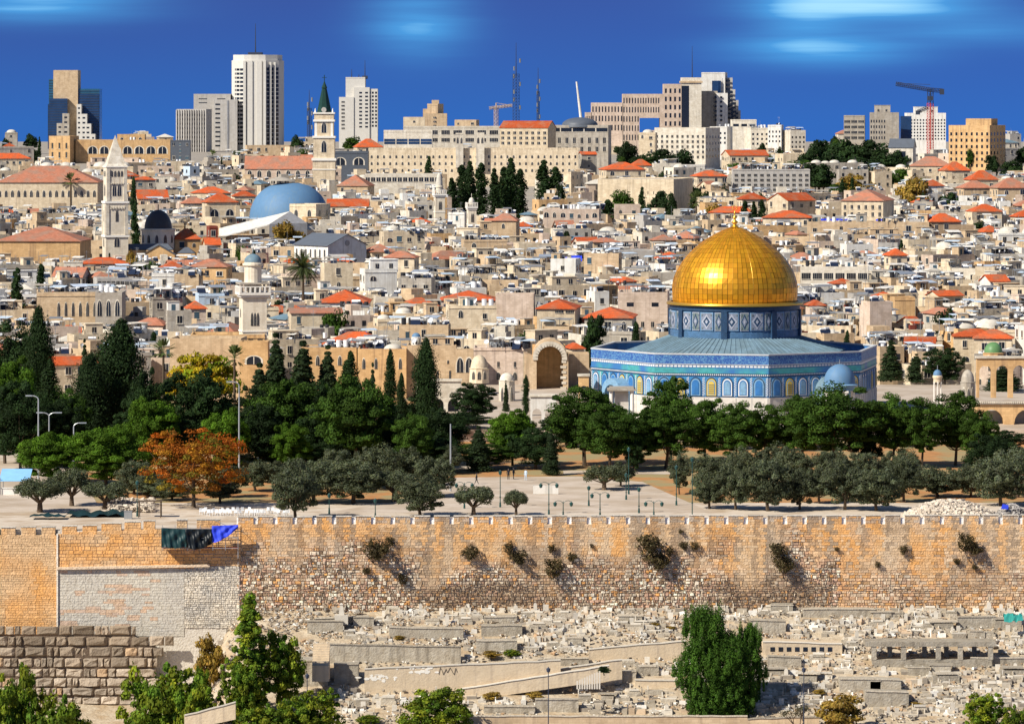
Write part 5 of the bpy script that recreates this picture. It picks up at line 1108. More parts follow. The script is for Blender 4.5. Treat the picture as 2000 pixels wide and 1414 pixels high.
# great broken arch
Y = 864; z0 = -58; t = thing('ruined_arch', 'great sandstone gateway with a tall deep broken arch left of the blue shrine', 'gateway', (X(1073,Y), Y, z0)); s = Y/F; HEROES.append((1020,1110,668,790,Y))
z = lambda py: Z(py,Y)-z0; x = lambda px: X(px,Y)-t.location.x; b = MB()
r = 25*s; spr = z(700); c = x(1074)
b.ext([(x(1024),0),(x(1048),0),(x(1048),z(700))]+[(c+r*math.cos(math.pi*(1-i/10)), spr+r*1.0*math.sin(math.pi*i/10)) for i in range(1,10)]+[(x(1100),z(700)),(x(1100),0),(x(1110),0),(x(1110),z(690))]+[(c+(r+.9)*math.cos(math.pi*(i/10)), z(697)+(r+1.0)*math.sin(math.pi*i/10)) for i in range(0,11)]+[(x(1024),z(690))], 0, 7); b.build('wall', MT['tan'], t)
b = MB(); b.box(x(1040),6.9,0,x(1105),7.3,z(676)); b.build('back_wall', MT['ochre'], t)
b = MB(); nn = 15
for i in range(nn+1):
    a = math.pi*i/nn; b.M = Matrix.Translation((c+(r+.35)*math.cos(a), -.1, spr+(r+.35)*math.sin(a))) @ Matrix.Rotation(-a,4,'Y'); b.box(-.5,-.15,-.33,.5,.3,.33)
for q in range(9):
    b.M = None; b.box(x(1100)-.3-.25*(q%2),-.12,z(704)-q*1.05-.5,x(1100)+.6,.2,z(704)-q*1.05)
b.M = None; b.build('voussoirs', MT['pale'], t)
arcade(1036,1086,775,862,758,2,'white','white two-arched gateway on the platform stairs left of the pines',hfrac=.72)
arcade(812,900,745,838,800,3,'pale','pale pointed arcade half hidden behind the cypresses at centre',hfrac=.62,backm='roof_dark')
arcade(1130,1150,735,800,790,1,'ochre','small orange archway touching the left corner of the blue shrine')
t = arcade(1908,2040,700,778,768,4,'ochre','sunlit orange colonnade of pointed arches at the right edge',hfrac=.80,zb=PZ-.5+5.2,dd=1.4,name='colonnade')
t = arcade(1902,2040,790,875,768,2,'ochre','lower arched wall with corbels beneath the orange colonnade',hfrac=.78,zb=-58,backm='marble',dd=3.,name='arched_wall')
b = MB()
for k in range(34): b.cbox(-5.8+k*.36,-.3,Z(786,768)+58-.15,.18,.5,.35)
b.build('corbel', MT['pale'], t)
t = thing('stone_pavilion', 'stone pavilion with grey columns and a flat slab roof before the blue shrine', 'pavilion', (X(1214,763), 763, PZ)); z = lambda py: Z(py,763)-PZ
b = MB(); b.cbox(0,0,z(762),5.0,4.5,.3); b.cbox(0,0,z(762)+.3,4.2,3.8,.3); b.build('roof', MT['grey'], t)
for q in (-1,1):
    for k in (-1,1): b = MB(); b.tube((q*1.8,k*1.6,0),(q*1.8,k*1.6,z(762)),.32,n=10); b.build('column', MT['whitecol'], t)
b = MB(); b.cbox(0,.3,0,2.4,2.2,z(762)-.02); b.build('wall', MT['marble'], t)
# small stone domes in front of the sandstone building
def cupola(px, wpx, pd, pt, pb, Y, m, dm, label, n=10):
    z0 = Z(pb,Y); t = thing('stone_cupola', label, 'dome', (X(px,Y), Y, z0)); r = wpx/2*Y/F; z = lambda py: Z(py,Y)-z0; b = MB(); b.lathe([(r*1.15,0),(r*1.1,z(pd)-.3),(r*1.18,z(pd)-.1),(r,z(pd))], n); b.build('drum', MT[m], t)
    b = MB(); b.lathe([(r*math.cos(R(a)), z(pd)+(z(pt)-z(pd))*math.sin(R(a))) for a in range(0,91,9)], 24); b.build('dome', MT[dm], t, smooth=True)
    windows(t, [(r*1.08*math.cos(R(a)),r*1.08*math.sin(R(a)),z(pd)*.25,R(a+90),r*.35,z(pd)*.5,'arch') for a in (-126,-90,-54)])
cupola(936,34,718,693,748,850,'cream','cream','carved pale stone cupola in front of the loggia behind the cypresses')
cupola(990,28,742,728,800,830,'pale','pale','squat pale stone dome left of the great broken arch')
cupola(813,17,658,650,676,893,'white','dome_blue','tiny whitewashed kiosk with a light blue dome above the sandstone building')
cupola(1940,36,688,668,715,850,'ochre','spire_bright' if 'spire_bright' in MT else 'tile_green','orange stone house with a bright green dome at right')
cupola(1975,30,690,678,705,900,'cream','dome_white','low whitewashed dome right of the bright green dome')
cupola(1890,26,745,722,800,800,'grey','grey','banded grey stone cupola between pines and colonnade at right')

# ---------------------------------------------------------------- the rest of the old city
LM = [('the golden dome',1435,520),('the square bell tower',222,380),('the black dome',309,430),('the big blue dome',565,395),('the white gabled church',645,485),('the date palm',592,545),('the balconied minaret',494,580),
      ('the green spire',633,250),('the white ribbed tower',502,200),('the long blank building',1260,385),('the central cypresses',940,360),('the red crane',1817,240),('the pink hotel',1240,225),('the great broken arch',1073,715),
      ('the colonnade',1960,735),('the blue-sheeted long roof',1690,440),('the big faded villa roof',1695,395),('the central red roof',915,580),('the orange roof by the palm',670,580),('the crenellated building',925,310),('the yellow school',240,295),
      ('the faded hall roof',80,458),('the arched tan building',150,605),('the grey concrete apartments',1505,350),('the lone tall cypress',1187,425),('the round dark tree',1850,620),('the crimson roof at right',1940,655),('the small minaret',858,385),
      ('the white three-storey house',740,550),('the blue-tarped house',1105,515),('the windowless pink house',1710,620),('the orange stone block',1908,290),('the belfry',429,405),('the orange-roofed cream house',1090,600)]
USED = set()
def autolabel(desc, px, py, L=None, sc=1.):
    c = sorted(L or LM, key=lambda l: math.hypot((l[1]-px)*.8, (l[2]-py)*1.6))
    for k in range(6):
        n, lx, ly = c[k]; dx, dy = px-lx, py-ly; a = []
        if abs(dy)*sc > 12: a.append('above' if dy < 0 else 'below')
        if abs(dx)*sc > 14: a.append('left of' if dx < 0 else 'right of')
        D = math.hypot(dx, dy)*sc; q = 'just ' if D < 45 else '' if D < 85 else 'well ' if D < 140 else 'far '
        pos = q+' and '.join(a) if a else 'right at'
        s = f'{desc} {pos} {n}'
        if s not in USED and len(s.split()) <= 16: USED.add(s); return s
    m = c[1]; b = f'{desc} between {c[0][0]} and {m[0]}'
    for ex in ('', ', nearer first', ', nearer second', ', upper', ', lower', ', leftmost', ', rightmost'):
        s = b+ex
        if s not in USED and len(s.split()) <= 16: USED.add(s); return s
    for i in range(20):
        s = f'{desc}, {("left","right")[px < 1000]} half, row by {c[i+2][0]}'
        if s not in USED and len(s.split()) <= 16: USED.add(s); return s
    return ' '.join(b.split()[:16])
WNAME = {'cream':'cream stone','tan':'tan stone','pink':'pinkish stone','grey':'grey stone','pale':'pale stone','white':'whitewashed','ochre':'orange stone','concrete':'concrete','bluewash':'pale blue'}
r = random.Random(21); CNT = {'stone_house':0,'tiled_house':0,'domed_house':0}
rows = []; py = 704.0
while py > 262: rows.append(py); py -= 8.2 if py > 560 else 7.6 if py > 420 else 7.8 if py > 330 else 7.5
SPEC = []
for ri, prow in enumerate(rows):
    Yr = Yof(prow); px = -60+r.uniform(0,60)
    while px < 2080:
        wm_ = r.choice((4,5,6,7,8,9,10,12,15)) if prow > 330 else r.choice((7,9,12,15,18,24)); wpx = wm_*F/Yr; x0 = px; px += wpx+r.uniform(1,12) * (1 if prow > 380 else 2.)
        Yh = Yr+r.uniform(-4,4); pt = prow+r.uniform(-1.9,1.7)*F/Yh*.9; cxp = x0+wpx/2
        if prow < 375 and (1180 < cxp < 1260 or 1560 < cxp < 1760) and r.random() < .75: continue
        if prow < 420 and 870 < cxp < 1060 and prow > 320: continue
        if prow < 345 and r.random() < .3: continue
        d = r.uniform(5,9); roofs = r.choices(('flat','hip','domes','gable','pyr'), (74, 5.5 if prow < 520 else 3, 10, 1.5, 5))[0]
        if 1150 < cxp < 1720 and prow > 655: continue
        bad = False; top = pt-(10 if roofs != 'flat' else 4)
        for (a, c, ht, hbm, Yb) in HEROES:
            if a-3 < x0+wpx and c+3 > x0:
                if abs(Yb-Yh) < 3: bad = True; break
                if Yh < Yb and top < hbm-3:
                    if hbm-3-top > 26: bad = True; break
                    pt = hbm-3+(pt-top)+1; top = hbm-2
        if bad or pt > prow+30: continue
        xw = X(cxp, Yh+d/2); hw = wpx*Yh/F/2
        if occupied(xw, Yh+d/2, hw*.8, d/2*.7): continue
        if Z(pt,Yh)-gcity(Yh) < 3: continue
        BOXES.append((xw-hw*.8, xw+hw*.8, Yh, Yh+d))
        SPEC.append((wpx*(1 if roofs != 'flat' else r.uniform(.8,1.2))*min(30, 8+(Z(pt,Yh)-gcity(Yh))*.3), prow, pt, Yh, cxp, wpx, wm_, d, roofs, xw, hw))
NH = sum(1 for o in scn.objects if o.name.startswith('stone_house') and o.parent is None)
SPEC.sort(key=lambda s: -s[0]); BULK = MB(); BM = JM+['pink','pale','concrete','ochre','roof_flat','glass','shutter','tile','tile_old','dome_white']
for si, (_, prow, pt, Yh, cxp, wpx, wm_, d, roofs, xw, hw) in enumerate(SPEC):
        wm = r.choices(('cream','tan','pink','grey','pale','white','concrete','ochre','bluewash'), (31,19,12,10,15,6,3,6,1.0))[0]
        rot = r.choice((12,18,24,8,30,14,20,35,-10,-18,5)); n = 'stone_house' if roofs == 'flat' else 'domed_house' if roofs in ('domes','pyr') else 'tiled_house'
        z0 = gcity(Yh+d/2)-1; h = Z(pt,Yh)-z0; rt = R(rot)
        wd = max(2.5, (wpx*Yh/F-d*abs(math.sin(rt)))/math.cos(rt)) if wm_ > 8 else wm_*.9
        if n == 'stone_house' and CNT[n] >= 298-NH:
            b = BULK; b.M = Matrix.Translation((xw,Yh+d/2,z0)) @ Matrix.Rotation(rt,4,'Z'); I = BM.index; p = r.uniform(.3,.8)
            b.box(-wd/2,-d/2,0,wd/2,d/2,h,I(wm)); b.box(-wd/2,-d/2,h+.001,wd/2,-d/2+.3,h+p,I(wm)); b.box(-wd/2,-d/2+.3,h+.001,-wd/2+.3,d/2,h+p,I(wm)); b.box(wd/2-.3,-d/2+.3,h+.001,wd/2,d/2,h+p,I(wm)); b.box(-wd/2+.3,-d/2+.3,h+.002,wd/2-.3,d/2,h+.06,I(r.choice(('roof_flat','roof_flat','roof_dark','white'))))
            for q in range(2):
                nc = max(1, int(wd/2.6))
                for k in range(nc):
                    if r.random() < .2: continue
                    u = -wd/2+wd*(k+.5)/nc; z = h-2.2-3.1*q; b.box(u-.45,-d/2-.04,z,u+.45,-d/2+.1,z+1.3,I('glass')); b.box(u-.6,-d/2-.13,z-.15,u+.6,-d/2+.05,z,I('pale'))
                    if rot > 5 and k == 0: b.box(-wd/2-.04,-.5,z,-wd/2+.1,.4,z+1.3,I('glass'))
            if r.random() < .4: uw = wd*r.uniform(.3,.6); ux = r.uniform(-wd*.2,wd*.2); b.box(ux-uw/2,-d*.2,h+.05,ux+uw/2,d*.45,h+r.uniform(1.8,2.9),I(wm))
            junk(b, r, wd-1, d-1, h+.06, BM, int(wd*d/8)+3); CNT['bulk'] = CNT.get('bulk',0)+1; continue
        CNT[n] += 1; near = prow > 480
        clut = r.randint(2,5) if near else r.randint(1,4) if prow > 370 else r.randint(0,2)
        size_w = 'wide' if wm_ >= 12 else 'narrow' if wm_ <= 6 else r.choice(('plain','squat','small','boxy'))
        rm = 'tile'
        if roofs == 'flat': what = 'flat-roofed house'
        elif roofs == 'domes': what = 'house with white domes'
        elif roofs == 'pyr': roofs = 'hip'; rm = 'dome_white' if r.random() < .6 else 'lead'; what = 'house with pale pyramid roof'
        else: rm = 'tile' if r.random() < .4 else 'tile_old'; what = 'house with bright red roof' if rm == 'tile' else 'house with faded tile roof'
        lb = autolabel(f'{size_w} {WNAME[wm]} {what}', cxp, pt)
        t = thing(n, lb, 'house', (xw, Yh+d/2, z0), rt, {'stone_house':'flat-roofed stone houses of the old city','tiled_house':'red-roofed houses of the old city','domed_house':'domed and pyramid-roofed houses of the old city'}[n])
        up = None
        if roofs == 'flat' and r.random() < .4 and wd > 6: up = (wd*r.uniform(.3,.6), d*.5, r.uniform(2.,3.), r.uniform(-wd*.18,wd*.18))
        house_parts(t, r, wd, d, h, wm, roofs, rm if rm != 'tile' or roofs in ('hip','gable') else r.choice(('roof_flat','roof_flat','roof_dark','white')), (min(wd,d)*(.22 if n == 'domed_house' else .3) if roofs != 'gable' else d*.28), None, clut, upper=up, rowsmax=2, storey=3.1, rot=rt)
BULK.M = None; tag(BULK.build('stone_houses', [MT[m] for m in BM]), 'far and hidden small flat-roofed stone houses crowding the hillside', 'houses', kind='stuff')
print('auto houses', CNT)
# ---------------------------------------------------------------- trees
def leafmat(name, col, rand=.18):
    m = mat(name, None, attr=True, rand=rand, var=0, rough=.75, spec=.15)
    nt = m.node_tree; b_ = nt.nodes['Principled BSDF']; s = b_.inputs['Base Color'].links[0].from_socket
    c = mixc(nt, 1.0, s, col, 'MULTIPLY'); nt.links.new(c, b_.inputs['Base Color'])
    tr = N(nt, 'ShaderNodeBsdfTranslucent'); nt.links.new(mixc(nt, 1.0, c, (1.1,1.15,.5), 'MULTIPLY'), tr.inputs['Color']); mx = N(nt, 'ShaderNodeMixShader'); mx.inputs[0].default_value = .22
    out = nt.nodes['Material Output']; nt.links.new(b_.outputs[0], mx.inputs[1]); nt.links.new(tr.outputs[0], mx.inputs[2]); nt.links.new(mx.outputs[0], out.inputs['Surface']); return m
LF = {k: leafmat('leaf_'+k, c) for k, c in dict(pine=(.046,.095,.012), bright=(.070,.145,.010), dark=(.020,.042,.012), conifer=(.030,.052,.020), olive=(.088,.105,.060), orange=(.42,.125,.014), yellow=(.46,.34,.015), bush=(.12,.19,.016), pepper=(.060,.135,.016), dry=(.30,.20,.04), palm=(.10,.13,.05), grey=(.09,.085,.055), caper=(.075,.06,.028)).items()}
tr_ = random.Random(5)
def leaf(b, p, n, s, col, asp=1.6):
    n = Vector(n)+Vector((tr_.gauss(0,.38),tr_.gauss(0,.38),tr_.gauss(0,.38))); 
    if n.length < 1e-3: n = Vector((0,0,1))
    n.normalize(); a = n.orthogonal().normalized(); a = Matrix.Rotation(tr_.uniform(0,6.28),3,n) @ a; c = n.cross(a); a = a*s*asp*.5; c = c*s*.5
    b.add([p-a, p-c*.9, p+a, p+c], [(0,1,2,3)], 0, col)
HUE = [None]
def clump(b, c, r, n, s, k=1., shell=.45, under=.25):
    c = Vector(c); r = [q*tr_.uniform(.75,1.25) for q in r]; hu = HUE[0]() if HUE[0] else (1,1,1)
    for _ in range(n):
        v = Vector((tr_.gauss(0,1),tr_.gauss(0,1),tr_.gauss(0,1))).normalized()
        if v.z < -under: v.z *= .4
        q = tr_.uniform(shell, 1.0)**.6*tr_.uniform(.9,1.18); p = c+Vector((v.x*r[0],v.y*r[1],v.z*r[2]))*q
        kk = k*tr_.uniform(.7,1.3); leaf(b, p, v, s*tr_.uniform(.7,1.3), (kk*hu[0]*tr_.uniform(.9,1.15),kk*hu[1],kk*hu[2]*tr_.uniform(.7,1.2)))
def trunk(b, h, r0, r1, lean=(0,0), limbs=(), n=7):
    p = Vector((0,0,-.3)); k = 5; pts = []
    for i in range(k+1):
        t = i/k; pts.append(Vector((lean[0]*t+tr_.uniform(-.12,.12)*r0*3*t, lean[1]*t, -.3+(h+.3)*t)))
    for i in range(k): b.tube(pts[i], pts[i+1], r0+(r1-r0)*i/k, r0+(r1-r0)*(i+1)/k, n)
    for e, rr in limbs:
        e = Vector(e); s0 = pts[tr_.choice((2,3,4))]; m = (s0+e)/2+Vector((0,0,-.1*(e-s0).length)); b.tube(s0, m, rr, rr*.7, 5); b.tube(m, e, rr*.7, rr*.25, 5)
def make_round(W, H, trunk_h, ncl, leaves, s, cr=(.15,.22), flat=.75, seed=0, dome=.35, open_=.0, tw=.3, base=.0):
    """crown meshes of separate clumps in an ellipsoid; returns (trunk mesh, crown mesh)"""
    tr_.seed(seed); b = MB(); cs = []; hc = H-trunk_h; tries = 0
    while len(cs) < ncl and tries < 4000:
        tries += 1
        u = Vector((tr_.uniform(-1,1),tr_.uniform(-1,1),tr_.uniform(-1,1)))
        if u.length > 1+.18*noise.noise((u.x*1.7,u.y*1.7,u.z*1.7+seed*3.1)) or u.length < .4: continue
        if u.z > 0 and noise.noise((u.x*2.3+seed,u.y*2.3,9)) > .18 and u.z > .5: u.z *= .55
        r = tr_.uniform(*cr)*W; p = Vector((u.x*(W/2-r*.8), u.y*(W/2-r*.8), trunk_h+hc*.5+u.z*(hc/2-r*flat*.7)))
        if any((p-q).length < (r+r2)*.52 for q, r2 in cs): continue
        cs.append((p, r))
    for p, r in cs: clump(b, p, (r, r, r*flat), leaves, s, tr_.uniform(.6,1.35))
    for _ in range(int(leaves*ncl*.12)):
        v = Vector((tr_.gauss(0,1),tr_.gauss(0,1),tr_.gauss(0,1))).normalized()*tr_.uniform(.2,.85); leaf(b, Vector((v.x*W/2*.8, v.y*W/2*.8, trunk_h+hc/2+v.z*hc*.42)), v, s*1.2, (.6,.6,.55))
    t = MB(); trunk(t, trunk_h+hc*.45, tw, tw*.45, (tr_.uniform(-.8,.8), 0), [(p*.92, tw*.35) for p, r in cs[:9]]); return t, b
def make_column(W, H, leaves, s, seed=0, ragged=0, tip=.12, fat=.5):
    tr_.seed(seed); b = MB(); n = int(H*(2.4 if ragged else 1.4))
    for i in range(n):
        t = (i+.5)/n; prof = min(1, (t/.12)**.6)*(1-t**5)**.8*tr_.uniform(.8,1.15) if not ragged else (1-t)**.75*(.85+.3*tr_.random())
        rr = max(tip*W, W/2*prof)
        m = 1 if rr < W*.2 else 4 if not ragged else 5
        for k in range(m):
            a = tr_.uniform(0,6.28); o = rr*(.45 if m > 1 else .1); c = (o*math.cos(a), o*math.sin(a), .3+H*.97*t+tr_.uniform(-.3,.3)); r = rr*(.62 if m > 1 else 1)
            clump(b, c, (r, r, r*(1.7 if not ragged else .6)), int(leaves/m*(1 if not ragged else .6)), s, tr_.uniform(.75,1.2))
    t = MB(); t.tube((0,0,-.3),(0,0,H*.85),.22,.05,7); return t, b
def make_fan(H, W, date=False, seed=0):
    tr_.seed(seed); b = MB(); n = 60 if date else 34; L = W/2*1.1
    for i in range(n):
        a = tr_.uniform(0,6.28); e0 = tr_.uniform(-.5,1.45) if date else tr_.uniform(-.3,1.5); p = Vector((0,0,H-L*.55)); d = Vector((math.cos(a)*math.cos(e0), math.sin(a)*math.cos(e0), math.sin(e0))); seg = 9; st = L*1.15/seg; side = Vector((-math.sin(a),math.cos(a),0)); kk = tr_.uniform(.7,1.3)
        for j in range(seg):
            q = p+d*st; d = (d+Vector((0,0,-.12 if date else -.05))).normalized(); wl = (L*.16 if date else L*.06)*math.sin(math.pi*(j+1)/(seg+1))+.03
            if date:
                for sg in (-1,1):
                    for h_ in (0,.5):
                        o = p+(q-p)*h_; b.add([o, o+(q-p)*.35, o+side*sg*wl*1.6+d*st*.7+Vector((0,0,-wl*.7))], [(0,1,2)], 0, (kk,kk,kk*.9))
            b.add([p-side*wl*.25, p+side*wl*.25, q+side*wl*.2, q-side*wl*.2], [(0,1,2,3)], 0, (kk,kk,kk))
            if not date and j > 4:
                for sg in (-1,-.5,.5,1): b.add([p, p+side*sg*L*.22+d*L*.3, p+side*sg*L*.12+d*L*.32], [(0,1,2)], 0, (kk,kk,kk*.8))
            p = q
    t = MB(); t.tube((0,0,-.3),(0,0,H-L*.55), .38 if date else .24, .3 if date else .18, 8)
    if date: t.lathe([(.3,H-L*.55-1.6),(.8,H-L*.55-.8),(.7,H-L*.55),(.2,H-L*.55+.4)], 10)
    return t, b
def make_bare(H, W, seed=0):
    tr_.seed(seed); t = MB(); tips = []
    def br(p, d, L, r, k):
        q = p+d*L; t.tube(p, q, r, r*.7, 4)
        if k == 0: tips.append(q); return
        for _ in range(3): br(q, (d+Vector((tr_.gauss(0,.42),tr_.gauss(0,.42),tr_.gauss(.1,.2)))).normalized(), L*.74, r*.66, k-1)
    br(Vector((0,0,-.2)), Vector((0,0,1)), H*.27, .22, 4); b = MB()
    for q in tips: clump(b, q, (.7,.7,.6), 7, .22, 1)
    return t, b
def make_olive(W, H, seed):
    tr_.seed(seed); b = MB(); t = MB(); n = 24; cs = []
    for i in range(n):
        a = i*2.4; rr = (.12+.27*math.sqrt(i/n))*W; z = H*.56+H*.28*math.sqrt(max(0,1-(rr/(W*.42))**2))+tr_.uniform(-.22,.06)*H; cs.append((Vector((rr*math.cos(a),rr*math.sin(a),z)), W*tr_.uniform(.13,.19)))
    for p, r in cs: clump(b, p, (r*.85,r*.85,r*.8), 330, .17, tr_.uniform(.75,1.25), .5, .8)
    k = Vector((0,0,H*.28)); t.tube((0,0,-.3), k, .42, .28, 8)
    for p, r in cs[::2]: m = (k+p)/2+Vector((tr_.uniform(-.3,.3),0,-.1)); t.tube(k*.9, m, .17, .11, 6); t.tube(m, p, .11, .04, 5)
    return t, b
def make_shrubtree(W, H, seed, rnd_=False):
    tr_.seed(seed); b = MB()
    for i in range(230 if not rnd_ else 520):
        t = tr_.random()**1.1; rr = W/2*((1-t)**.6*(.85 if t > .25 else .62))*(.3+.7*tr_.random()) if not rnd_ else W/2*(1-abs(t*1.6-.72)**2.2)**.5*(.2+.8*tr_.random()**.6)*(1+.22*math.sin(t*11+seed*2.3))*(1+.25*math.sin(tr_.uniform(0,6.28))) if abs(t*1.6-.72) < 1 else .3; a = tr_.uniform(0,6.28); c = (rr*math.cos(a), rr*math.sin(a), .2+H*.96*t); r = W*tr_.uniform(.045,.09)
        clump(b, c, (r*(.75 if rnd_ else 1),r,r*(2.2 if rnd_ else 1.1)), 75 if not rnd_ else 130, .18, tr_.uniform(.55,1.35))
    t = MB(); t.tube((0,0,-.3),(0,0,H*.8),.14,.04,6)
    for i in range(8): a = i*2.4; t.tube((0,0,H*(.1+.07*i)),(W*.35*math.cos(a),W*.35*math.sin(a),H*(.2+.08*i)),.05,.02,4)
    return t, b
TM = {}
def reg(kind, leaf_, W, H, fn, n, bark='bark'):
    TM[kind] = []
    for i in range(n):
        t, b = fn(i); TM[kind].append((t.mesh('trunk', MT[bark]), b.mesh('crown', LF[leaf_]), W, H))
reg('pine','pine',10,10.6, lambda i: make_round(11.4,11,1.6,82,340,.18,(.055,.13),.72,seed=10+i), 5)
reg('bright','bright',10,9.7, lambda i: make_round(11.5,10,.5,84,430,.18,(.06,.13),.75,seed=30+i), 2)
reg('umbrella','bright',12,10, lambda i: make_round(12,10,1.6,64,330,.25,(.08,.14),.75,seed=40+i), 2)
reg('darkpine','dark',10,10.6, lambda i: make_round(11.5,11,.4,80,330,.19,(.055,.125),.85,seed=50+i), 4)
reg('cypress','dark',3.4,15, lambda i: make_column(3.4,15,560,.20,60+i), 2)
reg('fatcypress','dark',9,16, lambda i: make_column(9,16,1500,.24,65+i), 1)
reg('conifer','conifer',5,14, lambda i: make_column(5,14,600,.26,70+i,ragged=1,tip=.05), 2)
reg('olive','olive',6.5,5.2, lambda i: make_olive(6.5,5.2,80+i), 4)
reg('olivecol','olive',4.5,5.6, lambda i: make_round(5.2,5.8,.3,40,230,.14,(.08,.17),1.0,seed=85+i,tw=.2), 3)
HUE[0] = lambda: tr_.choice(((1,1,1),(1.05,.9,.8),(.8,1.25,1),(.45,1.2,1.3),(1.1,1.5,1),(.7,.9,1.2)))
reg('orange','orange',15,11.5, lambda i: make_round(15.5,11.5,1.0,130,120,.18,(.04,.085),.7,seed=90+i,tw=.3), 1)
HUE[0] = lambda: tr_.choice(((1,1,1),(.9,1.05,1),(.5,.9,1.),(1.1,.9,1)))
reg('yellow','yellow',13,9, lambda i: make_round(13,9,2,46,170,.30,(.08,.13),.6,seed=95), 1)
HUE[0] = None
reg('citytree','dark',7,8, lambda i: make_round(7,8,1,16,210,.34,(.15,.24),.85,seed=100+i), 3)
reg('citygreen','pine',7,8, lambda i: make_round(7,8,.8,16,210,.34,(.15,.24),.85,seed=110+i), 2)
reg('citycypress','dark',2.8,12, lambda i: make_column(2.8,12,200,.30,120+i), 2)
reg('drytree','dry',7,6, lambda i: make_round(7,6,.8,20,130,.3,(.12,.2),.7,seed=125), 1)
reg('fanpalm','palm',3.4,9, lambda i: make_fan(9,3.4,False,130+i), 2)
reg('datepalm','palm',8.5,11, lambda i: make_fan(11,8.5,True,135), 1)
reg('bare','grey',5,9, lambda i: make_bare(9,5,140+i), 2)
reg('olivebig','olive',6.5,5, lambda i: make_round(7.4,5.4,.15,60,230,.14,(.06,.14),.9,seed=180+i,tw=.25), 4)
HUE[0] = lambda: tr_.choice(((1,1,1),(1,1,1),(1.25,1.05,1.),(1.6,1.2,1),(.75,.9,1)))
reg('shrubtree','bush',5,12, lambda i: make_shrubtree(5,12,190+i), 2)
reg('bush','bush',7,6, lambda i: make_round(7.4,6.2,.1,110,105,.18,(.04,.10),.9,seed=150+i,tw=.12), 3)
HUE[0] = None
reg('pepper','pepper',10.5,14.5, lambda i: make_shrubtree(10,14,160+i,True), 2)
reg('caper','caper',1.6,1.6, lambda i: make_round(1.6,1.6,.05,9,70,.09,(.18,.26),.9,seed=170+i,tw=.03), 2)
KN = {'pine':('pine_tree','pine'),'bright':('pine_tree','pine'),'umbrella':('umbrella_pine','pine'),'darkpine':('evergreen_tree','tree'),'cypress':('cypress_tree','cypress'),'fatcypress':('cypress_tree','cypress'),'conifer':('conifer_tree','conifer'),
 'olive':('olive_tree','olive tree'),'olivecol':('olive_tree','olive tree'),'orange':('autumn_tree','tree'),'yellow':('autumn_tree','tree'),'citytree':('evergreen_tree','tree'),'citygreen':('broadleaf_tree','tree'),'citycypress':('cypress_tree','cypress'),
 'drytree':('broadleaf_tree','tree'),'fanpalm':('fan_palm','palm'),'datepalm':('date_palm','palm'),'bare':('bare_tree','tree'),'bush':('bush','bush'),'pepper':('pepper_tree','tree'),'caper':('caper_bush','bush'),'olivebig':('olive_tree','olive tree'),'shrubtree':('bush','bush')}
ti = [0]
def tree(kind, px, pt, wpx, Y, label, zb=None, group=None, whitetrunk=False, Yb=None):
    ti[0] += 1; i = ti[0]; vs = TM[kind]; tm, cm, W, H = vs[i % len(vs)]
    x = X(px, Y); zb = (gcity(Y) if Y > 600 else gcem(x, Y)) if zb is None else zb; h = Z(pt,Y)-zb; w_ = wpx*Y/F
    n, c = KN[kind]; t = thing(n, label, c, (x, Y, zb), 0, group); sc = (w_/W, w_/W, h/H); rz = (i*1.7) % 6.28
    if kind in ('datepalm','fanpalm'): sc = (w_/W,)*3; t.location.z = Z(pt,Y)-H*w_/W
    o = link('trunk', tm, t, (0,0,0), rz, sc); link('crown', cm, t, (0,0,0), rz, sc)
    if whitetrunk: b = MB(); b.tube((0,0,0),(0,0,1.3),.34*w_/W+.03,.32*w_/W+.03,8); b.build('whitewashed_base', MT['bark_white'], t)
    return t
FILL = []
fr = random.Random(77)
places = [('between the yellow tree and the huge dark cypress',300,760),('behind the orange autumn tree',430,770),('left of the ragged conifers',500,755),('among the ragged conifers',560,735),('among the ragged conifers',610,735),('right of the ragged conifers',655,745),('behind the large clumpy pine',720,760),('by the slender cypress',745,790),('by the spindle-shaped cypress',800,770),('right of the spindle-shaped cypress',862,790),('below the loggia',900,800),
 ('under the wide pine',530,840),('under the wide pine',600,850),('under the large clumpy pine',660,850),('under the large clumpy pine',730,855),('at the foot of the cypresses',790,860),('at the foot of the cypresses',850,850),('near the plaza lamps',950,860),('beneath the broken arch',1045,830),('left of the shrine pines',1105,810),('under the left shrine pines',1165,830),('under the peaked pine',1270,835),('under the shrine-front pines',1410,835),('under the shrine-front pines',1535,830),('left of the largest pine',1590,820),('under the kiosk pines',1765,820),('under the kiosk pines',1885,815),('at far left under the tall evergreen',10,790),('at far left behind the lamp',60,800),('left of the huge dark cypress',130,760),('right of the huge dark cypress',280,720),('behind the round umbrella pines',160,815),('behind the round umbrella pines',250,800),('at the right edge below the colonnade',1960,835)]
for i, (wd_, px, py) in enumerate(places):
    k = fr.choice(('darkpine','darkpine','pine','darkpine')) ; w_ = fr.uniform(78,120); FILL.append((k, px, py+fr.uniform(-8,8), w_, fr.uniform(728,747) if px > 1080 else fr.uniform(690,740) if py > 820 else fr.uniform(735,765), f'{"dark" if k == "darkpine" else "mid-green"} {"broad" if w_ > 100 else "smaller"} {("evergreen","bushy tree","shaded tree","full-crowned tree")[i%4]} {wd_}'))
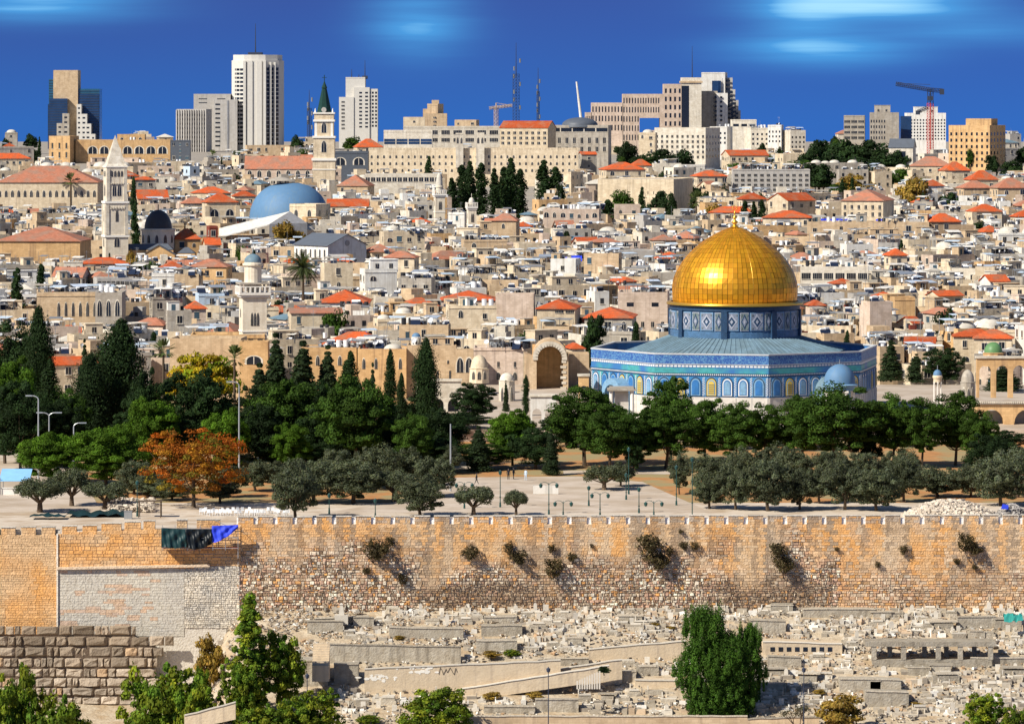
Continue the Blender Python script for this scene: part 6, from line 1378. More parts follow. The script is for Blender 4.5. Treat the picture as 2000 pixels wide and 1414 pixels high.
EL = [  # kind, px, top row, width px, Y, label
 ('darkpine',20,622,120,770,'tall bright-edged evergreen at the left edge of the esplanade'),('bright',10,690,120,745,'broad green pine at the left edge below the tall evergreen'),
 ('fatcypress',76,618,66,752,'tall dark column cypress near the left edge'),('cypress',98,705,50,740,'shorter dark cypress nestled right of the tall one near the left edge'),('darkpine',40,740,110,725,'dark evergreen behind the curved street lamp at left'),('darkpine',120,775,90,735,'low dark evergreen left of the huge dark cypress'),
 ('bare',190,652,62,800,'bare grey-brown tree in front of the arched grey wing'),('conifer',165,660,34,805,'slim dark conifer left of the bare tree'),
 ('fatcypress',236,642,108,735,'huge broad dark cypress at left with ragged crown'),('fatcypress',178,705,80,728,'greener cypress on the left flank of the huge dark one'),
 ('yellow',392,688,170,790,'bright yellow autumn tree behind the dark trees left of centre'),('fanpalm',319,678,42,775,'left fan palm rising beside the yellow tree'),('fanpalm',458,690,40,775,'right fan palm rising beside the yellow tree'),
 ('darkpine',385,718,140,745,'grey-green broad tree in front of the yellow autumn tree'),('bright',292,772,110,705,'bright green pine under the huge dark cypress'),('bright',440,790,90,700,'bright green pine behind the orange autumn tree'),('darkpine',340,800,120,715,'dark evergreen just behind the orange autumn tree'),
 ('conifer',539,648,78,775,'leftmost tall ragged conifer of the central clump'),('conifer',592,662,98,770,'second ragged conifer of the central clump'),('conifer',640,672,72,772,'third ragged conifer of the central clump'),('conifer',507,706,84,760,'lower conifer left of the central ragged clump'),
 ('cypress',685,690,46,765,'blunt-topped dark cypress above the large clumpy pine'),('pine',560,742,170,735,'wide pine in front of the ragged conifers'),('darkpine',505,790,110,720,'dark pine right of the white lamp post at left'),('bright',570,825,80,690,'small bright pine in front of the wide pine'),
 ('pine',692,735,150,712,'large clumpy bright-topped pine left of the slender cypresses'),('darkpine',620,800,100,725,'dark pine filling the gap left of the large clumpy pine'),('conifer',728,706,32,755,'small conifer between the large pine and slender cypress'),
 ('cypress',762,682,27,748,'slender tall cypress left of the centre one'),('cypress',784,732,26,740,'short slender cypress touching the slender tall one'),('fatcypress',832,676,58,742,'tall spindle-shaped dark cypress before the sandstone arcade'),
 ('pine',806,808,84,705,'low pine at the foot of the spindle-shaped cypress'),('darkpine',764,830,70,722,'dark pine under the slender tall cypress'),('darkpine',924,746,86,770,'dark rounded tree in front of the carved loggia'),('conifer',935,830,60,715,'olive-coloured conifer below the dark rounded tree'),
 ('conifer',988,742,15,800,'tiny slender cypress left of the great broken arch'),('cypress',1027,732,16,790,'thin cypress just in front of the great broken arch'),('bright',1001,793,92,706,'bright yellow-green pine beneath the great broken arch'),('conifer',1076,836,40,700,'small dark conifer at the foot of the white gateway'),
 ('pine',1142,752,150,735,'dark wide pine before the left corner of the blue shrine'),('pine',1190,790,120,715,'mid green pine below the pavilion with columns'),('pine',1240,800,100,722,'clumpy pine just left of the peaked pine at the shrine front'),
 ('pine',1308,738,116,748,'tall peaked pine covering the front of the blue shrine'),('pine',1300,790,120,725,'broad pine in front of the tall peaked one'),('pine',1378,778,110,735,'first flat-topped pine right of the tall peaked one'),('pine',1440,786,100,730,'second flat-topped pine right of the tall peaked one'),('pine',1495,788,95,738,'third flat-topped pine right of the tall peaked one'),
 ('pine',1570,772,100,735,'pine on the left flank of the largest dark pine'),('pine',1630,752,190,722,'largest dark spreading pine right of the shrine front'),('darkpine',1690,800,100,740,'dark pine hidden right behind the largest spreading pine'),('pine',1745,770,100,735,'pine under the tiny kiosk, left one of three'),('pine',1800,776,90,728,'pine under the tiny kiosk, middle one of three'),('pine',1866,764,110,738,'pine under the tiny kiosk, right one of three'),('pine',1912,800,80,728,'low pine before the orange colonnade'),
 ('darkpine',1742,668,60,905,'grey-green conifer between blue shrine and the far right pines'),('conifer',1740,664,56,890,'ragged conifer touching the right end of the blue shrine'),('conifer',1790,690,52,885,'second ragged conifer right of the blue shrine'),('darkpine',1845,678,80,880,'dark green tree behind the tiny kiosk'),('conifer',1960,715,90,860,'dark conifer seen through the arches of the orange colonnade'),
 ('bright',97,837,118,672,'left round bright umbrella pine at lower left'),('bright',206,830,146,668,'right round bright umbrella pine at lower left'),('orange',378,824,225,634,'glowing orange autumn tree at left'),
 ('darkpine',1935,850,110,665,'grey-green broad tree beneath the orange colonnade'),('olive',1985,872,110,650,'large olive at the right edge'),
 *FILL,
 ('darkpine',1240,860,40,712,'little evergreen with leaning trunks before the orange soil bank'),
 ]
for k, px, pt, w_, Y, lb in EL:
    if 699 < Y <= 756 and (px < 1080 or (k, px, pt, w_, Y, lb) not in FILL) and 'cypress' not in k and not lb.startswith('bright yellow-green'): Y = 688+(Y-700)*.5
    tree(k, px, pt, w_, Y, lb, zb=(PZ if Y > 756 and px > 850 else None), whitetrunk=(k == 'pine' and px > 1250 and Y < 700))
OLV = [(262,905,90,655,'shady olive behind the stone pile at left'),(315,915,80,662,'shady olive left under the orange tree'),(450,905,80,650,'shady olive right under the orange tree'),(430,930,60,640,'small olive at the right foot of the orange tree'),(655,880,100,668,'olive behind the widest one'),(735,885,100,664,'olive behind the middle of the row'),(800,890,80,668,'olive behind the rounded one, upper'),(1525,878,90,672,'far olive behind the third of the right-hand row'),(1690,885,90,664,'olive rising behind the sixth of the right-hand row'),(1760,890,84,668,'olive rising behind the eighth of the right-hand row'),(1420,885,84,672,'far olive behind the second of the right-hand row'),(78,930,104,626,'gnarled olive with a thick trunk at far left'),(140,914,86,636,'olive between the gnarled left one and the wall'),(205,938,96,631,'third olive from the left, in front of the stones'),(290,925,80,650,'olive at the left foot of the orange tree'),
 (335,935,70,645,'small drooping olive under the orange tree'),(500,900,70,660,'column-like olive right of the orange tree'),(540,905,60,668,'narrow olive second right of the orange tree'),(578,915,80,616,'tall leaning olive nearest the white chairs'),(612,893,150,640,'widest olive of the plaza edge'),(690,905,110,640,'olive right of the widest one'),(770,910,110,643,'olive in the middle of the row before the pines'),
 (822,930,100,620,'rounded olive close to the battlements'),(850,900,80,650,'olive behind the rounded one near the battlements'),(925,948,84,622,'low spreading olive standing alone at the plaza left side'),(1008,955,52,622,'small thin olive with twisted open trunk on the plaza'),
 (1180,905,84,662,'lone olive in the middle of the plaza'),(1212,895,60,668,'olive behind the lone plaza one'),(1327,890,44,655,'narrow olive at the right end of the plaza'),(1385,915,74,632,'first olive of the dense right-hand row'),(1437,920,84,630,'second olive of the dense right-hand row'),(1500,902,120,628,'third and largest olive of the dense right-hand row'),(1562,915,90,630,'fourth olive of the dense right-hand row'),(1600,910,80,640,'fifth olive of the dense right-hand row'),(1650,912,96,630,'sixth olive of the dense right-hand row'),(1712,915,110,628,'seventh olive of the dense right-hand row'),(1765,908,90,642,'eighth olive of the dense right-hand row'),(1830,918,90,650,'olive behind the rubble heap, left one'),(1895,915,80,650,'olive behind the rubble heap, right one'),(1955,905,120,636,'broad olive behind the small blue-tarped heap'),
 (1380,880,70,668,'olive rising behind the first of the right-hand row'),(1460,880,90,665,'olive rising behind the second of the right-hand row'),(1545,880,90,668,'olive rising behind the third of the right-hand row'),(1620,890,80,660,'olive rising behind the fifth of the right-hand row'),(455,880,70,690,'dark olive behind the right side of the orange tree'),(880,880,40,690,'little olive near the white lamp post right of centre')]
for px, pt, w_, Y, lb in OLV:
    if px not in (78,140,205,1008,1180,925,822): v_ = math.sin(px*12.9898)*43758.5453 % 1; pt += (v_-.62)*26; w_ *= .78+.42*(v_*7.3 % 1)
    tree('olive' if px in (78,140,205,1008,1180,925,770) else 'olivebig' if w_ > 75 else 'olivecol', px, pt, w_, Y, lb, group='olive trees of the esplanade')
CT = [('citycypress',512,303,30,1720,'tall cypress left of the red-roofed church nave'),('citycypress',264,398,20,1245,'slim cypress hugging the right of the square bell tower'),('citycypress',261,345,14,1400,'thin cypress right of the bell tower top'),('citycypress',110,345,20,1510,'cypress before the faded church hall'),('fanpalm',138,348,26,1500,'palm before the faded church hall'),
 ('citycypress',34,528,30,1000,'cypress at the far left above the esplanade trees'),('citycypress',80,515,24,1080,'second cypress at far left among the roofs'),('citytree',578,262,34,2000,'dark tree below the white ribbed tower'),('citytree',648,352,34,1600,'dark bush by the foot of the green spire tower'),('citycypress',838,308,22,1600,'tall lone cypress before the crenellated building'),('citycypress',812,340,12,1590,'little cypress left of the tall one before the crenellated building'),
 ('citycypress',882,350,29,1510,'leftmost of the central cypresses, short'),('citycypress',902,322,32,1530,'second central cypress from left'),('citycypress',918,318,32,1515,'third central cypress from left'),('citycypress',940,318,32,1530,'fourth central cypress from left'),('citycypress',965,332,29,1510,'fifth central cypress from left'),('citycypress',984,326,32,1530,'sixth central cypress from left'),('citycypress',998,312,35,1515,'seventh and tallest central cypress'),('citycypress',1016,330,32,1525,'eighth central cypress from left'),('citycypress',1062,316,40,1560,'broad cypress right of the central group'),('citycypress',1085,326,35,1560,'rightmost cypress of the central group'),
 ('citytree',1095,360,24,1500,'green shrub below the rightmost central cypress'),('citycypress',1187,390,34,1400,'lone tall dense cypress left of the blank building shadow'),('citycypress',1254,368,18,1450,'cypress before the long blank building'),('citytree',1290,372,56,1480,'dark pine before the long blank building'),('citycypress',1312,380,24,1420,'cypress at the right corner of the long blank building'),('citygreen',1215,370,50,1500,'green tree left corner before the long blank building'),
 ('citytree',1160,612,56,925,'dark cypress-like tree between red roofs and the blue shrine'),('citycypress',1242,628,20,935,'small cypress left of the golden dome drum'),('citytree',1222,272,52,1880,'dark tree left of the five-row stone block'),('citytree',1290,290,70,1820,'dark trees before the five-row stone block, left one'),('citytree',1335,290,60,1825,'dark trees before the five-row stone block, right one'),('citytree',1255,300,60,1830,'dark tree under the small grey domed building'),
 ('citytree',1605,272,70,1880,'leftmost dark pine of the big wood at right'),('citytree',1585,285,60,1790,'dark pine at the left end of the big wood'),('citytree',1755,290,50,1820,'dark pine at the right end of the big wood'),('citytree',1600,318,80,1720,'low dark tree under the big wood, left'),('citytree',1700,322,90,1715,'low dark tree under the big wood, right'),('citytree',1650,268,90,1860,'second dark pine of the big wood at right'),('citytree',1700,272,90,1850,'third dark pine of the big wood at right'),('citytree',1628,300,80,1800,'low dark pine in front of the big wood, left'),('citytree',1680,305,90,1790,'low dark pine in front of the big wood, middle'),('citytree',1730,300,80,1800,'low dark pine in front of the big wood, right'),('drytree',1660,340,70,1680,'yellowish tree below the big dark wood'),
 ('drytree',1785,345,80,1500,'tall yellowish-green tree left of the villas at right'),('citygreen',1770,320,50,1700,'green tree left of the faded villa below the crane'),('citytree',1488,280,26,1900,'cypress-like tree above the long red roof'),('citytree',1523,284,24,1900,'second cypress-like tree above the long red roof'),('citycypress',1490,280,16,1880,'thin cypress over the long red roof'),('citygreen',1450,310,80,1780,'green trees left under the long red roof'),('citygreen',1560,312,70,1770,'green tree by the round turret'),
 ('citytree',1938,302,36,1850,'dark tree before the orange stone block'),('citytree',1975,310,50,1800,'dark tree right of the orange stone block'),('citytree',1860,372,60,1500,'dark tree above the bright roof at right'),('citytree',1880,395,44,1440,'dark tree left of the low bright roof at right'),('citytree',1915,430,60,1350,'green tree under the low bright roof at right'),('citytree',1990,360,50,1500,'dark tree at the right edge among villas'),
 ('citycypress',1645,352,16,1560,'cypress left of the big faded villa'),('citycypress',1455,392,20,1390,'cypress right of the golden finial, left one'),('citycypress',1472,396,20,1390,'cypress right of the golden finial, middle one'),('citycypress',1488,390,20,1390,'cypress right of the golden finial, right one'),('citytree',1395,330,40,1640,'dark tree behind the golden finial'),('citytree',1380,370,50,1480,'dark tree between blank building and golden finial'),('fanpalm',1360,385,30,1430,'pale palm left of the golden finial'),('drytree',1400,398,60,1400,'brown hedge-like tree left of the golden finial'),
 ('citytree',1855,597,66,990,'round dark tree amid pale roofs at right'),('citycypress',1655,645,16,930,'thin cypress right of the golden dome drum'),('citygreen',1640,350,40,1600,'green tree left of the big faded villa roof'),('drytree',560,432,80,1270,'brownish tree under the white sheet-roofed hall'),('citygreen',275,500,50,1140,'yellow-green tree before the black domed church'),('drytree',255,490,40,1150,'thin yellowish tree below the square bell tower'),
 ('citygreen',655,592,60,960,'green hedge before the bright roof right of the palm'),('citygreen',470,478,30,1220,'small green tree right of the rust tower'),('citytree',60,260,30,2250,'dark tree on the left skyline'),('citytree',65,290,30,2000,'dark tree left of the yellow school'),('citygreen',688,262,40,2150,'green tree below the stepped white tower'),('fanpalm',415,300,18,1950,'left palm below the white ribbed tower'),('fanpalm',460,302,18,1950,'right palm below the white ribbed tower'),('citytree',1105,450,30,1280,'small dark tree among white domes'),('datepalm',592,505,62,1030,'large date palm with spreading crown left of centre')]
for k, px, pt, w_, Y, lb in CT: tree(k, px, pt, w_, Y, lb)
HG = random.Random(55); nct = 0  # small trees scattered at random, added to darken the gaps between houses
for i in range(900):
    if nct >= 110: break
    py = HG.uniform(268,690) if HG.random() < .5 else HG.uniform(268,400); px = HG.uniform(0,2000)
    if py < 400 and HG.random() < .45: px = HG.uniform(1150,2000)
    if 1140 < px < 1720 and py > 440: continue
    Y = Yof(py)+HG.uniform(-3,3); x = X(px,Y)
    if any(a-6 < px < c+6 and (Y < Yb and py-14 < hb_) and Yb-Y < 900 and py < hb_+4 for a, c, ht, hb_, Yb in HEROES): continue
    k = HG.choices(('citytree','citygreen','citycypress','drytree'), (5,3,3,1))[0]; wp = {'citytree':5.5,'citygreen':5,'citycypress':1.9,'drytree':4.5}[k]*HG.uniform(.7,1.3)*F/Y; up = {'citycypress':3.5}.get(k,1.8)*F/Y*HG.uniform(.5,1.1)
    lb = autolabel({'citytree':'small dark evergreen','citygreen':'small green leafy tree','citycypress':'thin dark cypress','drytree':'yellowish tree'}[k]+' between the houses', px, py-up)
    tree(k, px, py-up, wp, Y, lb, group='small trees added between the old city houses'); nct += 1
# foreground
FG = [('pepper',1378,1186,104,563,'tall green weeping tree in the cemetery, left and highest of three',None),('pepper',1420,1236,104,562.4,'green weeping tree in the cemetery, lower middle of three',None),('pepper',1462,1220,62,566,'small green weeping tree, rightmost of three in the cemetery',None),('shrubtree',488,1158,118,562,'tall pointed green bush at the end of the grey wall',None),('bush',548,1232,110,565,'greenish brown bush right of the tall pointed one',None),('bush',468,1285,92,560,'lower green bush leaning left of the tall pointed one',None),
 ('bush',320,1284,190,561,'round dark green tree before the giant block masonry',None),('bush',380,1330,120,558,'green bush low on the right of the round dark one',None),('bush',40,1298,110,556,'dark green bush in the bottom left corner',None),('bush',115,1345,150,550,'yellow-green bush second from the bottom left corner',None),('bush',-10,1340,120,550,'bush cut by the bottom left corner',None),
 ('bush',610,1345,130,552,'green bush at the bottom edge left of centre',None),('bush',520,1366,130,550,'wide bush at the bottom edge under the tall pointed one',None),('bush',850,1340,150,553,'dark green bush at the bottom edge before the graffiti wall',None),('bush',1925,1350,90,556,'yellow-green bush in the bottom right corner',None),('bush',1985,1372,60,553,'low yellow-green bush cut by the right edge',None),('drytree',1640,1355,110,556,'dusty sparse bush at the bottom right',None),('bare',1562,1362,50,555,'thin spiky plant under the right cemetery lamp',None),
 ('drytree',410,1238,70,585,'yellowish dry shrub on the bank by the grey wall',None)]
for k, px, pt, w_, Y, lb, _ in FG: tree(k, px, pt, w_, Y, lb)
dr = [(730,1310,30),(1690,1190,20),(960,1270,40),(1000,1268,36),(960,1350,44),(1045,1350,40),(1180,1300,26),(780,1240,26),(1600,1345,30),(1870,1250,20),(1280,1215,24),(1310,1222,22),(720,1395,50),(1330,1300,20),(1790,1370,30),(395,1300,40)]
for i, (px, pt, w_) in enumerate(dr):
    Y = YG(pt+w_*.42); tree('drytree' if i % 3 else 'bush', px, pt, w_, Y, f'{"dry golden" if i % 3 else "small green"} weeds {["beside the stair","near a grey tomb","at a terrace foot","among broken slabs","on bare earth"][i%5]}, {["lower left","upper right","by the pillbox","centre left","centre","left of lamp","below lamp","under the arch wall","by long tomb","near right edge","upper middle","upper centre","bottom left","by big tree","bottom right","left bank"][i]}', group='dry weeds in the cemetery')
CP = [(738,1085,48),(762,1062,18),(917,1087,32),(995,1076,22),(1013,1098,34),(1080,1118,36),(1118,1092,20),(1268,1085,52),(1286,1106,36),(1308,1082,18),(1335,1070,18),(1356,1070,16),(1330,1040,10),(1518,1092,40),(1530,1112,36),(1765,1078,18),(1868,1100,14),(1885,1068,34),(1906,1080,26),(785,1136,20),(715,1118,16),(1078,1075,16),(1634,1075,10),(1714,1105,12),(1904,1110,12),(1155,1068,8)]
seen = []
for i, (px, py, w_) in enumerate(CP):
    tm, cm, W, H = TM['caper'][i % 2]; t = thing('caper_bush', f'{"large" if w_ > 30 else "medium" if w_ > 17 else "small"} caper bush on the wall, {["far left","left","left","centre left","centre left","centre","centre","right of centre, upper of pair","right of centre, lower of pair","right of centre","dome side","dome side, second","high up","right, upper of pair","right, lower of pair","right, alone","far right low","far right, left of pair","far right, right of pair","left low","left lowest","centre high","right tiny","right tiny low","far right tiny","centre tiny"][i]}', 'bush', (X(px,WY), WY-.15, Z(py+w_*.3,WY)), 0, 'bushes growing from the city wall')
    s = 1.25*w_*WY/F/W; t.rotation_euler = (R(25),0,0); link('stems', tm, t, (0,0,0), i, (s,s,s)); link('foliage', cm, t, (0,0,0), i, (s,s,s*1.1))
# ---------------------------------------------------------------- cemetery below the wall
mat('tomb', (.46,.40,.31), var=.25, nscale=2.5, rand=.25, bump=.4, bscale=5); mat('tomb_white', (.66,.60,.50), var=.15, nscale=3, rand=.15)
mat('concrete_old', (.40,.35,.27), var=.3, nscale=1.2, rand=.15, bump=.4, bscale=4, streak=(.2,.17,.13)); mat('render_wall', (.60,.48,.33), var=.12, nscale=.8, rand=.1, streak=(.45,.36,.26), bump=.2)
mat('rubble', None, attr=True, rand=0, var=.2, nscale=3)
cr = random.Random(11)
def gz(px, Y): x = X(px,Y); return gcem(x, Y)
TAKEN = []
def cwall(px0, px1, pt0, pt1, pb0, pb1, Y, dd, m, label, name='retaining_wall', cat='wall', cap=True, pb_deep=.8):
    """terrace wall: top edge pt0..pt1, foot pb0..pb1"""
    if px0 > 450: Y = YG(max(pb0,pb1)-1)
    x0, x1 = X(px0,Y), X(px1,Y); t = thing(name, label, cat, ((x0+x1)/2, Y, Z(max(pb0,pb1),Y))); l = t.location; n = max(2, int((x1-x0)/1.5)); b = MB()
    f = lambda a, c, k: a+(c-a)*k/n
    T = [(x0+(x1-x0)*k/n-l.x, Z(f(pt0,pt1,k),Y)-l.z+cr.uniform(-.05,.05)) for k in range(n+1)]; B_ = [(x, Z(f(pb0,pb1,k),Y)-l.z-pb_deep) for k, (x, z) in enumerate(T)]
    for k in range(n):
        (xa,za),(xb,zb) = T[k],T[k+1]; b.add([(xa,0,B_[k][1]),(xb,0,B_[k+1][1]),(xb,0,zb),(xa,0,za),(xa,dd,za),(xb,dd,zb),(xa,dd,B_[k][1]),(xb,dd,B_[k+1][1])], [(0,1,2,3),(3,2,5,4),(6,4,5,7)]+([(0,3,4,6)] if k == 0 else [])+([(1,7,5,2)] if k == n-1 else []))
    b.build('wall', MT[m], t)
    if cap:
        b = MB(); 
        for k in range(n):
            (xa,za),(xb,zb) = T[k],T[k+1]; b.add([(xa,-.1,za),(xb,-.1,zb),(xb,.35,zb),(xa,.35,za),(xa,-.1,za+.14),(xb,-.1,zb+.14),(xb,.35,zb+.14),(xa,.35,za+.14)], [(0,1,5,4),(4,5,6,7),(3,7,6,2),(0,4,7,3),(1,2,6,5)])
        b.build('coping', MT['tomb_white' if m == 'render_wall' else 'tomb'], t)
    TAKEN.append((px0-2, px1+2, min(pt0,pt1)-2, max(pb0,pb1)+3, Y)); return t
cwall(712,1095,1307,1290,1352,1318,566,1.2,'render_wall','long plastered cream retaining wall with white paint smears and dark graffiti')
t = [o for o in scn.objects if o.name == 'retaining_wall'][0]
PY_ = t.location.y; mat('paint', (.72,.68,.60), var=.05); b = MB()
for q in range(46):
    u = cr.choice((0,1)); cx = X(cr.gauss(745 if u == 0 else 822, 16),PY_)-t.location.x; cz = Z(cr.gauss(1323 if u == 0 else 1309, 3.5),PY_)-t.location.z; w_, h_ = cr.uniform(.3,1.0), cr.uniform(.15,.5)
    b.ext([(cx+w_/2*math.cos(a*1.047)*cr.uniform(.7,1.1), cz+h_/2*math.sin(a*1.047)*cr.uniform(.7,1.1)) for a in range(6)], -.02-.0004*q, .05)
b.build('white_paint', MT['paint'], t); b = MB()
pts = [(857,1316),(860,1303),(864,1310),(866,1317),(871,1306),(874,1313),(879,1303),(884,1312),(887,1317),(890,1304),(893,1312)]
for p, q in zip(pts, pts[1:]): b.tube((X(p[0],PY_)-t.location.x,-.03,Z(p[1],PY_)-t.location.z),(X(q[0],PY_)-t.location.x,-.03,Z(q[1],PY_)-t.location.z),.04,n=5)
b.build('graffiti', MT['grey'] if 0 else mat('faded_ink', (.16,.13,.10), var=.2), t)
cwall(900,1190,1346,1300,1358,1316,561,1.6,'render_wall','sloping pale ramp edge running up to the right below the graffiti wall',name='ramp_wall')
cwall(1070,1215,1310,1288,1340,1322,562.5,1.2,'render_wall','cream wall with a white balustrade stair right of the graffiti wall')
cwall(1150,1340,1268,1252,1290,1276,580,1.2,'render_wall','upper cream path wall rising right toward the big green tree')
cwall(640,900,1258,1264,1292,1296,574,1.5,'concrete_old','long mossy grey concrete terrace wall above the graffiti wall')
cwall(572,640,1290,1292,1338,1340,564,5,'concrete_old','square grey concrete bunker-like vault at left of the cemetery',name='burial_vault',cat='tomb')
cwall(652,700,1297,1297,1338,1338,565.5,3,'concrete_old','brownish concrete vault right of the square grey one',name='burial_vault',cat='tomb')
cwall(1490,1645,1253,1258,1278,1280,577,4,'render_wall','cream vault wall with a row of small square openings',name='burial_vault',cat='tomb')
t_ = [o for o in scn.objects if o.name.startswith('burial_vault')][-1]; windows(t_, [(X(1509+q*16,t_.location.y)-t_.location.x,0,Z(1272,t_.location.y)-t_.location.z,0,.62,.6,'hole') for q in range(8)], 'opening')
cwall(1500,1565,1282,1284,1302,1304,573,2,'concrete_old','low grey vault below the wall with square openings',name='burial_vault',cat='tomb')
cwall(1568,1710,1190,1190,1206,1206,591,3,'concrete_old','long grey platform tomb with headstones on top near the wall foot',name='platform_tomb',cat='tomb')
cwall(1465,1535,1212,1214,1240,1240,586,3,'concrete_old','grey double-stepped platform tomb right of the big tree',name='platform_tomb',cat='tomb')
cwall(1870,1945,1206,1204,1228,1228,587,2,'concrete_old','grey curved terrace wall near the teal sheet')
cwall(1700,1720,1330,1330,1352,1352,563,2,'concrete_old','small grey box tomb below the long colonnaded shelter',name='box_tomb',cat='tomb')
cwall(1640,1760,1326,1328,1350,1352,562,3,'concrete_old','grey vault in front of the long colonnaded shelter',name='burial_vault',cat='tomb')
cwall(1690,1775,1350,1352,1378,1380,558,3,'concrete_old','lowest grey vault with dark openings at right',name='burial_vault',cat='tomb')
cwall(945,1010,1205,1205,1218,1218,592,3,'concrete_old','grey slab tomb near the wall foot at centre',name='platform_tomb',cat='tomb')
cwall(940,1020,1222,1222,1242,1242,586,3,'concrete_old','broad grey tomb block at centre below the wall',name='platform_tomb',cat='tomb')
cwall(930,1010,1252,1252,1276,1276,578,3,'concrete_old','grey tomb block with dark left end at centre',name='platform_tomb',cat='tomb')
cwall(615,720,1208,1204,1222,1222,592,2,'concrete_old','grey terrace block at left under the rubble wall',name='platform_tomb',cat='tomb')
cwall(600,670,1214,1214,1236,1236,587,2,'concrete_old','grey boxed tomb left of the white obelisk base',name='platform_tomb',cat='tomb')
cwall(690,730,1206,1206,1226,1226,589,1.6,'concrete_old','small grey sarcophagus right of the white obelisk',name='platform_tomb',cat='tomb')
cwall(760,905,1226,1228,1250,1250,583,2.5,'concrete_old','long grey terrace with iron posts left of centre')
cwall(1045,1130,1366,1366,1392,1392,553,2,'concrete_old','grey wall block by the central cemetery lamp')
cwall(945,1045,1380,1380,1396,1396,551,2,'concrete_old','low grey wall at bottom centre')
cwall(905,1460,1399,1399,1425,1425,547,1.2,'tan','rubble-faced wall along the bottom edge at centre',name='boundary_wall')
cwall(1460,1600,1404,1400,1425,1425,547,1.2,'tan','lower rubble-faced boundary wall at bottom right of the big tree',name='boundary_wall')
cwall(360,460,1398,1372,1414,1392,553,1.,'render_wall','short cream path parapet at bottom left')
cwall(1240,1325,1328,1330,1342,1345,565,3,'render_wall','cream low vault left of the big tree',name='burial_vault',cat='tomb')
cwall(1200,1242,1312,1312,1332,1334,566,2.5,'concrete_old','brown concrete vault left of the cream low one',name='burial_vault',cat='tomb')
cwall(1165,1205,1322,1322,1338,1338,564.5,2,'concrete_old','little arched vault beside the white balustrade stair',name='burial_vault',cat='tomb')
cwall(1050,1150,1288,1286,1300,1298,575,1.5,'concrete_old','dark stone terrace edge above the ramp')
cwall(1895,2020,1285,1285,1300,1300,571,2,'concrete_old','long grey slab wall at the right edge')
# stairs and ramp beside the graffiti wall
t = thing('stone_stairs', 'pale concrete stairs between the mossy wall and the bushes at left', 'stairs', (X(628,572), 572, Z(1280,572))); b = MB()
for k in range(10): b.box(-1.1,-k*.35,-3,1.1,-(k-1)*.35,1.6-k*.28)
b.build('steps', MT['render_wall'], t)
t = thing('stair_balustrade', 'small white stepped balustrade beside the round dark shrub', 'stairs', (X(1150,562), 562, Z(1332,562))); b = MB()
for k in range(10): b.box(-1.6+k*.32,-.6,-.8,-1.4+k*.32,-.4,.25+k*.14)
b.build('balusters', MT['tomb_white'], t)
tree('citytree',1180,1300,30,563,'round dark shrub on top of the white stair wall',zb=Z(1318,563))
# colonnaded shelter at right
Y = YG(1303); t = thing('stone_shelter', 'long roofless-looking concrete shelter with square piers and open bays at right', 'shelter', (X(1820,Y), Y, Z(1303,Y))); z = lambda py: Z(py,Y)-t.location.z; x = lambda px: X(px,Y)-t.location.x
b = MB(); b.box(x(1704),0,z(1303)-1.5,x(1938),3.6,z(1288)); b.build('base', MT['concrete_old'], t)
b = MB(); b.box(x(1690),-.15,z(1262),x(1944),3.8,z(1253)); b.build('roof_slab', MT['concrete_old'], t)
for px in (1707,1765,1833,1876,1935): b = MB(); b.box(x(px)-.32,-.05,z(1288),x(px)+.32,.55,z(1262)); b.build('pier', MT['concrete_old'], t)
for px in (1742,1810,1853,1908): b = MB(); b.box(x(px)-.3,3.0,z(1288),x(px)+.3,3.5,z(1262)); b.build('pier', MT['concrete_old'], t)
TAKEN.append((1685,1950,1250,1306,Y))
# white obelisk grave, teal sheet, iron rails
t = thing('obelisk_grave', 'white tapering obelisk headstone against the rubble wall at left', 'grave', (X(667,593), 593, Z(1204,593))); b = MB(); b.cbox(0,0,-1,1.8,1.4,1.3); b.lathe([(.55,.3),(.28,1.6),(.4,1.65),(.1,1.9)], 4, rot=R(45)); b.build('stone', MT['tomb_white'], t)
mat('teal', (.03,.28,.24), var=.2); t = thing('plastic_sheet', 'crumpled teal plastic sheet draped over graves at the right edge', 'sheet', (X(1980,588), 588, Z(1216,588))); b = MB(); vs = [(i*.32-1.3, j*.4, .2+.9*math.sin(j*.7)+cr.uniform(-.2,.2)) for j in range(5) for i in range(9)]; b.add(vs, [(j*9+i,j*9+i+1,(j+1)*9+i+1,(j+1)*9+i) for j in range(4) for i in range(8)]); b.build('sheet', MT['teal'], t)
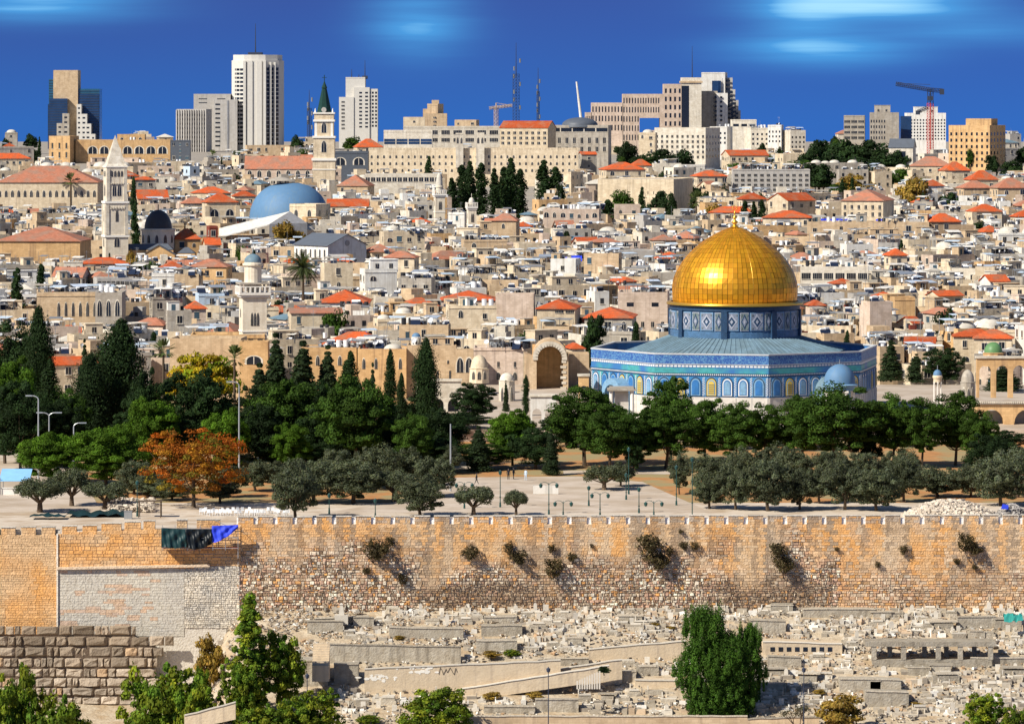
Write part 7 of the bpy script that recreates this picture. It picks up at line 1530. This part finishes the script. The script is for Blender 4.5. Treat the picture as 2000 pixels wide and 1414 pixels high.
# tombs: four kinds built once, then copied with their parts
def tomb_kinds():
    out = []
    def k(name, cat, parts):
        out.append((name, cat, [(n, p.mesh(n, MT[m])) for n, p, m in parts]))
    a = MB(); a.cbox(0,0,-.6,2.2,1.1,1.05); c = MB(); c.cbox(0,0,.45,1.9,.85,.16); d = MB(); d.box(-.95,-.22,.6,-.8,.22,1.15); k('box_tomb','tomb',[('base',a,'tomb'),('slab',c,'tomb_white'),('headstone',d,'tomb_white')])
    a = MB(); a.cbox(0,0,-.5,1.5,2.0,.75); d = MB(); d.ext([(-.3,.2),(.3,.2),(.3,.85),(.2,1.05),(0,1.15),(-.2,1.05),(-.3,.85)],-1.0,-.86); e = MB(); e.box(-.25,.8,.2,.25,.92,.75); k('twin_stele_grave','grave',[('base',a,'tomb_white'),('headstone',d,'tomb_white'),('footstone',e,'tomb')])
    a = MB(); a.cbox(0,0,-.5,2.6,1.5,.8); c = MB(); c.cbox(0,0,.3,2.1,1.1,.3); e = MB(); e.cbox(0,0,.6,1.6,.7,.22); k('stepped_tomb','tomb',[('base',a,'tomb'),('step',c,'tomb'),('slab',e,'tomb_white')])
    a = MB(); a.box(-.35,-.1,-.5,.35,.1,.9); c = MB(); c.cbox(0,.9,-.5,.9,1.7,.65); k('headstone_grave','grave',[('headstone',a,'tomb_white'),('kerb',c,'tomb')])
    a = MB(); a.cbox(0,0,-.6,3.4,2.0,1.5); c = MB(); c.cbox(0,0,.9,3.6,2.2,.14); k('vault_tomb','tomb',[('block',a,'concrete_old'),('slab',c,'tomb')])
    return out
LM2 = [('the white obelisk',667,1195),('the mossy wall',770,1270),('the graffiti wall',880,1320),('the central cemetery lamp',1071,1350),('the ramp wall',1000,1345),('the white balustrade',1150,1320),('the cream path wall',1250,1265),('the weeping tree',1390,1300),('the small-lobed tree',1460,1290),
 ('the square-holed vault',1570,1265),('the long shelter',1820,1275),('the teal sheet',1980,1210),('the long platform tomb',1640,1200),('the stepped platform tomb',1500,1225),('the curved terrace wall',1905,1215),('the right cemetery lamp',1570,1350),('the lowest vault',1730,1365),('the centre slab tomb',975,1210),('the broad tomb block',980,1232),
 ('the terrace with iron posts',830,1238),('the dark-ended tomb block',970,1265),('the bottom boundary wall',1180,1400),('the bottom right bush',1925,1370),('the right slab wall',1950,1292),('the low cream vault',1283,1335),('the dark terrace edge',1100,1295),('the sparse dusty bush',1640,1375),('the dark bottom bush',850,1370),('the wall foot bushes',1080,1190),('the wall foot left of the shelter',1700,1196),('the small box tomb',1710,1340),('the wall foot above the tree',1380,1195)]
TK = tomb_kinds(); used = {}
POS = [('at the foot of the city wall',1215),('in the upper terraces',1250),('in the middle terraces',1295),('in the lower terraces',1345),('along the bottom edge',1500)]
HP = [('by the white obelisk',660),('by the mossy wall',790),('above the graffiti',890),('near the central lamp',1070),('before the ramp wall',1190),('left of the weeping tree',1330),('right of the weeping tree',1500),('by the square-holed vault',1600),('by the open shelter',1780),('near the teal sheet',2100)]
n = 0; tries = 0; placed = []
KD = {'box_tomb':'box tomb','twin_stele_grave':'two-stone grave','stepped_tomb':'stepped slab tomb','headstone_grave':'white headstone grave','vault_tomb':'concrete vault tomb'}
while n < 300 and tries < 6000:
    tries += 1; py = cr.choice((cr.uniform(1196,1270), cr.uniform(1196,1395))); px = cr.uniform(600,2010); py = 1194+round((py-1194)/8.5)*8.5+2.5*math.sin(px*.012)
    if px < 660 and py > 1240: continue
    if 1320 < px < 1460 and py > 1200: continue
    Y = YG(py)
    if any(a-8 < px < c+8 and (tt-6 < py < bb+4) for a, c, tt, bb, _ in TAKEN): continue
    if any(abs(px-a) < 17 and abs(py-c) < 6 for a, c in placed): continue
    placed.append((px,py)); ki = cr.choices(range(5), (5,5,4,7,1))[0]; nm, ct, parts = TK[ki]
    s = cr.uniform(.6,.95); lb = autolabel(('small ' if s < .72 else 'large ' if s > .84 else 'medium ')+KD[nm], px, py, LM2, 1.6)
    o = thing(nm, lb, ct, (X(px,Y), Y, gz(px,Y)+.1), cr.uniform(-.16,.1), {'tomb':'tombs scattered on the cemetery slope','grave':'graves scattered on the cemetery slope'}[ct]); 
    for pn, me in parts: link(pn, me, o, (0,0,0), 0, (s*cr.uniform(.8,1.2),s,s*cr.uniform(.8,1.3)))
    n += 1
# countless half-buried slabs and kerbs in rows
b = MB()
for _ in range(2600):
    py = 1192+cr.randint(0,25)*8.2+cr.uniform(-1.5,1.5); px = cr.uniform(590,2030) if cr.random() < .8 else cr.uniform(1460,2030); Y = YG(py)
    if any(a-3 < px < c+3 and (tt-4 < py < bb+3) for a, c, tt, bb, _ in TAKEN) or (px < 660 and py > 1240): continue
    z_ = gz(px,Y); b.M = Matrix.Translation((X(px,Y),Y,z_)) @ Matrix.Rotation(cr.uniform(-.2,.12),4,'Z') @ Matrix.Rotation(cr.gauss(0,.05),4,'X'); c = tint(cr.choice(((.50,.43,.33),(.44,.38,.29),(.60,.53,.42),(.80,.76,.68),(.34,.29,.23),(.58,.44,.30))), cr.uniform(.75,1.15)); w_ = cr.uniform(.5,1.5)
    b.cbox(0,0,-.3,w_,cr.uniform(.5,1.3),.3+cr.uniform(.12,.5),0,c)
    if cr.random() < .4: b.cbox(cr.choice((-1,1))*w_*.5,0,-.3,.12,.5,.3+cr.uniform(.5,.95),0,tint(c,1.25))
b.M = None; tag(b.build('grave_slabs', MT['rubble']), 'countless weathered slabs, kerbs and stubs of broken graves between the larger tombs', 'graves', kind='stuff')
# loose rubble nobody could count
b = MB()
def rock(b, p, s, c):
    v = [Vector((x_,y_,z_)) for x_ in (-1,1) for y_ in (-1,1) for z_ in (-1,1)]; M = Matrix.Rotation(cr.uniform(0,3),3,'Z') @ Matrix.Rotation(cr.uniform(-.5,.5),3,'X'); sc = Vector((cr.uniform(.6,1.6),cr.uniform(.6,1.2),cr.uniform(.3,.8)))*s
    b.add([p+M @ Vector((q.x*sc.x*cr.uniform(.6,1),q.y*sc.y*cr.uniform(.6,1),q.z*sc.z*cr.uniform(.6,1))) for q in v], [(0,1,3,2),(4,6,7,5),(0,4,5,1),(2,3,7,6),(0,2,6,4),(1,5,7,3)], 0, c)
for _ in range(16000):
    py = cr.choice((cr.uniform(1188,1280), cr.uniform(1188,1420), cr.uniform(1188,1420))); px = cr.uniform(320,2040); Y = YG(py)
    if nz3(px*.02, py*.06, 1, 4) < -.12: continue
    z_ = gz(px,Y); k = cr.uniform(.55,1.15); c = tint(cr.choice(((.54,.46,.35),(.46,.38,.28),(.32,.27,.21),(.84,.80,.72),(.50,.33,.19),(.40,.36,.30),(.62,.55,.45))), k); rock(b, Vector((X(px,Y),Y,z_+.25)), cr.uniform(.06,.20)*(1 if cr.random() < .9 else 2.2), c)
tag(b.build('rubble', MT['rubble']), 'loose broken stones and slab fragments strewn over the whole cemetery slope', 'rubble', kind='stuff')
b = MB()
for _ in range(3800):      # rubble heap on the esplanade
    u = cr.uniform(0,1); px = 1760+u*190; Y = cr.uniform(607,622); env = math.sin(math.pi*min(1,u*1.0))**.7*(1-((Y-614)/9)**2); h = max(0,env)*2.9
    rock(b, Vector((X(px,Y),Y,-58.3+h*cr.uniform(.75,1))), cr.uniform(.12,.36), tint((.70,.60,.48), cr.uniform(.6,1.2)))
tag(b.build('rubble_heap', MT['rubble']), 'big pale heap of broken stone on the esplanade behind the battlements at right', 'rubble', kind='stuff')
b = MB()
for _ in range(900):
    u = cr.uniform(0,1); px = 1935+u*80; Y = cr.uniform(606,616); h = math.sin(math.pi*u)*2.6*(1-((Y-611)/6)**2); rock(b, Vector((X(px,Y),Y,-58.3+max(0,h)*cr.uniform(.8,1))), cr.uniform(.12,.3), tint((.36,.33,.30), cr.uniform(.4,1.6)))
tag(b.build('debris_heap', MT['rubble']), 'small dark debris heap right of the pale stone heap', 'rubble', kind='stuff')
b = MB()
for _ in range(700):
    px = cr.uniform(210,300); Y = cr.uniform(625,640); rock(b, Vector((X(px,Y),Y,-58.1+cr.uniform(0,.7))), cr.uniform(.12,.32), tint((.64,.55,.44), cr.uniform(.6,1.2)))
tag(b.build('stone_pile', MT['rubble']), 'pile of tan building stones under the olives at left', 'rubble', kind='stuff')
t = thing('tarpaulin', 'small blue tarpaulin patch on the dark debris heap at right', 'tarpaulin', (X(1963,607), 607.5, Z(986,607))); b = MB(); b.add([(-.5,0,-.5),(.5,0,-.6),(.6,.5,-.1),(-.2,.6,.05),(-.5,0,-.58),(.5,0,-.68),(.6,.5,-.18),(-.2,.6,-.03)], [(0,1,2,3),(7,6,5,4),(0,4,5,1),(1,5,6,2)]); b.build('cover', MT['tarp_blue'], t)
# ---------------------------------------------------------------- lamps, people and small things on the esplanade
def lantern_post(px, pt, pb, Y, label, double=True, m='lamp_green'):
    z0 = gcity(Y) if Y > 600 else gz(px,Y); t = thing('street_lamp', label, 'street lamp', (X(px,Y), Y, z0)); H = Z(pt,Y)-z0; b = MB()
    b.tube((0,0,0),(0,0,.7),.16,.12,8); b.tube((0,0,.7),(0,0,H-.2),.075,.05,8); b.lathe([(.14,H*.3),(.14,H*.3+.1)], 8)
    if double:
        for s_ in (-1,1):
            pts = [(0,H-.5),(.35*s_,H-.15),(.8*s_,H-.1),(1.15*s_,H-.3)]
            for p, q in zip(pts, pts[1:]): b.tube((p[0],0,p[1]),(q[0],0,q[1]),.04)
    b.build('post', MT[m], t)
    for s_ in ((-1,1) if double else (0,)):
        o = MB(); zc = H-.95 if double else H-.2; o.lathe([(.05,zc),(.2,zc+.1),(.28,zc+.5),(.1,zc+.6),(.04,zc+.75)], 8, cx=1.15*s_); o.build('lantern', MT[m], t)
PL = [(1072,940,1003,623,1,'green twin lantern lamp nearest the white banner'),(1100,976,1010,618,1,'twin lantern lamp rising just behind the battlements, left of two'),(1277,976,1010,618,1,'twin lantern lamp rising just behind the battlements, right of two'),(1172,960,1008,619,1,'thin twin lantern lamp mid plaza between the two low ones'),(1150,955,980,636,0,'single dark post under the lone plaza olive'),(1248,958,998,625,0,'single dark post right of the lone plaza olive'),
 (1223,930,962,646,0,'single green post beside the olive shade'),(1321,915,980,637,0,'tall green post at the right end of the plaza'),(1352,900,1015,613,0,'tallest green post rising before the right-hand olives'),(977,925,985,634,0,'dark post left of the small twisted olive'),(907,940,985,632,1,'twin lantern lamp above the spreading olive'),(733,980,1010,616,0,'short dark post behind the battlements left of centre'),(643,970,998,624,0,'short blue-green post beneath the widest olive'),(268,945,1010,620,0,'teal post left of the wooden frame'),(1228,880,950,655,0,'green post in the orange soil'),(1312,870,905,700,0,'far green post against the orange bank')]
for px, pt, pb, Y, dbl, lb in PL: lantern_post(px, pt, pb, Y, lb, bool(dbl))
lantern_post(1071,1310,1395,549,'tall dark lamp post with lanterns in the cemetery at centre',False,'crane_dark'); lantern_post(1570,1310,1398,549,'tall dark lamp post in the cemetery at right',False,'crane_dark'); lantern_post(600,1322,1360,562,'dark lamp in front of the square grey vault',False,'crane_dark')
def pole(px, pt, Y, label, arms=((1,0),), m='steel', zb=None):
    z0 = gcity(Y) if zb is None else zb; t = thing('light_pole', label, 'light pole', (X(px,Y), Y, z0)); H = Z(pt,Y)-z0; b = MB(); b.tube((0,0,0),(0,0,H-.6),.16,.10,8)
    for sx_, _ in arms:
        p = Vector((0,0,H-.6)); 
        for k in range(1, 6): a = k/5*math.pi/2; q = Vector((sx_*1.0*(1-math.cos(a)),0,H-.6+.6*math.sin(a))); b.tube(p, q, .09); p = q
        b.tube(p, p+Vector((sx_*.5,0,0)), .08)
    b.build('pole', MT[m], t)
    for sx_, _ in arms: o = MB(); o.box(sx_*1.5-.5,-.18,H-.08,sx_*1.5+.5,.18,H+.1); o.build('lamp_head', MT[m], t)
pole(75,773,682,'curved white street light arching left, at far left',((-1,0),)); pole(467,746,684,'straight white light pole left of the central conifers',((-1,0),)); pole(880,820,660,'tall plain white pole beside the rounded olive',()); pole(96,806,681,'double-armed white light behind the round pines',((-1,0),(1,0))); pole(144,826,680,'single-armed white light among dark trees at left',((1,0),))
# white banner screen
t = thing('white_screen', 'low white panel screen standing on the plaza', 'screen', (X(1066,655), 655, gcity(655))); b = MB(); b.box(-1.9,0,.05,1.9,.12,1.3); b.build('panel', MT['white'], t)
for q in (-1.8,0,1.8): b = MB(); b.tube((q,.15,0),(q,.15,1.4),.04); b.build('post', MT['metal'], t)
# blue roofed canopy at left edge
Y = 655; t = thing('canopy_shelter', 'open shelter with a light blue sheet roof at the left edge', 'shelter', (X(30,Y), Y, gcity(Y))); z = lambda py: Z(py,Y)-t.location.z; mat('sheet_blue', (.22,.45,.70), var=.15)
b = MB(); w_ = 2.3; b.add([(-w_,-1.5,z(937)),(w_,-1.5,z(937)),(w_,2.5,z(918)),(-w_,2.5,z(918)),(-w_,-1.5,z(937)-.1),(w_,-1.5,z(937)-.1),(w_,2.5,z(918)-.1),(-w_,2.5,z(918)-.1)], [(0,1,2,3),(7,6,5,4),(0,4,5,1),(1,5,6,2),(3,7,4,0)]); b.build('roof', MT['sheet_blue'], t)
b = MB(); b.box(-2.0,-1.2,0,2.,-1.0,1.0); b.box(-2.1,-1.3,1.0,2.1,-.9,1.12); b.build('counter', MT['white'], t)
for x_ in (-2.1,2.1):
    for y_ in (-1.4,2.3): b = MB(); b.tube((x_,y_,0),(x_,y_,z(932)),.06); b.build('post', MT['metal'], t)
# white plastic chairs in a row, built once then copied
b = MB(); b.box(-.24,-.22,.42,.24,.24,.46); b.ext([(-.24,.46),(.24,.46),(.20,.92),(-.20,.92)],.22,.26); seat = b.mesh('seat', MT['tank_white']); b = MB(); b.box(-.02,-.02,0,.02,.02,.42); leg = b.mesh('leg', MT['tank_white'])
words = ['beneath the orange tree','right of the orange tree','by the leaning olive','near the scaffold']
for k in range(34):
    px = 392+k*5.2+cr.uniform(-1,1); Y = 621+cr.choice((0,1.6,3.2)); o = thing('plastic_chair', f'white plastic chair in the long row behind the battlements {words[min(3,k//9)]}', 'chair', (X(px,Y), Y, gcity(Y)+.02), cr.uniform(-.5,.5), 'white chairs behind the battlements')
    link('seat', seat, o)
    for x_ in (-.2,.2):
        for y_ in (-.18,.2): link('leg', leg, o, (x_,y_,0))
# dark green sheets and wooden frame behind the wall at left
t = thing('green_tarpaulin', 'long dark teal tarpaulin lying on the ground behind the left battlements', 'tarpaulin', (X(190,621), 621, gcity(621)+.1)); b = MB(); n_ = 14; vs = []
for j in range(4):
    for i in range(n_+1): vs.append((-4.2+8.4*i/n_, -3+2*j*1.2, .25+.2*math.sin(i*1.7+j)+.15*math.cos(j*2.2+i*.6)))
b.add(vs, [(j*(n_+1)+i,j*(n_+1)+i+1,(j+1)*(n_+1)+i+1,(j+1)*(n_+1)+i) for j in range(3) for i in range(n_)]); b.build('cover', MT['tarp_green'], t, smooth=True)
t = thing('green_tarpaulin', 'crumpled black-green tarpaulin heap at the far left behind the battlements', 'tarpaulin', (X(95,616), 616, gcity(616)+.1)); b = MB(); vs = [(-2.6+.5*i, -1.2+.7*j, .25+.35*cr.random()+.3*math.sin(i*.3)*math.sin(j)) for j in range(5) for i in range(11)]; b.add(vs, [(j*11+i,j*11+i+1,(j+1)*11+i+1,(j+1)*11+i) for j in range(4) for i in range(10)]); b.build('cover', MT['tarp_green'], t, smooth=True)
t = thing('wooden_frame', 'light timber frame shelter under the drooping olive at left', 'shelter', (X(293,618), 618, gcity(618))); b = MB()
for x_ in (-1.6,1.5):
    for y_ in (0,1.6): b.tube((x_,y_,0),(x_,y_,2.3),.06)
b.box(-1.8,-.1,2.3,1.7,1.8,2.38); b.build('frame', MT['bark'], t)
t = thing('blue_crate', 'blue-grey metal box beside the teal tarpaulin', 'box', (X(250,616), 616, gcity(616))); b = MB(); b.box(-.55,0,0,.55,.7,1.1); b.box(-.6,-.05,1.1,.6,.75,1.16); b.build('body', MT['metal'], t)
# people: one skinned body each, tiny in the photo
def person(px, Y, label, step=.25, top='cloth_dark', turn=0, sit=False):
    z0 = gcity(Y)+.02; t = thing('person', label, 'person', (X(px,Y), Y, z0), turn)
    J = {'pelvis':(0,0,.95,.14),'chest':(0,0,1.30,.16),'neck':(0,0,1.48,.06),'head':(0,-.02,1.60,.09),'crown':(0,-.02,1.70,.08),'hl':(-.09,0,.90,.10),'kl':(-.10,-step*.5,.50,.065),'al':(-.10,-step,.08,.045),'tl':(-.10,-step-.14,.04,.035),'hr':(.09,0,.90,.10),'kr':(.10,step*.3,.50,.065),'ar':(.10,step,.09,.045),'tr':(.10,step-.13,.04,.035),
         'sl':(-.19,0,1.40,.07),'el':(-.25,step*.4,1.12,.05),'wl':(-.25,step*.2-.1,.88,.035),'fl':(-.25,step*.2-.14,.80,.03),'sr':(.19,0,1.40,.07),'er':(.25,-step*.4,1.12,.05),'wr':(.25,-step*.4-.12,.90,.035),'fr':(.25,-step*.4-.16,.82,.03)}
    E = [('pelvis','chest'),('chest','neck'),('neck','head'),('head','crown'),('pelvis','hl'),('hl','kl'),('kl','al'),('al','tl'),('pelvis','hr'),('hr','kr'),('kr','ar'),('ar','tr'),('chest','sl'),('sl','el'),('el','wl'),('wl','fl'),('chest','sr'),('sr','er'),('er','wr'),('wr','fr')]
    ks = list(J); me = bpy.data.meshes.new('body'); me.from_pydata([J[k][:3] for k in ks], [(ks.index(a), ks.index(c)) for a, c in E], []); o = link('body', me, t); me.materials.append(MT[top])
    o.modifiers.new('skin', 'SKIN'); me.skin_vertices[0].data[0].use_root = True
    for i, k in enumerate(ks): r_ = J[k][3]; me.skin_vertices[0].data[i].radius = (r_, r_*.85 if k in ('chest','pelvis') else r_)
    o.modifiers.new('sub', 'SUBSURF').levels = 1
    h = MB(); h.lathe([(.085,1.62),(.10,1.66),(.095,1.72),(.05,1.77),(.01,1.78)], 10, cy=.0); h.build('hair', MT['cloth_dark'], t, smooth=True)
    f = MB(); f.lathe([(.02,1.51),(.06,1.53),(.075,1.6),(.06,1.66)], 10, cy=-.035); f.build('face', MT['skin'], t, smooth=True)
person(931, 672, 'person in dark clothes walking left across the far side of the plaza', .3, turn=R(-90))
person(993, 680, 'person in dark clothes standing under the pines, left one of three', .08); person(1003, 681, 'person in dark clothes standing under the pines, middle one of three', .1, turn=R(60)); person(1027, 679, 'person in pale jacket standing under the pines right of two dark figures', .1, top='bluewash', turn=R(-30))
# final bookkeeping: identical labels share a group
for lb, obs in LABELS.items():
    if len(obs) > 1 and not all('group' in o for o in obs):
        for o in obs: o['group'] = lb
print('objects', len(scn.objects), 'faces', sum(len(m.polygons) for m in bpy.data.meshes), 'dup labels', sum(1 for o in LABELS.values() if len(o) > 1))

for lb, obs in LABELS.items():
    if len(lb.split()) > 16: print('LONG', len(obs), lb)
